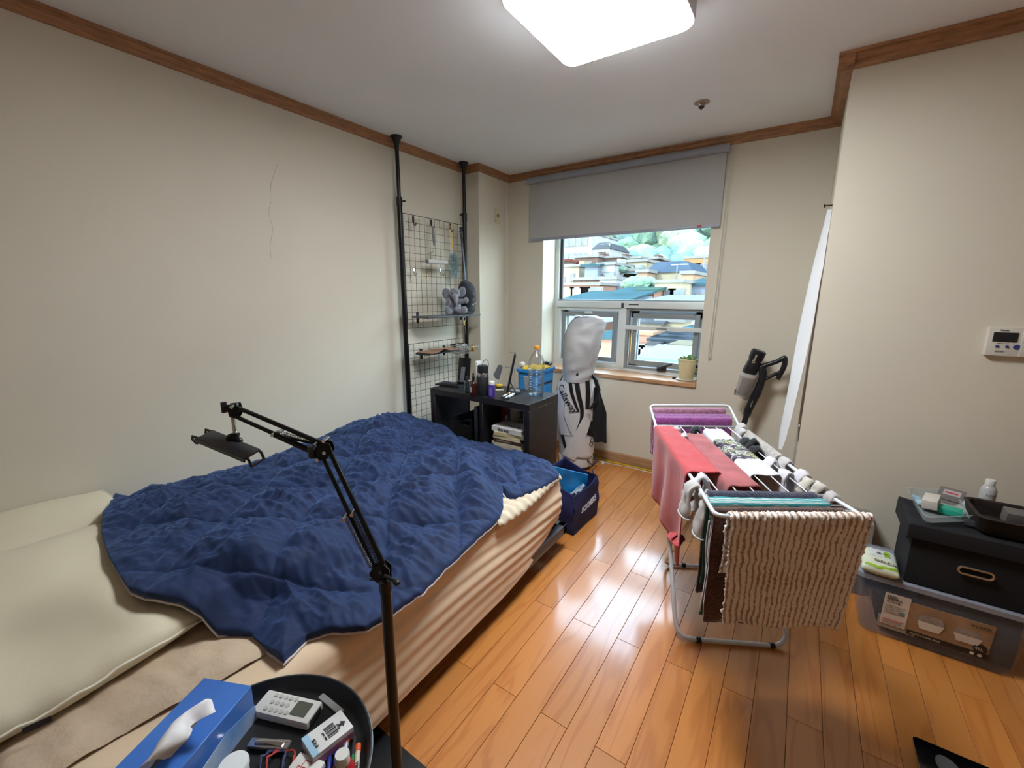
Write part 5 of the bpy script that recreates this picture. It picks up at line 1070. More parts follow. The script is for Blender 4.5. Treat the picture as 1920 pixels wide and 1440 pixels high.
# ================================================================ clothes rack
rw = M('rack_white', 'd3d6dc', .3, .1, var=(5, .02)); rg_ = M('rack_grey', 'a2a5a8', .35, .3, var=False)
ZR = .72
FL, FR, NL, NR = [at(*p, z=ZR) for p in ((1230, 799), (1387, 801), (1317, 925), (1555, 930))]
WL, WR = at(1218, 760, z=.76), at(1367, 760, z=.76); QL, QR = at(1342, 968, z=.745), at(1620, 969, z=.745)
rc = (FL+FR+NL+NR)/4
t = thing('clothes_rack', 'white folding clothes drying rack with two wings full of laundry', 'drying rack', (rc.x, rc.y, 0)); rack = t
def rtube(name, pts_, r, m, par=None, closed=False, rad=.03):
    """tube with rounded corners"""
    P_ = [Vector(p) for p in pts_]; out = [P_[0]]
    for i in range(1, len(P_)-1):
        a, b_, c_ = P_[i-1], P_[i], P_[i+1]; d1 = (a-b_).normalized(); d2 = (c_-b_).normalized(); rr = min(rad, (a-b_).length*.45, (c_-b_).length*.45)
        for k_ in range(6):
            f = k_/5; out.append((b_+d1*rr)*(1-f)**2+b_*2*f*(1-f)+(b_+d2*rr)*f*f)
    out.append(P_[-1]); bm = B(); tube(bm, out, r, 10); return obj(name, bm, m, par or t, world=True)
rtube('side_rail', [FL, NL], .0065, rw); rtube('side_rail', [FR, NR], .0065, rw)
rtube('cross_bar', [FL, FR], .006, rg_); rtube('cross_bar', [NL, NR], .006, rg_)
rtube('far_wing', [FL, WL, WR, FR], .006, rw, rad=.04); rtube('near_wing', [NL, QL, QR, NR], .006, rw, rad=.04)
def L2(f): return FL.lerp(FR, f)
def N2(f): return NL.lerp(NR, f)
WF = [.14, .29, .43, .57, .71, .86]
for f in WF: bm = B(); cyl(bm, L2(f), N2(f), .0022, seg=6); obj('wire', bm, rw, t, world=True)
def wing(a, b_, c_, d_, f): return a.lerp(c_, f), b_.lerp(d_, f)
for f in (.3, .55, .8):
    a, b_ = FL.lerp(WL, f), FR.lerp(WR, f); bm = B(); cyl(bm, a, b_, .002, seg=6); obj('wire', bm, rw, t, world=True)
for f in (.25, .5, .75):
    a, b_ = NL.lerp(QL, f), NR.lerp(QR, f); bm = B(); cyl(bm, a, b_, .002, seg=6); obj('wire', bm, rw, t, world=True)
ZF = .011
f0, f1 = at(1268, 1196, z=ZF), at(1480, 1213, z=ZF); g0 = at(1246, 1057, z=ZF); g1 = g0+(f1-f0)
fd = (f1-f0).normalized()
rtube('leg_frame', [FL.lerp(NL, .12)-V(0, 0, .012)+fd*.012, f0, f1, FR.lerp(NR, .12)-V(0, 0, .012)-fd*.012], .0085, rw, rad=.07)
rtube('leg_frame', [NL.lerp(FL, .06)-V(0, 0, .012)+fd*.03, g0, g1, NR.lerp(FR, .06)-V(0, 0, .012)-fd*.03], .008, rw, rad=.05)
for a, b_, fr_ in ((f0, f1, (.20, .85)), (g0, g1, (.22, .85))):
    for f in fr_: p = a.lerp(b_, f); bm = B(); cyl(bm, p-fd*.009, p+fd*.009, .0105, seg=14); obj('foot_clip', bm, black, t, world=True)
for p in (FL, NL, FR, NR): bm = B(); ell(bm, p-V(0, 0, .006), (.012, .012, .012)); obj('hinge', bm, rw, t, world=True)
# ---------------------------------------------------------------- laundry
def drape(name, label, cat, a0, a1, b0, b1, lenA, lenB, mat, th=.003, wr_=.006, group=None, flare=0.0, lift=.008, nu=50, nv=60, hemA=None, hemB=None, gap=0.0, seed=0, r=.01, sub=None, fold=10, fray=0):
    """cloth over two lines a (a0-a1) and b (b0-b1); hangs lenA on side a and lenB on side b"""
    A0, A1, B0, B1 = [Vector(p) for p in (a0, a1, b0, b1)]; W_ = ((B0-A0).length+(B1-A1).length)/2
    LA = lenA if callable(lenA) else (lambda u: lenA); LB = lenB if callable(lenB) else (lambda u: lenB)
    c_ = (A0+A1+B0+B1)/4; out = (((A0+A1)-(B0+B1))); out.z = 0
    if out.length < .01: dd_ = (A1-A0); out = V(-dd_.y, dd_.x, 0)
    out.normalize()
    bm = B()
    def fn(u, v):
        la, lb = LA(u), LB(u); tot = la+W_+lb; s = v*tot; pa = A0.lerp(A1, u); pb = B0.lerp(B1, u)
        if s < la:
            dd_ = la-s; k_ = min(1, dd_/.05); p = pa-V(0, 0, dd_)+out*(r*math.sin(min(1, dd_/.02)*PI/2)+gap*dd_)
            amp = wr_*(.3+1.2*dd_/max(.05, la)); w1 = math.sin(u*fold*2+2.5*nz((u*3, dd_*4, seed), 1))*amp
            p += out*w1*k_*.8
        elif s < la+W_:
            f = (s-la)/max(1e-6, W_); p = pa.lerp(pb, f); w1 = wr_*.5*nz((u*9, f*4, seed), 1.4)-.003*math.sin(PI*f); p += V(0, 0, w1)
        else:
            dd_ = s-la-W_; k_ = min(1, dd_/.05); p = pb-V(0, 0, dd_)-out*(r*math.sin(min(1, dd_/.02)*PI/2)+gap*dd_)
            amp = wr_*(.3+1.2*dd_/max(.05, lb)); p -= out*math.sin(u*fold*2+1+2.5*nz((u*3, dd_*4, seed+5), 1))*amp*k_*.8
        dist = max(la-s, s-la-W_, 0); ax2 = (A1-A0).normalized(); p += ax2*((u-.5)*flare*dist + .012*nz((u*2, dist*6, seed+2), 1)*min(1, dist*6))
        p += V(0, 0, lift)+out*.0012*nz((u*30, v*30, seed), 1)
        return p
    surf(bm, fn, nu, nv, th)
    cs = [v_.co for v_ in bm.verts]; zmin = min(c.z for c in cs)
    tt = thing(name, label, cat, (c_.x, c_.y, zmin), group=group); o = obj('cloth', bm, mat, tt, smooth=2, world=True)
    return tt, fn, o
def jersey(name, col, v=.06): return M(name, col, .9, bump=(350, .4, .0006), var=(10, v), sheen=.2)
def terry(name, col, v=.12, s=170, d=.004): return M(name, col, .95, bump=(s, 1.0, d), var=(60, v), sheen=.5)
out_ = V(0, 0, .0)
lat = (NR-NL).normalized()   # across the rack
red = jersey('shirt_red', 'b8464a'); salmon = jersey('shirt_salmon', 'a85a5c', .1)
# red shirt over the left rail and the first wire
a0, a1 = FL.lerp(NL, .03)-lat*.004, FL.lerp(NL, .80)-lat*.004; b0, b1 = L2(.14).lerp(N2(.14), .03)+lat*.02, L2(.14).lerp(N2(.14), .80)+lat*.05
def la(u): return lerp(.32, .35, u)+.02*math.sin(u*3)-.10*max(0, u-.72)/.28*0+(.02 if u > .8 else 0)
tt, fn, o = drape('red_shirt', 'coral red shirt folded over the left rail, sleeve hanging', 'shirt', a0, a1, b0, b1, la, .26, red, wr_=.009, fold=7, seed=1, gap=-.03, lift=.013)
bm = B(); p = fn(.96, .02); 
def slv(u, v):
    a = v*2*PI; q = fn(.93, .12).lerp(at(1258, 1004, z=.425), u); return q+V(math.cos(a)*lerp(.034, .022, u)*.6+.003*math.sin(a*5), math.sin(a)*lerp(.045, .03, u), .003*math.sin(u*14+a*2))
surf(bm, slv, 20, 24, .002); obj('sleeve', bm, red, tt, smooth=2, world=True)
# salmon shirt, wires 2-3
drape('salmon_shirt', 'dusty salmon shirt folded over the second and third wires', 'shirt', L2(.29).lerp(N2(.29), .17)-lat*.006, L2(.29).lerp(N2(.29), .93)-lat*.006, L2(.43).lerp(N2(.43), .17)+lat*.01, L2(.43).lerp(N2(.43), .93)+lat*.03, .21, .2, salmon, wr_=.008, fold=16, seed=4)
# white shirt with a printed band, wires 4-5
def floral():
    m = bpy.data.materials.new('floral_shirt'); m.use_nodes = True; nt = m.node_tree; b = nt.nodes['Principled BSDF']; L = nt.links.new
    tc = nt.nodes.new('ShaderNodeTexCoord'); at_ = nt.nodes.new('ShaderNodeAttribute'); at_.attribute_name = 'cloth_u'
    band = nt.nodes.new('ShaderNodeValToRGB'); band.color_ramp.interpolation = 'CONSTANT'; e = band.color_ramp.elements
    e[0].position = 0; e[0].color = (0, 0, 0, 1); e[1].position = .27; e[1].color = (1, 1, 1, 1); x_ = band.color_ramp.elements.new(.72); x_.color = (0, 0, 0, 1)
    L(at_.outputs['Fac'], band.inputs[0])
    n1 = nt.nodes.new('ShaderNodeTexVoronoi'); n1.inputs['Scale'].default_value = 26; L(tc.outputs['Object'], n1.inputs[0])
    n2 = nt.nodes.new('ShaderNodeTexNoise'); n2.inputs['Scale'].default_value = 22; n2.inputs['Distortion'].default_value = 1.5; L(tc.outputs['Object'], n2.inputs[0])
    cr = nt.nodes.new('ShaderNodeValToRGB'); cr.color_ramp.interpolation = 'CONSTANT'; els = cr.color_ramp.elements
    cols = [(0, '2c2430'), (.38, '55465a'), (.45, '3f5a34'), (.5, 'c8bcc8'), (.55, '6a8a3c'), (.6, '54465c'), (.66, 'c9b23a'), (.72, 'd8d4da')]
    els[0].position = 0; els[0].color = srgb(cols[0][1])+(1,); els[1].position = cols[1][0]; els[1].color = srgb(cols[1][1])+(1,)
    for p_, c_ in cols[2:]: q = els.new(p_); q.color = srgb(c_)+(1,)
    L(n2.outputs[0], cr.inputs[0])
    mx = nt.nodes.new('ShaderNodeMix'); mx.data_type = 'RGBA'; mx.inputs['A'].default_value = srgb('dcdde2')+(1,); L(cr.outputs[0], mx.inputs['B']); L(band.outputs[0], mx.inputs['Factor']); L(mx.outputs['Result'], b.inputs['Base Color']); b.inputs['Roughness'].default_value = .85
    return m
def set_u(o, nu, nv, closed=True):
    me = o.data; a = me.attributes.new('cloth_u', 'FLOAT', 'POINT'); n_ = (nu+1)*(nv+1); vals = [0.0]*len(me.vertices)
    for k_ in range(len(vals)): vals[k_] = ((k_ % n_)//(nv+1))/nu
    a.data.foreach_set('value', vals)
def set_v(o, nu, nv):
    me = o.data; a = me.attributes.new('cloth_v', 'FLOAT', 'POINT'); n_ = (nu+1)*(nv+1)
    a.data.foreach_set('value', [((k_ % n_) % (nv+1))/nv for k_ in range(len(me.vertices))])
tt, fn, o = drape('printed_shirt', 'white shirt with a dark floral print over the middle wires', 'shirt', L2(.57).lerp(N2(.57), .07)-lat*.008, L2(.57).lerp(N2(.57), .80)-lat*.008, L2(.71).lerp(N2(.71), .07)+lat*.01, L2(.71).lerp(N2(.71), .80)+lat*.03, .24, .22, floral(), wr_=.005, seed=8, fold=8); set_u(o, 50, 60)
# socks: a flattened tube that lies over a line and hangs on both sides
sk_g = jersey('sock_grey', 'bdbab8'); sk_w = jersey('sock_white', 'cfcdd2'); sk_b = jersey('sock_black', '1c1c20'); sk_c = jersey('sock_cream', 'c2bcb0')
def sock(label, p, across, m, l1=.10, l2=.07, w_=.036, grp='socks on the rack', side=None, seed=0, foot=.05):
    """p: point of the bar it hangs on; across: horizontal direction it hangs to"""
    a = Vector(across).normalized(); s = V(-a.y, a.x, 0); r2 = random.Random(seed)
    tw_ = r2.uniform(-.012, .012); pts_ = [p-a*.016-V(0, 0, l1)-s*(foot*.6+tw_), p-a*.018-V(0, 0, l1*.85)-s*foot*.2, p-a*.02-V(0, 0, l1*.45), p-a*.016-V(0, 0, .01), p+V(0, 0, .0115), p+a*.017-V(0, 0, .01), p+a*.022-V(0, 0, l2*.5), p+a*.024-V(0, 0, l2)]
    N_ = 26; path = [Vector(along([tuple(q) for q in pts_], i/N_)) for i in range(N_+1)]
    t_ = thing('sock', label, 'sock', (p.x, p.y, p.z-max(l1, l2)), group=grp); bm = B(); rings = []
    for i, q in enumerate(path):
        d_ = (path[min(i+1, N_)]-path[max(i-1, 0)]).normalized(); n_ = d_.cross(s).normalized(); f = i/N_
        hw = w_*.9*(.62+.25*math.sin(PI*min(1, f*3))*(f < .33)+.18*(f > .8))*(1+.12*nz((f*6, seed, 0), 1)); ht = .0065*(1+.7*nz((f*9, seed, 3), 1))+.002+.004*(abs(f-.5) > .4)
        if f < .06: hw *= .5+.5*f/.06
        rings.append([q+s*math.cos(b_)*hw+n_*math.sin(b_)*ht+n_*.009*nz((f*11, math.cos(b_)*2.5, seed), 1)+s*.006*nz((f*8, seed, 7), 1) for b_ in np.linspace(0, 2*PI, 17)[:-1]])
    ring_loft(bm, rings); obj('knit', bm, m, t_, smooth=2, world=True)
    bm = B(); tube(bm, [path[-1]+s*math.cos(b_)*w_*.82+(path[-1]-path[-2]).normalized()*.001+V(0, 0, 0)+((path[-1]-path[-2]).normalized().cross(s)).normalized()*math.sin(b_)*.013 for b_ in np.linspace(0, 2*PI, 17)[:-1]], .0035, 6, closed=True); obj('cuff', bm, m, t_, smooth=2, world=True)
ll = lat
def on(f, s_): return L2(f).lerp(N2(f), s_)
sock('pale grey sock over the first wire, beside the red shirt', on(.2, .10), ll, sk_g, .07, .06, .04, seed=1)
sock('pale grey sock pressed between red and salmon shirts', on(.22, .24), ll, sk_g, .08, .07, .035, seed=2)
sock('black sock between the salmon shirt and the far cross bar', on(.43, .09), ll, sk_b, .06, .08, .042, seed=3)
sock('pale grey sock at the far right corner of the rack', on(1.0, .03)+V(0, 0, .004), ll, sk_g, .10, .08, .04, seed=4)
sock('grey sock hanging just inside the far right corner', on(.95, .12), ll, sk_g, .10, .06, .035, seed=5)
sock('black sock on the right wire beside the printed shirt', on(.86, .30), ll, sk_b, .08, .07, .042, seed=6)
sock('second black sock, nearer, on the right wire', on(.86, .44), ll, sk_b, .08, .07, .042, seed=7)
sock('third black sock, crumpled between the other two', on(.88, .37)+V(0, 0, .012), ll, sk_b, .05, .06, .03, seed=17)
sock('white sock right behind the black ones on the right wire', on(.86, .62), ll, sk_w, .09, .08, .046, seed=8)
sock('white sock on the right wire near the near cross bar', on(.86, .78), ll, sk_w, .09, .09, .046, seed=9)
sock('cream sock folded beside the near cross bar', on(.93, .90)+V(0, 0, .008), ll, sk_c, .05, .06, .034, seed=10)
sock('cream sock with a button mark at the near right corner', on(.97, .96)+V(0, 0, .012), ll, sk_c, .04, .05, .032, seed=11)
sock('grey sock on the right rail, nearest the grey towel', on(1.0, .62), ll, sk_g, .08, .06, .045, seed=12)
sock('white sock on the right rail, middle of the row', on(1.0, .78), ll, sk_w, .08, .06, .042, seed=13)
sock('white sock on the right rail, nearest the near wing', on(1.0, .92), ll, sk_w, .07, .05, .04, seed=14)
sock('grey sock rolled over the hinge of the near wing', on(1.0, 1.02)+V(0, 0, .002), ll, sk_g, .05, .04, .034, seed=15)
sock('large pale grey sock at the near left corner', on(0, .93)-ll*.012+V(0, 0, .0), -ll, sk_g, .10, .10, .045, seed=16, foot=.09)
sock('pale grey sock hanging below the near left corner', on(.04, 1.03)-V(0, 0, .02), -ll, sk_g, .15, .11, .038, seed=18, foot=.03)
sock('white sock knotted over the left rail by the red shirt', on(.06, .87)+V(0, 0, .008), ll, sk_w, .05, .05, .03, seed=19)
# grey towel on the right rail
drape('grey_towel', 'pale grey terry towel hanging over the right rail', 'towel', on(1.0, .12)+ll*.004, on(1.0, .56)+ll*.004, on(1.0, .12)-ll*.004, on(1.0, .56)-ll*.004, .22, .13, terry('towel_grey', 'b5aea6', .1, 120, .006), th=.008, wr_=.004, seed=20, r=.012)
# far wing towels
def wl(f, g=0.0): return FL.lerp(WL, f)+lat*g
def wr2(f, g=0.0): return FR.lerp(WR, f)-lat*g
drape('purple_towel', 'magenta purple terry towel on the far wing', 'towel', wl(.3, .01), wr2(.3, .02), wl(.52, .01), wr2(.52, .02), .26, .22, terry('towel_purple', '8d3f86', .15), th=.008, wr_=.005, seed=22, r=.006)
drape('pink_towel', 'dusty pink towel behind the purple one on the far wing', 'towel', wl(.74, .01), wr2(.74, .03), wl(.82, .01), wr2(.82, .03), .24, .2, terry('towel_pink', 'a8708a', .15), th=.006, wr_=.005, seed=23, r=.005)
# near wing towels, from the cross bar outwards
def nl(f, g=0.0): return NL.lerp(QL, f)+lat*g
def nr(f, g=0.0): return NR.lerp(QR, f)-lat*g
drape('navy_towel', 'dark navy terry towel nearest the cross bar on the near wing', 'towel', nl(.06, .012), nr(.06, .05), nl(.16, .012), nr(.16, .05), .36, .30, terry('towel_navy', '20233f', .15), th=.008, wr_=.004, seed=24, r=.003)
def teal_mat():
    m = bpy.data.materials.new('teal_pattern'); m.use_nodes = True; nt = m.node_tree; b = nt.nodes['Principled BSDF']; L = nt.links.new
    au = nt.nodes.new('ShaderNodeAttribute'); au.attribute_name = 'cloth_u'; av = nt.nodes.new('ShaderNodeAttribute'); av.attribute_name = 'cloth_v'
    cb = nt.nodes.new('ShaderNodeCombineXYZ'); mu = nt.nodes.new('ShaderNodeMath'); mu.operation = 'MULTIPLY'; mu.inputs[1].default_value = 9; mv = nt.nodes.new('ShaderNodeMath'); mv.operation = 'MULTIPLY'; mv.inputs[1].default_value = 16
    L(au.outputs['Fac'], mu.inputs[0]); L(av.outputs['Fac'], mv.inputs[0]); L(mu.outputs[0], cb.inputs[0]); L(mv.outputs[0], cb.inputs[1])
    vo = nt.nodes.new('ShaderNodeTexVoronoi'); vo.feature = 'DISTANCE_TO_EDGE'; vo.inputs['Scale'].default_value = 1.0; L(cb.outputs[0], vo.inputs[0])
    w_ = nt.nodes.new('ShaderNodeTexWave'); w_.wave_type = 'RINGS'; w_.inputs['Scale'].default_value = .9; w_.inputs['Distortion'].default_value = 3; L(cb.outputs[0], w_.inputs[0])
    cr = nt.nodes.new('ShaderNodeValToRGB'); cr.color_ramp.interpolation = 'CONSTANT'; cr.color_ramp.elements[0].color = srgb('b6bdb4')+(1,); cr.color_ramp.elements[1].position = .38; cr.color_ramp.elements[1].color = srgb('2f8a90')+(1,); L(w_.outputs[0], cr.inputs[0])
    band = nt.nodes.new('ShaderNodeMath'); band.operation = 'COMPARE'; band.inputs[1].default_value = .5; band.inputs[2].default_value = .10; L(av.outputs['Fac'], band.inputs[0])
    mx = nt.nodes.new('ShaderNodeMix'); mx.data_type = 'RGBA'; mx.inputs['A'].default_value = srgb('2f5c5a')+(1,); L(cr.outputs[0], mx.inputs['B']); L(band.outputs[0], mx.inputs['Factor']); L(mx.outputs['Result'], b.inputs['Base Color']); b.inputs['Roughness'].default_value = .9
    return m
tt, fn, o = drape('teal_towel', 'teal and grey patterned beach towel on the near wing', 'towel', nl(.52, .006), nr(.52, .045), nl(.27, .006), nr(.27, .045), .375, .30, teal_mat(), th=.004, wr_=.004, seed=25, r=.004); set_u(o, 50, 60); set_v(o, 50, 60)
bm = B(); surf(bm, lambda u, v: fn(0, .02+.42*u)+V(-.0, 0, 0)-lat*.002+lat*.0*v+(fn(.012, .02+.42*u)-fn(0, .02+.42*u))*v, 20, 1, .0045); obj('pale_hem', bm, sk_w, tt, smooth=2, world=True)
drape('brown_towel', 'dark brown terry towel behind the striped mat', 'towel', nl(.80, .005), nr(.80, .03), nl(.68, .005), nr(.68, .03), .362, .30, terry('towel_brown', '4c2c20', .2), th=.008, wr_=.004, seed=26, r=.003)
def stripe_mat():
    m = bpy.data.materials.new('mat_striped'); m.use_nodes = True; nt = m.node_tree; b = nt.nodes['Principled BSDF']; L = nt.links.new
    au = nt.nodes.new('ShaderNodeAttribute'); au.attribute_name = 'cloth_u'; mu = nt.nodes.new('ShaderNodeMath'); mu.operation = 'MULTIPLY'; mu.inputs[1].default_value = 2*PI*22; s = nt.nodes.new('ShaderNodeMath'); s.operation = 'SINE'
    tc = nt.nodes.new('ShaderNodeTexCoord'); n_ = nt.nodes.new('ShaderNodeTexNoise'); n_.inputs['Scale'].default_value = 90; L(tc.outputs['Object'], n_.inputs[0])
    n3 = nt.nodes.new('ShaderNodeTexNoise'); n3.inputs['Scale'].default_value = 14; L(tc.outputs['Object'], n3.inputs[0])
    ad = nt.nodes.new('ShaderNodeMath'); ad.operation = 'MULTIPLY_ADD'; ad.inputs[1].default_value = 5.0; L(n3.outputs[0], ad.inputs[0]); L(au.outputs['Fac'], mu.inputs[0]); L(mu.outputs[0], ad.inputs[2]); L(ad.outputs[0], s.inputs[0])
    a2 = nt.nodes.new('ShaderNodeMath'); a2.operation = 'MULTIPLY_ADD'; a2.inputs[1].default_value = 1.6; L(n_.outputs[0], a2.inputs[0]); L(s.outputs[0], a2.inputs[2])
    mr = nt.nodes.new('ShaderNodeMapRange'); mr.inputs[1].default_value = .0; mr.inputs[2].default_value = .8; L(a2.outputs[0], mr.inputs[0])
    mx = nt.nodes.new('ShaderNodeMix'); mx.data_type = 'RGBA'; mx.inputs['A'].default_value = srgb('b09078')+(1,); mx.inputs['B'].default_value = srgb('f4ece4')+(1,); L(mr.outputs[0], mx.inputs['Factor']); L(mx.outputs['Result'], b.inputs['Base Color']); b.inputs['Roughness'].default_value = .95; b.inputs['Sheen Weight'].default_value = .3
    bp = nt.nodes.new('ShaderNodeBump'); bp.inputs['Strength'].default_value = .9; bp.inputs['Distance'].default_value = .004; L(n_.outputs[0], bp.inputs['Height']); L(bp.outputs[0], b.inputs['Normal'])
    return m
# the mat: real ribs in the pile
QL2, QR2 = QL+lat*.036, QR+lat*.016
def matfn(u, v):
    la_, lb_, W_ = .318+.03*u, .18, .022; s = v*(la_+lb_+W_); outv = V(QR.y-QL.y, -(QR.x-QL.x), 0).normalized(); 
    if outv.y > 0: outv = -outv
    p = QL2.lerp(QR2, u); wob = .012*nz((u*3, v*5, 3), 1)
    if s < la_: d_ = la_-s; p = p-V(0, 0, d_)+outv*(.014+.012*math.sin(u*5+1)*d_*2); hgt = 1; nrm = outv; p += (QR2-QL2).normalized()*(-.05*d_*1.0+(u-.5)*-.12*d_)
    elif s < la_+W_: a = (s-la_)/W_*PI; p = p+outv*.014*math.cos(a)+V(0, 0, .012*math.sin(a)); nrm = outv*math.cos(a)+V(0, 0, math.sin(a))
    else: d_ = s-la_-W_; p = p-V(0, 0, d_)-outv*.014; nrm = -outv
    rib = math.sin(2*PI*22*u+2.6*nz((u*4, v*9, 1), 1)); p += (QR2-QL2).normalized()*.004*nz((u*6, v*22, 4), 1); p += nrm*(.0013*rib+.0045*nz((u*70, v*85, 0), 1)+.003*nz((u*150, v*180, 5), 1))
    p += V(0, 0, .006*math.sin(u*9)*(1 if v < .02 else 0)); return p
bm = B(); surf(bm, matfn, 260, 130, .006); cs = [v_.co for v_ in bm.verts]; c_ = (QL+QR)/2
tt = thing('striped_bath_mat', 'thick beige and tan striped bath mat hanging on the front bar', 'bath mat', (c_.x, c_.y, min(c.z for c in cs))); o = obj('pile', bm, stripe_mat(), tt, smooth=2, world=True); set_u(o, 260, 130)
bm = B(); p0_, p1_ = matfn(.10, .035), matfn(.155, .03); ov = V(QR.y-QL.y, -(QR.x-QL.x), 0).normalized(); ov = -ov if ov.y > 0 else ov
box(bm, (p0_+p1_)/2+ov*.008, ((p1_-p0_).length, .0015, .014), rot=rz(math.atan2((p1_-p0_).y, (p1_-p0_).x))); cl_ = obj('care_label', bm, M('label_cream', 'd6d0bc', .6), tt, world=True)
bm = B(); box(bm, (p0_+p1_)/2+ov*.0092, ((p1_-p0_).length*.7, .0008, .002), rot=rz(math.atan2((p1_-p0_).y, (p1_-p0_).x))); obj('print_bar', bm, ink, cl_, world=True)
# ================================================================ vacuum cleaner leaning on the back wall
vy = 3.06; t = thing('stick_vacuum', 'black cordless stick vacuum with clear dust bin leaning in the alcove', 'vacuum cleaner', (-.26, 3.04, 0))
def vp(x_, y_, yy=vy): return at(x_, y_, y=yy)
vb = M('vacuum_black', '1c1c1f', .35, var=(5, .1)); 
bm = B(); tube(bm, [V(-.315, 3.0, .05), vp(1393, 800, 3.04), vp(1401, 775, 3.05)], .017, 14); obj('tube', bm, vb, t, world=True)
bm = B(); tube(bm, [vp(1400, 779), vp(1403, 768), vp(1420, 735), vp(1422, 728)], [.022, .025, .026, .022], 14); obj('tube_socket', bm, vb, t, world=True)
bm = B(); tube(bm, [vp(1417, 742), vp(1424, 725), vp(1431, 706), vp(1427, 690)], [.02, .024, .022, .018], 12); obj('neck', bm, vb, t, world=True)
bm = B(); tube(bm, [vp(1403, 702), vp(1405, 697), vp(1413, 682), vp(1415, 676), vp(1417, 672), vp(1423, 659), vp(1424, 657)], [.035, .042, .041, .036, .042, .043, .036], 24); obj('motor_body', bm, vb, t, world=True)
bm = B(); tube(bm, [vp(1390, 743), vp(1391, 742), vp(1404, 705), vp(1405, 703)], [.04, .046, .050, .046], 24); obj('dust_bin', bm, frosted('bin_smoke', '9a938c', .55, .15), t, world=True)
bm = B(); tube(bm, [vp(1404, 706), vp(1406, 700)], [.051, .051], 24); obj('bin_ring', bm, M('ring_grey', 'b3aeaa', .4), t, world=True)
bm = B(); tube(bm, [vp(1391, 740), vp(1401, 712)], [.030, .028], 14); obj('filter', bm, M('filter_grey', '5c5652', .7), t, world=True)
bm = B(); box(bm, vp(1379, 735)+V(0, 0, 0), (.012, .02, .035), bev=.003); obj('latch', bm, vb, t, world=True)
bm = B()
def smooth_tube(pp, rr, n_=24):
    P_ = [tuple(vp(*q))+(r_,) for q, r_ in zip(pp, rr)]; S_ = [along(P_, i/n_) for i in range(n_+1)]; tube(bm, [q[:3] for q in S_], [q[3] for q in S_], 12)
smooth_tube([(1424, 690), (1438, 684), (1454, 679), (1466, 673), (1472, 671), (1471, 684), (1465, 698), (1458, 711)], [.016, .015, .014, .014, .013, .015, .015, .012]); smooth_tube([(1424, 713), (1438, 709), (1450, 703), (1463, 698)], [.015, .012, .011, .013])
smooth_tube([(1428, 682), (1434, 695), (1430, 712)], [.014, .012, .016]); obj('handle', bm, vb, t, world=True)
bm = B(); box(bm, vp(1435, 693)+V(0, -.004, 0), (.006, .01, .02), bev=.002); obj('trigger', bm, vb, t, world=True)
d_ = (vp(1421, 663)-vp(1415, 680)); text('lettering', 'Dibea', .024, vp(1416, 680)+V(0, -.044, 0), d_, (-d_.z, 0, d_.x), M('print_cream', '', .6), t, lift=.001)
d_ = (vp(1414, 745)-vp(1408, 762)); text('lettering', 'wireless', .013, vp(1409, 762)+V(0, -.027, 0), d_, (-d_.z, 0, d_.x), M('print_cream', '', .6), t, lift=.001)
bm = B(); box(bm, (-.33, 2.97, .035), (.24, .1, .06), bev=.02); obj('floor_head', bm, vb, t, world=True)
bm = B(); ring_loft(bm, [[V(a_*math.cos(k_*2*PI/40), a_*math.sin(k_*2*PI/40), z_) for k_ in range(40)] for z_, a_ in ((0, .10), (.36, .125), (.375, .13), (.385, .128), (.38, .118), (.03, .095), (.028, .001))])
t = thing('waste_bin', 'round black waste bin in the alcove corner behind the rack', 'bin', (-.085, 2.85, 0)); obj('bin', bm, black, t)
bm = B(); ell(bm, at(1500, 799, y=2.53), (.008, .008, .01)); p = at(1500, 799, y=2.5); tube(bm, [at(1500, 799, y=2.53), V(XC, 2.53, p.z)], .003, 6); solo('white_hook', bm, white, 'small white hook low on the alcove wall edge', 'hook')
# ================================================================ boxes on the right
tubm = frosted('tub_clear', '9aa0aa', .16, .25); rimm = frosted('tub_rim', '9a9ea8', .72, .35)
tx0, tx1, ty0, ty1, tz_ = .305, .80, 2.022, 2.29, .262
t = thing('storage_tub', 'large translucent plastic storage tub with a product label', 'storage box', ((tx0+tx1)/2, (ty0+ty1)/2, 0)); tcx, tcy = (tx0+tx1)/2, (ty0+ty1)/2
ring = lambda g, z_, r_=.03: [V(x_, y_, z_) for x_, y_ in rrect(tx1-tx0-2*g, ty1-ty0-2*g*.6, r_, 5)]
bm = B(); ring_loft(bm, [ring(.038, .003), ring(.034, .008), ring(.006, tz_-.02), ring(.008, tz_-.018), ring(.037, .012)]); obj('tub', bm, tubm, t)
bm = B(); ring_loft(bm, [ring(.006, tz_-.022), ring(-.006, tz_-.02), ring(-.006, tz_-.002), ring(.0, tz_), ring(.01, tz_), ring(.01, tz_-.018), ring(.006, tz_-.022)], cap0=False, cap1=False); obj('rim', bm, rimm, t)
bm = B(); ring_loft(bm, [ring(.012, tz_-.004), ring(.012, tz_-.0015)]); obj('lid', bm, rimm, t)
bm = B(); box(bm, (tcx+.03, tcy, .12), (.38, .19, .2), bev=.02); solo('dark_clothes', bm, M('cloth_darkblue', '20242e', .9, bump=(18, .8, .02), var=(9, .3)), 'dark folded clothes filling the storage tub', 'clothes')
bm = B(); bmesh.ops.create_icosphere(bm, subdivisions=4, radius=1)
for v_ in bm.verts: v_.co = V(tx0+.135+v_.co.x*.10, ty0+.085+v_.co.y*.055, .195+v_.co.z*.045)+V(1, 1, 1)*.008*nz(tuple(v_.co), 3)
solo('blue_cloth', bm, M('cloth_blue', '2a6ca8', .8, bump=(20, .6, .01), var=(9, .25)), 'bright blue cloth bundle seen through the tub left end', 'cloth')
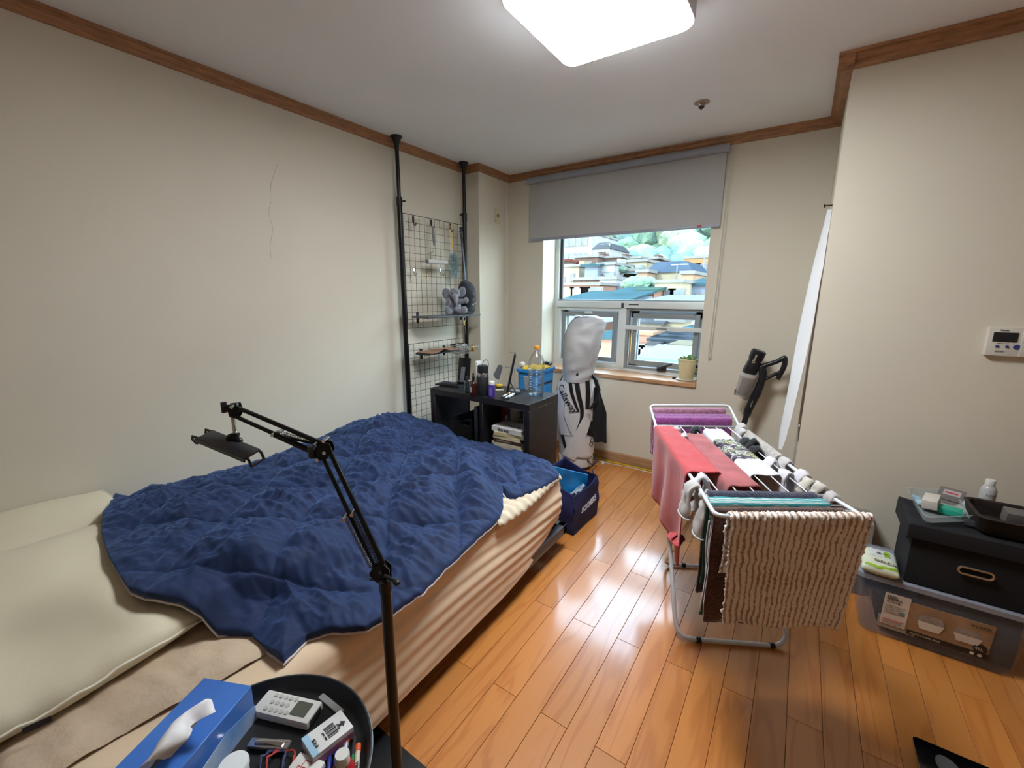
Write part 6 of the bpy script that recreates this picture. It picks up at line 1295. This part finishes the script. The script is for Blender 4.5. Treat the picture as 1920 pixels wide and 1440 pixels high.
# label on the tub front
fy = lambda z_: lerp(ty0+.022, ty0+.004, z_/.24)
def lab(x0_, x1_, z0_, z1_, m, name='label', off=.0, par=None, th=.0008):
    bm = B(); v0 = V(x0_, fy(z0_)-.002-off, z0_); prism(bm, [(0, 0), (x1_-x0_, 0), (x1_-x0_, z1_-z0_), (0, z1_-z0_)], v0, (1, 0, 0), V(0, fy(z1_)-fy(z0_), z1_-z0_).normalized(), th); return obj(name, bm, m, par or t, world=True)
lt = M('label_tan', 'a88a6a', .5, var=(12, .12)); lw = M('label_white', 'dcd5ca', .5); lk = M('label_black', '2a2522', .5); lc = M('label_grey', '9c948c', .5, var=(30, .1)); lgn = M('label_green', '6f948c', .5)
L1_ = lab(.395, .695, .058, .192, lt); L0_ = lab(.395, .470, .064, .205, lw, off=.001); lab(.388, .50, .045, .10, M('label_under', '9a968e', .5), 'backing', off=-.0004)
lab(.476, .695, .050, .070, lk, 'band', .0014)
def ltext(s, size, x_, z_, m=ink, off=.0024, par=None): return text('lettering', s, size, (x_, fy(z_)-.002-off, z_), (1, 0, 0), (0, fy(z_+.01)-fy(z_), .01), m, t)
ltext('뚜껑있는', .0085, .400, .190); ltext('리빙박스', .013, .400, .177); ltext('45 × 35 × 28', .0075, .402, .166)
for i in range(5): lab(.402, .46-.006*(i % 2), .150-.008*i, .152-.008*i, grey, 'print_line', .0018)
for i in range(4): lab(.402, .465-.008*(i % 2), .088-.006*i, .0895-.006*i, redp if i < 2 else grey, 'print_line', .0018)
lab(.445, .462, .118, .132, lgn, 'green_mark', .0018)
# pictures of two boxes on the label
for cx_, w_, h_ in ((.535, .075, .055), (.635, .075, .05)):
    z0_ = .092; bm = B(); prism(bm, [(-w_*.36, 0), (w_*.36, 0), (w_*.5, h_*.6), (-w_*.5, h_*.6)], V(cx_, fy(z0_)-.0042, z0_), (1, 0, 0), (0, -.07, 1), .0006); obj('box_picture', bm, lw, t, world=True)
    bm = B(); prism(bm, [(-w_*.5, 0), (w_*.5, 0), (w_*.36, h_*.5), (-w_*.42, h_*.5)], V(cx_, fy(z0_+h_*.6)-.0042, z0_+h_*.62), (1, 0, 0), (0, -.07, 1), .0006); obj('box_picture', bm, lc, t, world=True)
ltext('￦5,000원', .013, .632, .168, lw if False else ink)
bm = B(); lathe(bm, [(.0005, 0), (.0185, 0), (.0185, .001), (.0005, .001)], 28, Matrix.Translation((.672, fy(.085)-.0045, .085)) @ Matrix.Rotation(PI/2, 4, 'X')); obj('black_disc', bm, lk, t, world=True)
ltext('45L', .015, .657, .080, M('print_cream', '', .6), .0042)
for cx_ in (.655, .675): bm = B(); lathe(bm, [(.0005, 0), (.006, 0), (.006, .001), (.0005, .001)], 16, Matrix.Translation((cx_, fy(.058)-.004, .058)) @ Matrix.Rotation(PI/2, 4, 'X')); obj('small_disc', bm, lw, t, world=True)
ltext('MULTI LIVING BOX', .010, .485, .056, M('print_cream', '', .6))
# black fabric box
bfx0, bfy0, bz0, bz1 = .432, 2.035, .264, .505
fbm = M('fabric_black', '1a1b1e', .9, bump=(260, .5, .0008), var=(7, .12)); t = thing('fabric_storage_box', 'black fabric storage box with metal oval handle on the tub', 'storage box', (.68, 2.15, bz0))
bm = B(); box(bm, (.687, 2.145, (bz0+bz1-.03)/2), (.50, .215, bz1-.03-bz0), bev=.006); obj('box', bm, fbm, t, world=True)
def lidf(u, v): return V(lerp(.420, .945, u), lerp(2.026, 2.262, v), bz1+.006*nz((u*3, v*3, 0), 1)-.006*math.exp(-((u-.5)**2+(v-.5)**2)*8)+.012*math.exp(-u*9)*v)
bm = B(); surf(bm, lidf, 24, 16, .008); obj('lid_top', bm, fbm, t, smooth=2, world=True)
for c_, s_ in (((.6825, 2.024, bz1-.026), (.527, .005, .055)), ((.421, 2.145, bz1-.03), (.005, .24, .06)), ((.944, 2.145, bz1-.03), (.005, .24, .06))): bm = B(); box(bm, c_, s_, bev=.002); obj('lid_side', bm, fbm, t, world=True)
hc = at(1829, 1074, y=2.03); hm = M('handle_champagne', 'c8b9a4', .25, .9, var=False)
bm = B(); tube(bm, [hc+V(x_, -.003, z_) for x_, z_ in rrect(.088, .026, .0125, 6)], .004, 8, closed=True); obj('oval_handle', bm, hm, t, world=True)
bm = B(); prism(bm, rrect(.082, .020, .0098, 6), hc+V(0, .004, 0), (1, 0, 0), (0, 0, 1), .001); obj('handle_hole', bm, M('hole_black', '060607', .9), t, world=True)
# wet wipes pack on the tub rim
pk = M('pack_white', 'd3d6bc', .35, var=(8, .05)); pgreen = M('pack_green', '93b82c', .35)
wc = at(1648, 1052, z=.29); t = thing('wet_wipes_pack', 'white and lime green wet wipes pack on the tub left end', 'wipes', (wc.x, wc.y, .2625))
wxv, wyv = V(.97, -.05, 0).normalized(), V(.05, 1, 0).normalized()
def pkf(u, v, s):
    a, b_ = u*2-1, v*2-1; k_ = max(0, (1-a**4)*(1-b_**6))**.5; return wc+wxv*a*.058+wyv*b_*.085+V(0, 0, s*.024*k_-.004+.002*nz((a*3, b_*3, 1), 2))
bm = B(); N_ = 24; P_ = {}
for s in (1, -1):
    for i in range(N_+1):
        for j in range(N_+1): P_[(s, i, j)] = P_[(1, i, j)] if s < 0 and (i in (0, N_) or j in (0, N_)) else bm.verts.new(pkf(i/N_, j/N_, s))
for s in (1, -1):
    for i in range(N_):
        for j in range(N_): bm.faces.new((P_[(s, i, j)], P_[(s, i+1, j)], P_[(s, i+1, j+1)], P_[(s, i, j+1)]))
obj('pack', bm, pk, t, smooth=2, world=True)
bm = B(); surf(bm, lambda u, v: pkf(lerp(.08, .94, u), lerp(.02+.10*abs(u-.4), .075+.12*abs(u-.4), v), 1)+V(0, 0, .0012), 20, 3, .0008); obj('green_wave', bm, pgreen, t, world=True)
bm = B(); surf(bm, lambda u, v: pkf(lerp(.62, .78, u), lerp(.52, .78, v), 1)+V(0, 0, .0025), 6, 6, .0012); obj('green_leaf', bm, pgreen, t, world=True)
bm = B(); surf(bm, lambda u, v: pkf(lerp(.22, .9, u), lerp(.48, .86, v), 1)+V(0, 0, .0012), 10, 6, .001); obj('flap', bm, M('flap_white', 'cfd4d2', .3), t, world=True)
bm = text_bm('SEALPURE', .018, bold=.0003, fn=lambda x_, y_: pkf(.34+x_/.116, .26+y_/.17-.25*x_/.116*.3, 1)+V(0, 0, .0018)); obj('lettering', bm, ink, t, smooth=False, world=True)
bm = text_bm('순수', .022, bold=.0003, fn=lambda x_, y_: pkf(.40+x_/.116, .6+y_/.17, 1)+V(0, 0, .003)); obj('lettering', bm, ink, t, smooth=False, world=True)
bm = B(); surf(bm, lambda u, v: pkf(lerp(.34, .80, u), lerp(.23, .245, v)-.035*u, 1)+V(0, 0, .0018), 8, 1, .0006); obj('underline', bm, ink, t, world=True)
# clear tray with small things, on the black box
ZB = bz1+.004
def inv(px_, py_, z_=ZB+.02): return at(px_, py_, z=z_)
trc = inv(1757, 948, ZB+.02); t = thing('clear_tray', 'shallow clear plastic tray on the black box', 'tray', (trc.x, trc.y, ZB)); tp_ = frosted('tray_clear', 'c0cccc', .3, .15)
q4 = [at(1700, 915, z=ZB+.03), at(1778, 921, z=ZB+.03), at(1832, 968, z=ZB+.03), at(1735, 972, z=ZB+.03)]; cc_ = sum(q4, Vector())/4
bm = B(); rA = []; 
def rr4(k_, z_): 
    out4 = []
    for i in range(4):
        a, b_, c_ = q4[i-1], q4[i], q4[(i+1) % 4]; 
        for f in (0, .25, .5, .75, 1): p = (b_.lerp(a, .15))*(1-f)**2+b_*2*f*(1-f)+b_.lerp(c_, .15)*f*f; out4.append(cc_+(p-cc_)*k_+V(0, 0, z_-(ZB+.03)))
    return out4
ring_loft(bm, [rr4(.86, ZB+.001), rr4(.9, ZB+.003), rr4(1.0, ZB+.032), rr4(1.04, ZB+.033), rr4(1.04, ZB+.0345), rr4(.99, ZB+.0345), rr4(.88, ZB+.004)]); obj('tray', bm, tp_, t, world=True)
def slab(name, label, cat, c_, s_, m, rot): 
    t_ = thing(name, label, cat, (c_.x, c_.y, c_.z-s_[2]/2)); bm = B(); box(bm, c_, s_, rot=Euler(rot).to_matrix(), bev=.002); obj('body', bm, m, t_, world=True); return t_
e_ = inv(1746, 940, ZB+.035); slab('white_carton', 'white upright carton lying across the clear tray', 'box', e_, (.045, .10, .034), M('carton_white', 'cfc8be', .5), (0, -.1, -.28))
e_ = inv(1782, 958, ZB+.018); slab('teal_box', 'bright teal green box beside the white carton', 'box', e_, (.065, .05, .022), M('box_teal', '2aa68c', .45), (0, 0, -.25))
e_ = inv(1722, 938, ZB+.022); slab('blue_sachet', 'light blue sachet left of the white carton', 'sachet', e_, (.022, .075, .012), M('sachet_blue', '5fa8cc', .4, var=(18, .2, 'd0dde4')), (0, .2, .15))
e_ = inv(1783, 928, ZB+.036); t2 = slab('blister_card', 'grey blister card with a red print behind the teal box', 'card', e_, (.075, .085, .006), M('blister_grey', '6e6a68', .35), (.3, 0, -.35))
bm = B(); box(bm, e_+V(.004, .006, .005), (.05, .035, .002), rot=Euler((.3, 0, -.35)).to_matrix()); obj('print_panel', bm, M('print_palegrey', 'b0a8a8', .5), t2, world=True)
bm = B(); box(bm, e_+V(.002, .004, .0065), (.038, .008, .001), rot=Euler((.3, 0, -.35)).to_matrix()); obj('red_band', bm, redp, t2, world=True)
e_ = inv(1822, 980, ZB+.012); slab('plastic_case', 'small clear plastic lid lying in front of the tray', 'lid', e_, (.04, .026, .018), frosted('smoke_clear', '5c5c60', .45, .2), (0, 0, -.15))
e_ = inv(1817, 948, ZB+.018); t2 = slab('earbud_case', 'white glossy earbud case between tray and dark basket', 'case', e_, (.038, .032, .02), M('white_gloss', 'd8d8dc', .15), (0, 0, .25))
# dark basket and its contents
wk = M('wicker_dark', '2c221d', .75, bump=(120, .6, .003), var=(30, .25)); bc = V(.745, 2.155, ZB); t = thing('dark_basket', 'dark brown woven basket tray at the right on the black box', 'basket', tuple(bc))
bx0, bx1, by0, by1 = .60, .90, 2.06, 2.262
rb = lambda g, z_: [V((bx0+bx1)/2+x_, (by0+by1)/2+y_, z_) for x_, y_ in rrect(bx1-bx0-2*g, by1-by0-2*g, .03, 5)]
bm = B(); ring_loft(bm, [rb(.012, ZB+.001), rb(.01, ZB+.004), rb(0, ZB+.055), rb(-.003, ZB+.06), rb(.004, ZB+.064), rb(.01, ZB+.06), rb(.014, ZB+.006)]); obj('weave', bm, wk, t, world=True)
p = at(1838, 932, z=ZB+.04); p = at(1846, 950, z=ZB+.006)
t2 = stand_bottle('white_cap_bottle', 'clear round bottle with white cap and dark lettering', 'bottle', p, [('body', [(.001, 0), (.022, 0), (.024, .003), (.024, .072), (.018, .086), (.014, .09), (.001, .09)], M('bottle_milky', 'b9b8b8', .2)), ('cap', [(.001, .09), (.0145, .09), (.0145, .113), (.013, .115), (.001, .115)], white)])
bm = text_bm('NOREVA', .011, fn=lambda x_, y_: p+V(.0243*math.cos(-2.0+x_/.024), .0243*math.sin(-2.0+x_/.024), .052+y_)); obj('lettering', bm, ink, t2, smooth=False, world=True)
slab('grey_pouch', 'brownish grey soft pouch lying in the dark basket', 'pouch', V(.735, 2.2, ZB+.036), (.075, .05, .05), M('pouch_grey', '6a6460', .8), (.15, 0, 0))
r2 = random.Random(9); bm = B(); bmesh.ops.create_icosphere(bm, subdivisions=4, radius=.042)
for v_ in bm.verts: q = v_.co.copy(); v_.co = V(q.x*1.1, q.y*.9, q.z*.5)*(1+.3*nz(tuple(q), 40))+V(.765, 2.09, ZB+.05)
solo('foil_ball', bm, M('foil', 'c4c4c6', .25, .8, bump=(90, 1, .004), var=False), 'crumpled silver foil at the front of the dark basket', 'foil')
slab('beige_card', 'beige flat cardboard piece at the right frame edge', 'card', V(.80, 2.075, ZB+.075), (.08, .05, .004), M('card_beige', 'c4ae8c', .7), (.2, .25, .2))
# bathroom scale at the bottom right
s0 = at(1714, 1380, z=.026); t = thing('bathroom_scale', 'black glass bathroom scale with grey oval sensor pads on the floor', 'scale', (s0.x+.145, s0.y-.15, .0)); sg = M('scale_glass', '08080a', .12, coat=.5, var=False)
bm = B(); prism(bm, rrect(.3, .3, .012, 3), (0, 0, .018), (1, 0, 0), (0, 1, 0), .008); obj('glass_plate', bm, sg, t)
bm = B(); prism(bm, rrect(.24, .24, .02, 3), (0, 0, .006), (1, 0, 0), (0, 1, 0), .012); obj('under_body', bm, black, t)
for x_, y_ in ((-.1, .1), (.1, .1), (-.1, -.1), (.1, -.1)):
    bm = B(); lathe(bm, [(.001, 0), (.012, 0), (.012, .007), (.001, .007)], 14, T(x_, y_, 0)); obj('foot', bm, black, t)
for x_, y_ in ((-.088, .088), (.088, .088), (-.088, -.088), (.088, -.088)):
    bm = B(); prism(bm, [(x_+.03*math.cos(a)*(1 if math.cos(a) > 0 else .7), y_+.032*math.sin(a)) for a in np.linspace(0, 2*PI, 25)[:-1]], (0, 0, .0262), (1, 0, 0), (0, 1, 0), .0008); obj('sensor_pad', bm, M('pad_silver', '6c7072', .35, .4), t)
# fine crack marks in the wallpaper of the left wall
cr = M('crack_grey', '9a948a', .9, var=False)
for lst in ([(520, 308), (514, 325), (508, 345), (506, 372)], [(508, 378), (503, 400), (512, 428), (506, 462), (508, 484)]):
    bm = B(); tube(bm, [V(XL+.0006, at(*p, x=XL).y, at(*p, x=XL).z) for p in lst], .0007, 4, flat=.5); struct('wall_crack', bm, cr)
# ================================================================ the town on the hillside outside
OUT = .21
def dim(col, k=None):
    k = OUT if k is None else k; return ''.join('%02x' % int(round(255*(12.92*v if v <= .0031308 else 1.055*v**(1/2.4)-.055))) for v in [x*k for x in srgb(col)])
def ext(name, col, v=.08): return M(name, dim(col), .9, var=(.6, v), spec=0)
GZ = -14
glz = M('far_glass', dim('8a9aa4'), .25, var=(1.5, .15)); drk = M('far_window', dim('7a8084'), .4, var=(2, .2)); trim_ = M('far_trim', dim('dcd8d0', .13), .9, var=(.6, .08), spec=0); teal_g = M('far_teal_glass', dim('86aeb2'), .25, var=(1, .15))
ground = ext('far_ground', '9a9a90'); bm = B(); surf(bm, lambda u, v: V(lerp(-160, 60, u), lerp(5.5, 190, v), lerp(GZ, 24, max(0, (v-.06))**1.1)-(0 if v > 0 else 0)), 30, 40); struct('terrain', bm, ground, smooth=True)
def building(label, px0, px1, ptop, Y, depth, wall, roofm=None, kind='flat', wins=(), top2=None, rooflab=None, rot=0.0, pbase=None, cat='building', over=.4, rh=2.0, parapet=True):
    """a house whose front face spans px0..px1 and whose eaves show at ptop when it stands Y metres away"""
    a, b_ = at(px0, ptop, y=Y), at(px1, ptop, y=Y); zt = (a.z+b_.z)/2; x0, x1 = a.x, b_.x; W_ = x1-x0; base = GZ+ (Y-5.5)/184.5*30-2
    t = thing('apartment_building' if zt-base > 14 and W_ < 30 and kind == 'flat' and Y > 50 else 'house', label, cat, ((x0+x1)/2, Y+depth/2, base), rot)
    H_ = zt-base; bm = B(); box(bm, (0, 0, H_/2), (W_, depth, H_)); obj('walls', bm, wall, t)
    rm = roofm or trim_; over = min(over, Y*.008); rt = min(.3, Y*.007)
    mid_ = (px0+px1)/2
    if kind in ('shed', 'mansard', 'gable'): rh = max(.1, at(mid_, ptop-rh, y=Y+(depth if kind == 'shed' else depth*.25 if kind == 'mansard' else 0)).z-zt)
    if kind == 'flat':
        bm = B(); box(bm, (0, 0, H_+rt/2), (W_+over, depth+over, rt)); obj('roof', bm, rm, t)
        if parapet:
            bm = B(); box(bm, (W_*.2, depth*.1, H_+.5), (W_*.2, depth*.3, .7)); obj('roof_hut', bm, wall, t)
    elif kind == 'mansard':
        bm = B(); ring_loft(bm, [[V(x_*(W_/2+over*.5-k_), y_*(depth/2+over*.5-k_), z_) for x_, y_ in ((1, 1), (-1, 1), (-1, -1), (1, -1))] for k_, z_ in ((0, H_), (min(depth*.4, rh*.8), H_+rh), (min(depth*.4, rh*.8)+.1, H_+rh+.08))]); r_ = obj('roof', bm, rm, t)
        for i in range(2): bm = B(); box(bm, (W_*(.12+.18*i), -depth/2+rh*.42, H_+rh*.55), (.9, .2, .5), rot=Euler((-.42, 0, 0)).to_matrix()); obj('roof_window', bm, drk, r_)
    elif kind == 'gable':
        bm = B(); pr = [(-W_/2-over, H_-.1), (0, H_+rh), (W_/2+over, H_-.1), (W_/2+over, H_-.35), (0, H_+rh-.3), (-W_/2-over, H_-.35)]; prism(bm, pr, (0, depth/2+over, 0), (1, 0, 0), (0, 0, 1), (depth+2*over)); obj('roof', bm, rm, t)
        bm = B(); prism(bm, [(-W_/2, H_-.4), (W_/2, H_-.4), (0, H_+rh-.35)], (0, depth/2-.05, 0), (1, 0, 0), (0, 0, 1), depth-.1); obj('gable_wall', bm, wall, t)
    elif kind == 'shed':
        bm = B(); prism(bm, [(-depth/2-over, H_-rt*.3), (depth/2+over, H_+rh), (depth/2+over, H_+rh+rt*.8), (-depth/2-over, H_+rt*.5)], (-W_/2-over, 0, 0), (0, 1, 0), (0, 0, 1), (W_+2*over)); obj('roof', bm, rm, t)
    for (fx, fz, w_, h_, *mm) in wins:   # fx: 0..1 across, fz: metres below the eaves
        m_ = mm[0] if mm else drk; cx = -W_/2+fx*W_; cz = H_-fz
        bm = B(); box(bm, (cx, -depth/2-.03, cz), (w_+.25, .12, h_+.25)); f_ = obj('window', bm, trim_, t); bm = B(); box(bm, (cx, -depth/2-.1, cz), (w_, .06, h_)); obj('pane', bm, m_, f_)
    return t, W_, H_, depth
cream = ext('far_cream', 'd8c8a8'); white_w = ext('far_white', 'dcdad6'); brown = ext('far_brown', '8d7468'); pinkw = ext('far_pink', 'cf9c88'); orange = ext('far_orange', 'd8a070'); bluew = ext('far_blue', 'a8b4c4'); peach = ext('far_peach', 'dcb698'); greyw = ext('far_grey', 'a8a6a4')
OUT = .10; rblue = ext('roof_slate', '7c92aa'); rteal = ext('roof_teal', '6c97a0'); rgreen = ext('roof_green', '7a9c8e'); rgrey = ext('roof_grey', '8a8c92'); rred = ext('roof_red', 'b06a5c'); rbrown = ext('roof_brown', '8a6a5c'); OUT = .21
G = 'houses on the hillside'
W3 = lambda fs, zs, w_=1.1, h_=1.3, m_=None: [(f, z, w_, h_)+((m_,) if m_ else ()) for f in fs for z in zs]
building('white apartment block with rows of small dark windows, top left of view', 1040, 1111, 441, 74, 12, white_w, wins=W3((.16, .33, .5, .66, .82), (1.2, 4.0, 6.8), 1.0, 1.4))
building('white house with grey mansard roof beside the apartment block', 1112, 1143, 467, 66, 9, white_w, rgrey, 'mansard', wins=W3((.35, .5, .65, .82), (1.4,), .55, 1.6), rh=9)
building('brown brick flat house left, below the white block', 1079, 1121, 483, 58, 8, brown, wins=[(.6, 1.4, .8, 1.5, glz)])
building('brown brick flat house with wide white eaves, left of centre', 1122, 1164, 484, 60, 9, brown, wins=[(.5, 1.8, 1.6, .9, glz), (.85, 1.8, .9, .9, glz)], over=1.2)
building('small brown house with red roof at the left window edge', 1052, 1080, 489, 54, 7, brown, rred, 'gable', wins=[(.6, 1.0, 1.0, .9, glz)], rh=4)
building('cream block with two small windows, left', 1040, 1086, 501, 47, 6, cream, wins=[(.25, 1.6, 1.1, .8, glz), (.75, 1.2, .4, .7), (.3, 5.0, 1.3, 1.0, glz)])
building('small brown house squeezed beside the cream block', 1086, 1097, 503, 49, 6, brown, wins=[(.3, 1.2, .5, .7, glz), (.7, 1.2, .5, .7, glz)])
building('pale blue grey house, left of centre', 1097, 1121, 499, 44, 6, bluew, rteal, 'shed', rh=4)
building('white house with balconies, left of centre', 1121, 1152, 497, 45, 6, white_w, wins=[(.3, 1.4, .8, .6), (.7, 1.2, 1.2, .7, glz), (.6, 3.0, 1.4, .8, glz)])
building('long teal glazed gallery in the middle', 1150, 1196, 509, 48, 6, M('far_teal', dim('a4bcbc'), .6), wins=W3((.1, .3, .5, .7, .9), (1.1,), 1.4, 1.4, teal_g))
building('pale green flat building under the wooded hill', 1166, 1200, 485, 63, 8, ext('far_palegreen', 'c4ccae'), parapet=False)
building('brown flat house under the trees, centre', 1188, 1231, 486, 66, 8, brown, over=1.0)
building('cream house with a tall window, centre', 1178, 1212, 491, 52, 7, cream, wins=[(.3, 1.6, .8, 1.0), (.74, 2.2, 1.0, 1.6, glz)], parapet=False)
building('cream block with a square window under the blue roof', 1195, 1214, 511, 43, 5, peach, wins=[(.5, 1.8, 1.1, 1.4, glz)], parapet=False)
building('large house with a blue slate mansard roof', 1212, 1297, 511, 46, 9, cream, rblue, 'mansard', wins=[(.27, 2.0, 6.6, 2.0, teal_g), (.75, 1.6, .5, 1.0)], rh=17, parapet=False)
building('orange apartment house with balconies, far right', 1282, 1340, 484, 60, 9, orange, wins=W3((.36, .62), (1.4, 4.4, 7.4), 1.5, 1.3), over=.2)
building('peach house with an arched gable right of centre', 1278, 1300, 514, 41, 6, peach, wins=[(.6, 1.5, .5, .6)], parapet=False)
building('white grey house with teal roof, right', 1288, 1330, 534, 33, 6, bluew, rteal, 'shed', wins=[(.3, 1.1, .7, .5, glz), (.8, 1.4, .9, 1.4, glz)], rh=8)
building('cream wall house with three windows, lower right', 1228, 1280, 530, 30, 6, cream, wins=[(.15, 2.4, .3, .5), (.58, 1.3, .5, 1.6), (.84, 1.0, .9, 1.0, glz)], parapet=False)
building('long terrace with pink wall and pale shutters, left', 1054, 1124, 535, 33, 6, pinkw, trim_, 'flat', wins=[(.13, .9, 1.2, 1.3, peach), (.5, .9, 1.6, 1.3, white_w), (.8, .9, 1.8, 1.3, greyw)], parapet=False)
building('brown house with a white flat roof above the terrace', 1075, 1124, 525, 39, 5, brown, wins=[(.8, 1.0, 2.0, 1.0, glz)], parapet=False)
building('pale house with sliding windows, left of centre', 1124, 1155, 524, 37, 5, white_w, wins=[(.2, 1.0, .6, 1.2, glz), (.65, 1.0, 2.0, 1.2, bluew)], parapet=False)
building('big hall with broad teal metal roof, centre', 1124, 1196, 556, 25, 9, bluew, rteal, 'shed', rh=21, parapet=False)
building('pinkish house with green roof, centre', 1195, 1227, 546, 28, 5, pinkw, rgreen, 'shed', wins=[(.4, 1.2, 1.4, 1.3, glz)], rh=9)
building('low hall with a pale teal flat roof, lower left', 1046, 1170, 566, 22, 5, bluew, rteal, 'shed', rh=17, parapet=False)
building('white flat roof block at the lower right', 1215, 1330, 566, 20, 4, white_w, M('roof_white', dim('c8ccd0', .11), .9, spec=0), 'shed', rh=9, parapet=False)
# nearer roofs seen down through the two sashes
building('pink walled building seen through the left sash', 1110, 1154, 634, 13, 3, pinkw, rteal, 'shed', rh=5, parapet=False)
building('peach block with narrow white windows through the right sash', 1188, 1222, 628, 14, 2, pinkw, ext('far_roofedge', 'c8a084'), 'flat', wins=[(.3, .7, .25, .6, glz), (.68, 1.3, .5, 1.7, white_w)], parapet=False)
building('low house with dark teal solar roof through the right sash', 1220, 1312, 640, 13.5, 3, bluew, M('roof_solar', dim('8a96a4', .06), .9, var=(1.5, .3), spec=0), 'shed', rh=15, parapet=False)
building('small grey blue house with two windows through the right sash', 1222, 1262, 655, 11.5, 1.5, bluew, rgrey, 'gable', rh=5, parapet=False)
building('pink house right of the grey blue one through the sash', 1256, 1310, 652, 12, 1.2, pinkw, M('roof_cream', dim('d8cbb0', .09), .9, spec=0), 'flat', wins=[(.3, .7, .5, .5, glz), (.7, .7, .7, .5, rblue)], parapet=False)
building('low shed with a bright teal roof at the bottom of the sash', 1200, 1312, 676, 9, 1.5, bluew, M('roof_brightteal', dim('84b4aa', .10), .7, var=(.8, .1)), 'shed', rh=10, parapet=False)
building('white house high through the right sash', 1190, 1240, 606, 17.5, 2, cream, rgrey, 'shed', rh=5, parapet=False)
building('cream flat block behind the solar roof', 1230, 1282, 604, 18, 1.5, cream, greyw, parapet=False)
building('reddish roofed house through the left sash', 1120, 1160, 612, 17, 2, peach, rbrown, 'gable', rh=8, parapet=False)
building('cream gabled house far behind the solar roof in the right sash', 1262, 1306, 618, 16.5, 1.2, cream, rteal, 'gable', wins=[(.5, .6, .4, .5, glz)], rh=6, parapet=False)
building('small white shed beside the peach block in the right sash', 1216, 1234, 648, 13, .4, white_w, rgrey, 'flat', wins=[(.5, .4, .3, .4, glz)], parapet=False)
# aerials and poles
for px_, py_, Y, h_ in ((1270, 497, 44, 4), (1233, 490, 47, 2), (1071, 512, 40, 3), (1232, 645, 14, 1.2), (1322, 470, 57, 4)):
    p = at(px_, py_, y=Y); bm = B(); cyl(bm, p, p-V(0, 0, h_), .05*Y/40, seg=6); box(bm, p-V(0, 0, h_*.25), (h_*.35, .05, .05)); solo('roof_aerial', bm, trim_, 'thin white aerial on a roof outside' if False else {1270: 'white aerial right of the slate mansard roof', 1233: 'short aerial on the slate roof ridge', 1071: 'thin pole in front of the cream block at left', 1232: 'white pole rising over the low roofs in the right sash', 1322: 'aerial above the orange apartment house'}[px_], 'aerial')
for px_, lb in ((1312, 'white round water tank on the orange house, left one'), (1324, 'white round water tank on the orange house, right one')):
    p = at(px_, 482, y=62); bm = B(); lathe(bm, [(.01, 0), (.6, 0), (.65, .2), (.65, 1.0), (.5, 1.25), (.01, 1.35)], 20, Matrix.Translation(p)); solo('water_tank', bm, white_w, lb, 'water tank')
# wooded hill, its greens paled and blued to paint in distance haze
hillm = M('hill_green', dim('6c8c74'), .95, var=(.15, .2)); bm = B()
def hill(u, v): x_ = lerp(-150, 90, u); y_ = lerp(88, 220, v); return V(x_, y_, 4+62*math.sin(min(1, v*1.1)*PI/2)*(1+.12*nz((x_, y_, 0), .02))+2*nz((x_, y_, 3), .06))
surf(bm, hill, 60, 40); struct('wooded_hill', bm, hillm, smooth=True)
r2 = random.Random(21); base_ = []
for k_ in range(4):
    b_ = B(); bmesh.ops.create_icosphere(b_, subdivisions=3, radius=1)
    for v_ in b_.verts: v_.co *= 1+.28*nz(tuple(v_.co), 2.2, k_*9)+.12*nz(tuple(v_.co), 6, k_*5)
    base_.append(b_)
tg = [M('tree_green', dim('8fb08a'), .95, bump=(3, 1, .3), var=(.5, .2, dim('6f9a86'))), M('tree_light', dim('b0c49a'), .95, bump=(3, 1, .3), var=(.5, .2, dim('94b48e'))), M('tree_dark', dim('7ba098'), .95, bump=(3, 1, .3), var=(.5, .2, dim('68928c')))]  # pale bluish crown colours with the haze of distance painted in
bms = [B(), B(), B()]
cnt = 0
for i in range(2300):
    u, v = r2.uniform(.12, .88), r2.random()**1.3*.8; p = V(*hill(u, v)); s_ = r2.uniform(1.7, 3.9); k_ = r2.choice((0, 0, 1, 2, 2)); src = base_[r2.randrange(4)]
    m_ = Matrix.Translation(p+V(0, 0, s_*.35)) @ Matrix.Rotation(r2.uniform(0, 6), 4, 'Z') @ Matrix.Diagonal((s_, s_, s_*r2.uniform(.8, 1.15), 1)); tb_ = bms[k_]
    mp = {v_: tb_.verts.new(m_ @ v_.co) for v_ in src.verts}
    for f_ in src.faces: tb_.faces.new([mp[v_] for v_ in f_.verts])
for k_, lb in enumerate(('mid green tree crowns covering the hill behind the houses', 'light yellow green tree crowns scattered over the hill', 'dark blue green tree crowns filling the hill woodland')):
    o = solo('tree_crowns', bms[k_], tg[k_], lb, 'trees'); o['kind'] = 'stuff'
for px_, py_, Y, s_, lb in ((1155, 506, 47, 1.3, 'low green bush on the terrace left of centre'), (1190, 532, 31, 1.1, 'green bush behind the teal hall roof'), (1206, 533, 31, 1.2, 'green bush beside the cream wall house'), (1174, 505, 50, 1.0, 'small round tree beside the cream house')):
    p = at(px_, py_, y=Y); b_ = B(); src = base_[0]; mp = {v_: b_.verts.new(V(v_.co.x*s_*.9, v_.co.y*s_*.5, v_.co.z*s_*.45)+p) for v_ in src.verts}
    for f_ in src.faces: b_.faces.new([mp[v_] for v_ in f_.verts])
    solo('bush', b_, tg[0], lb, 'bush')
for b_ in base_: b_.free()
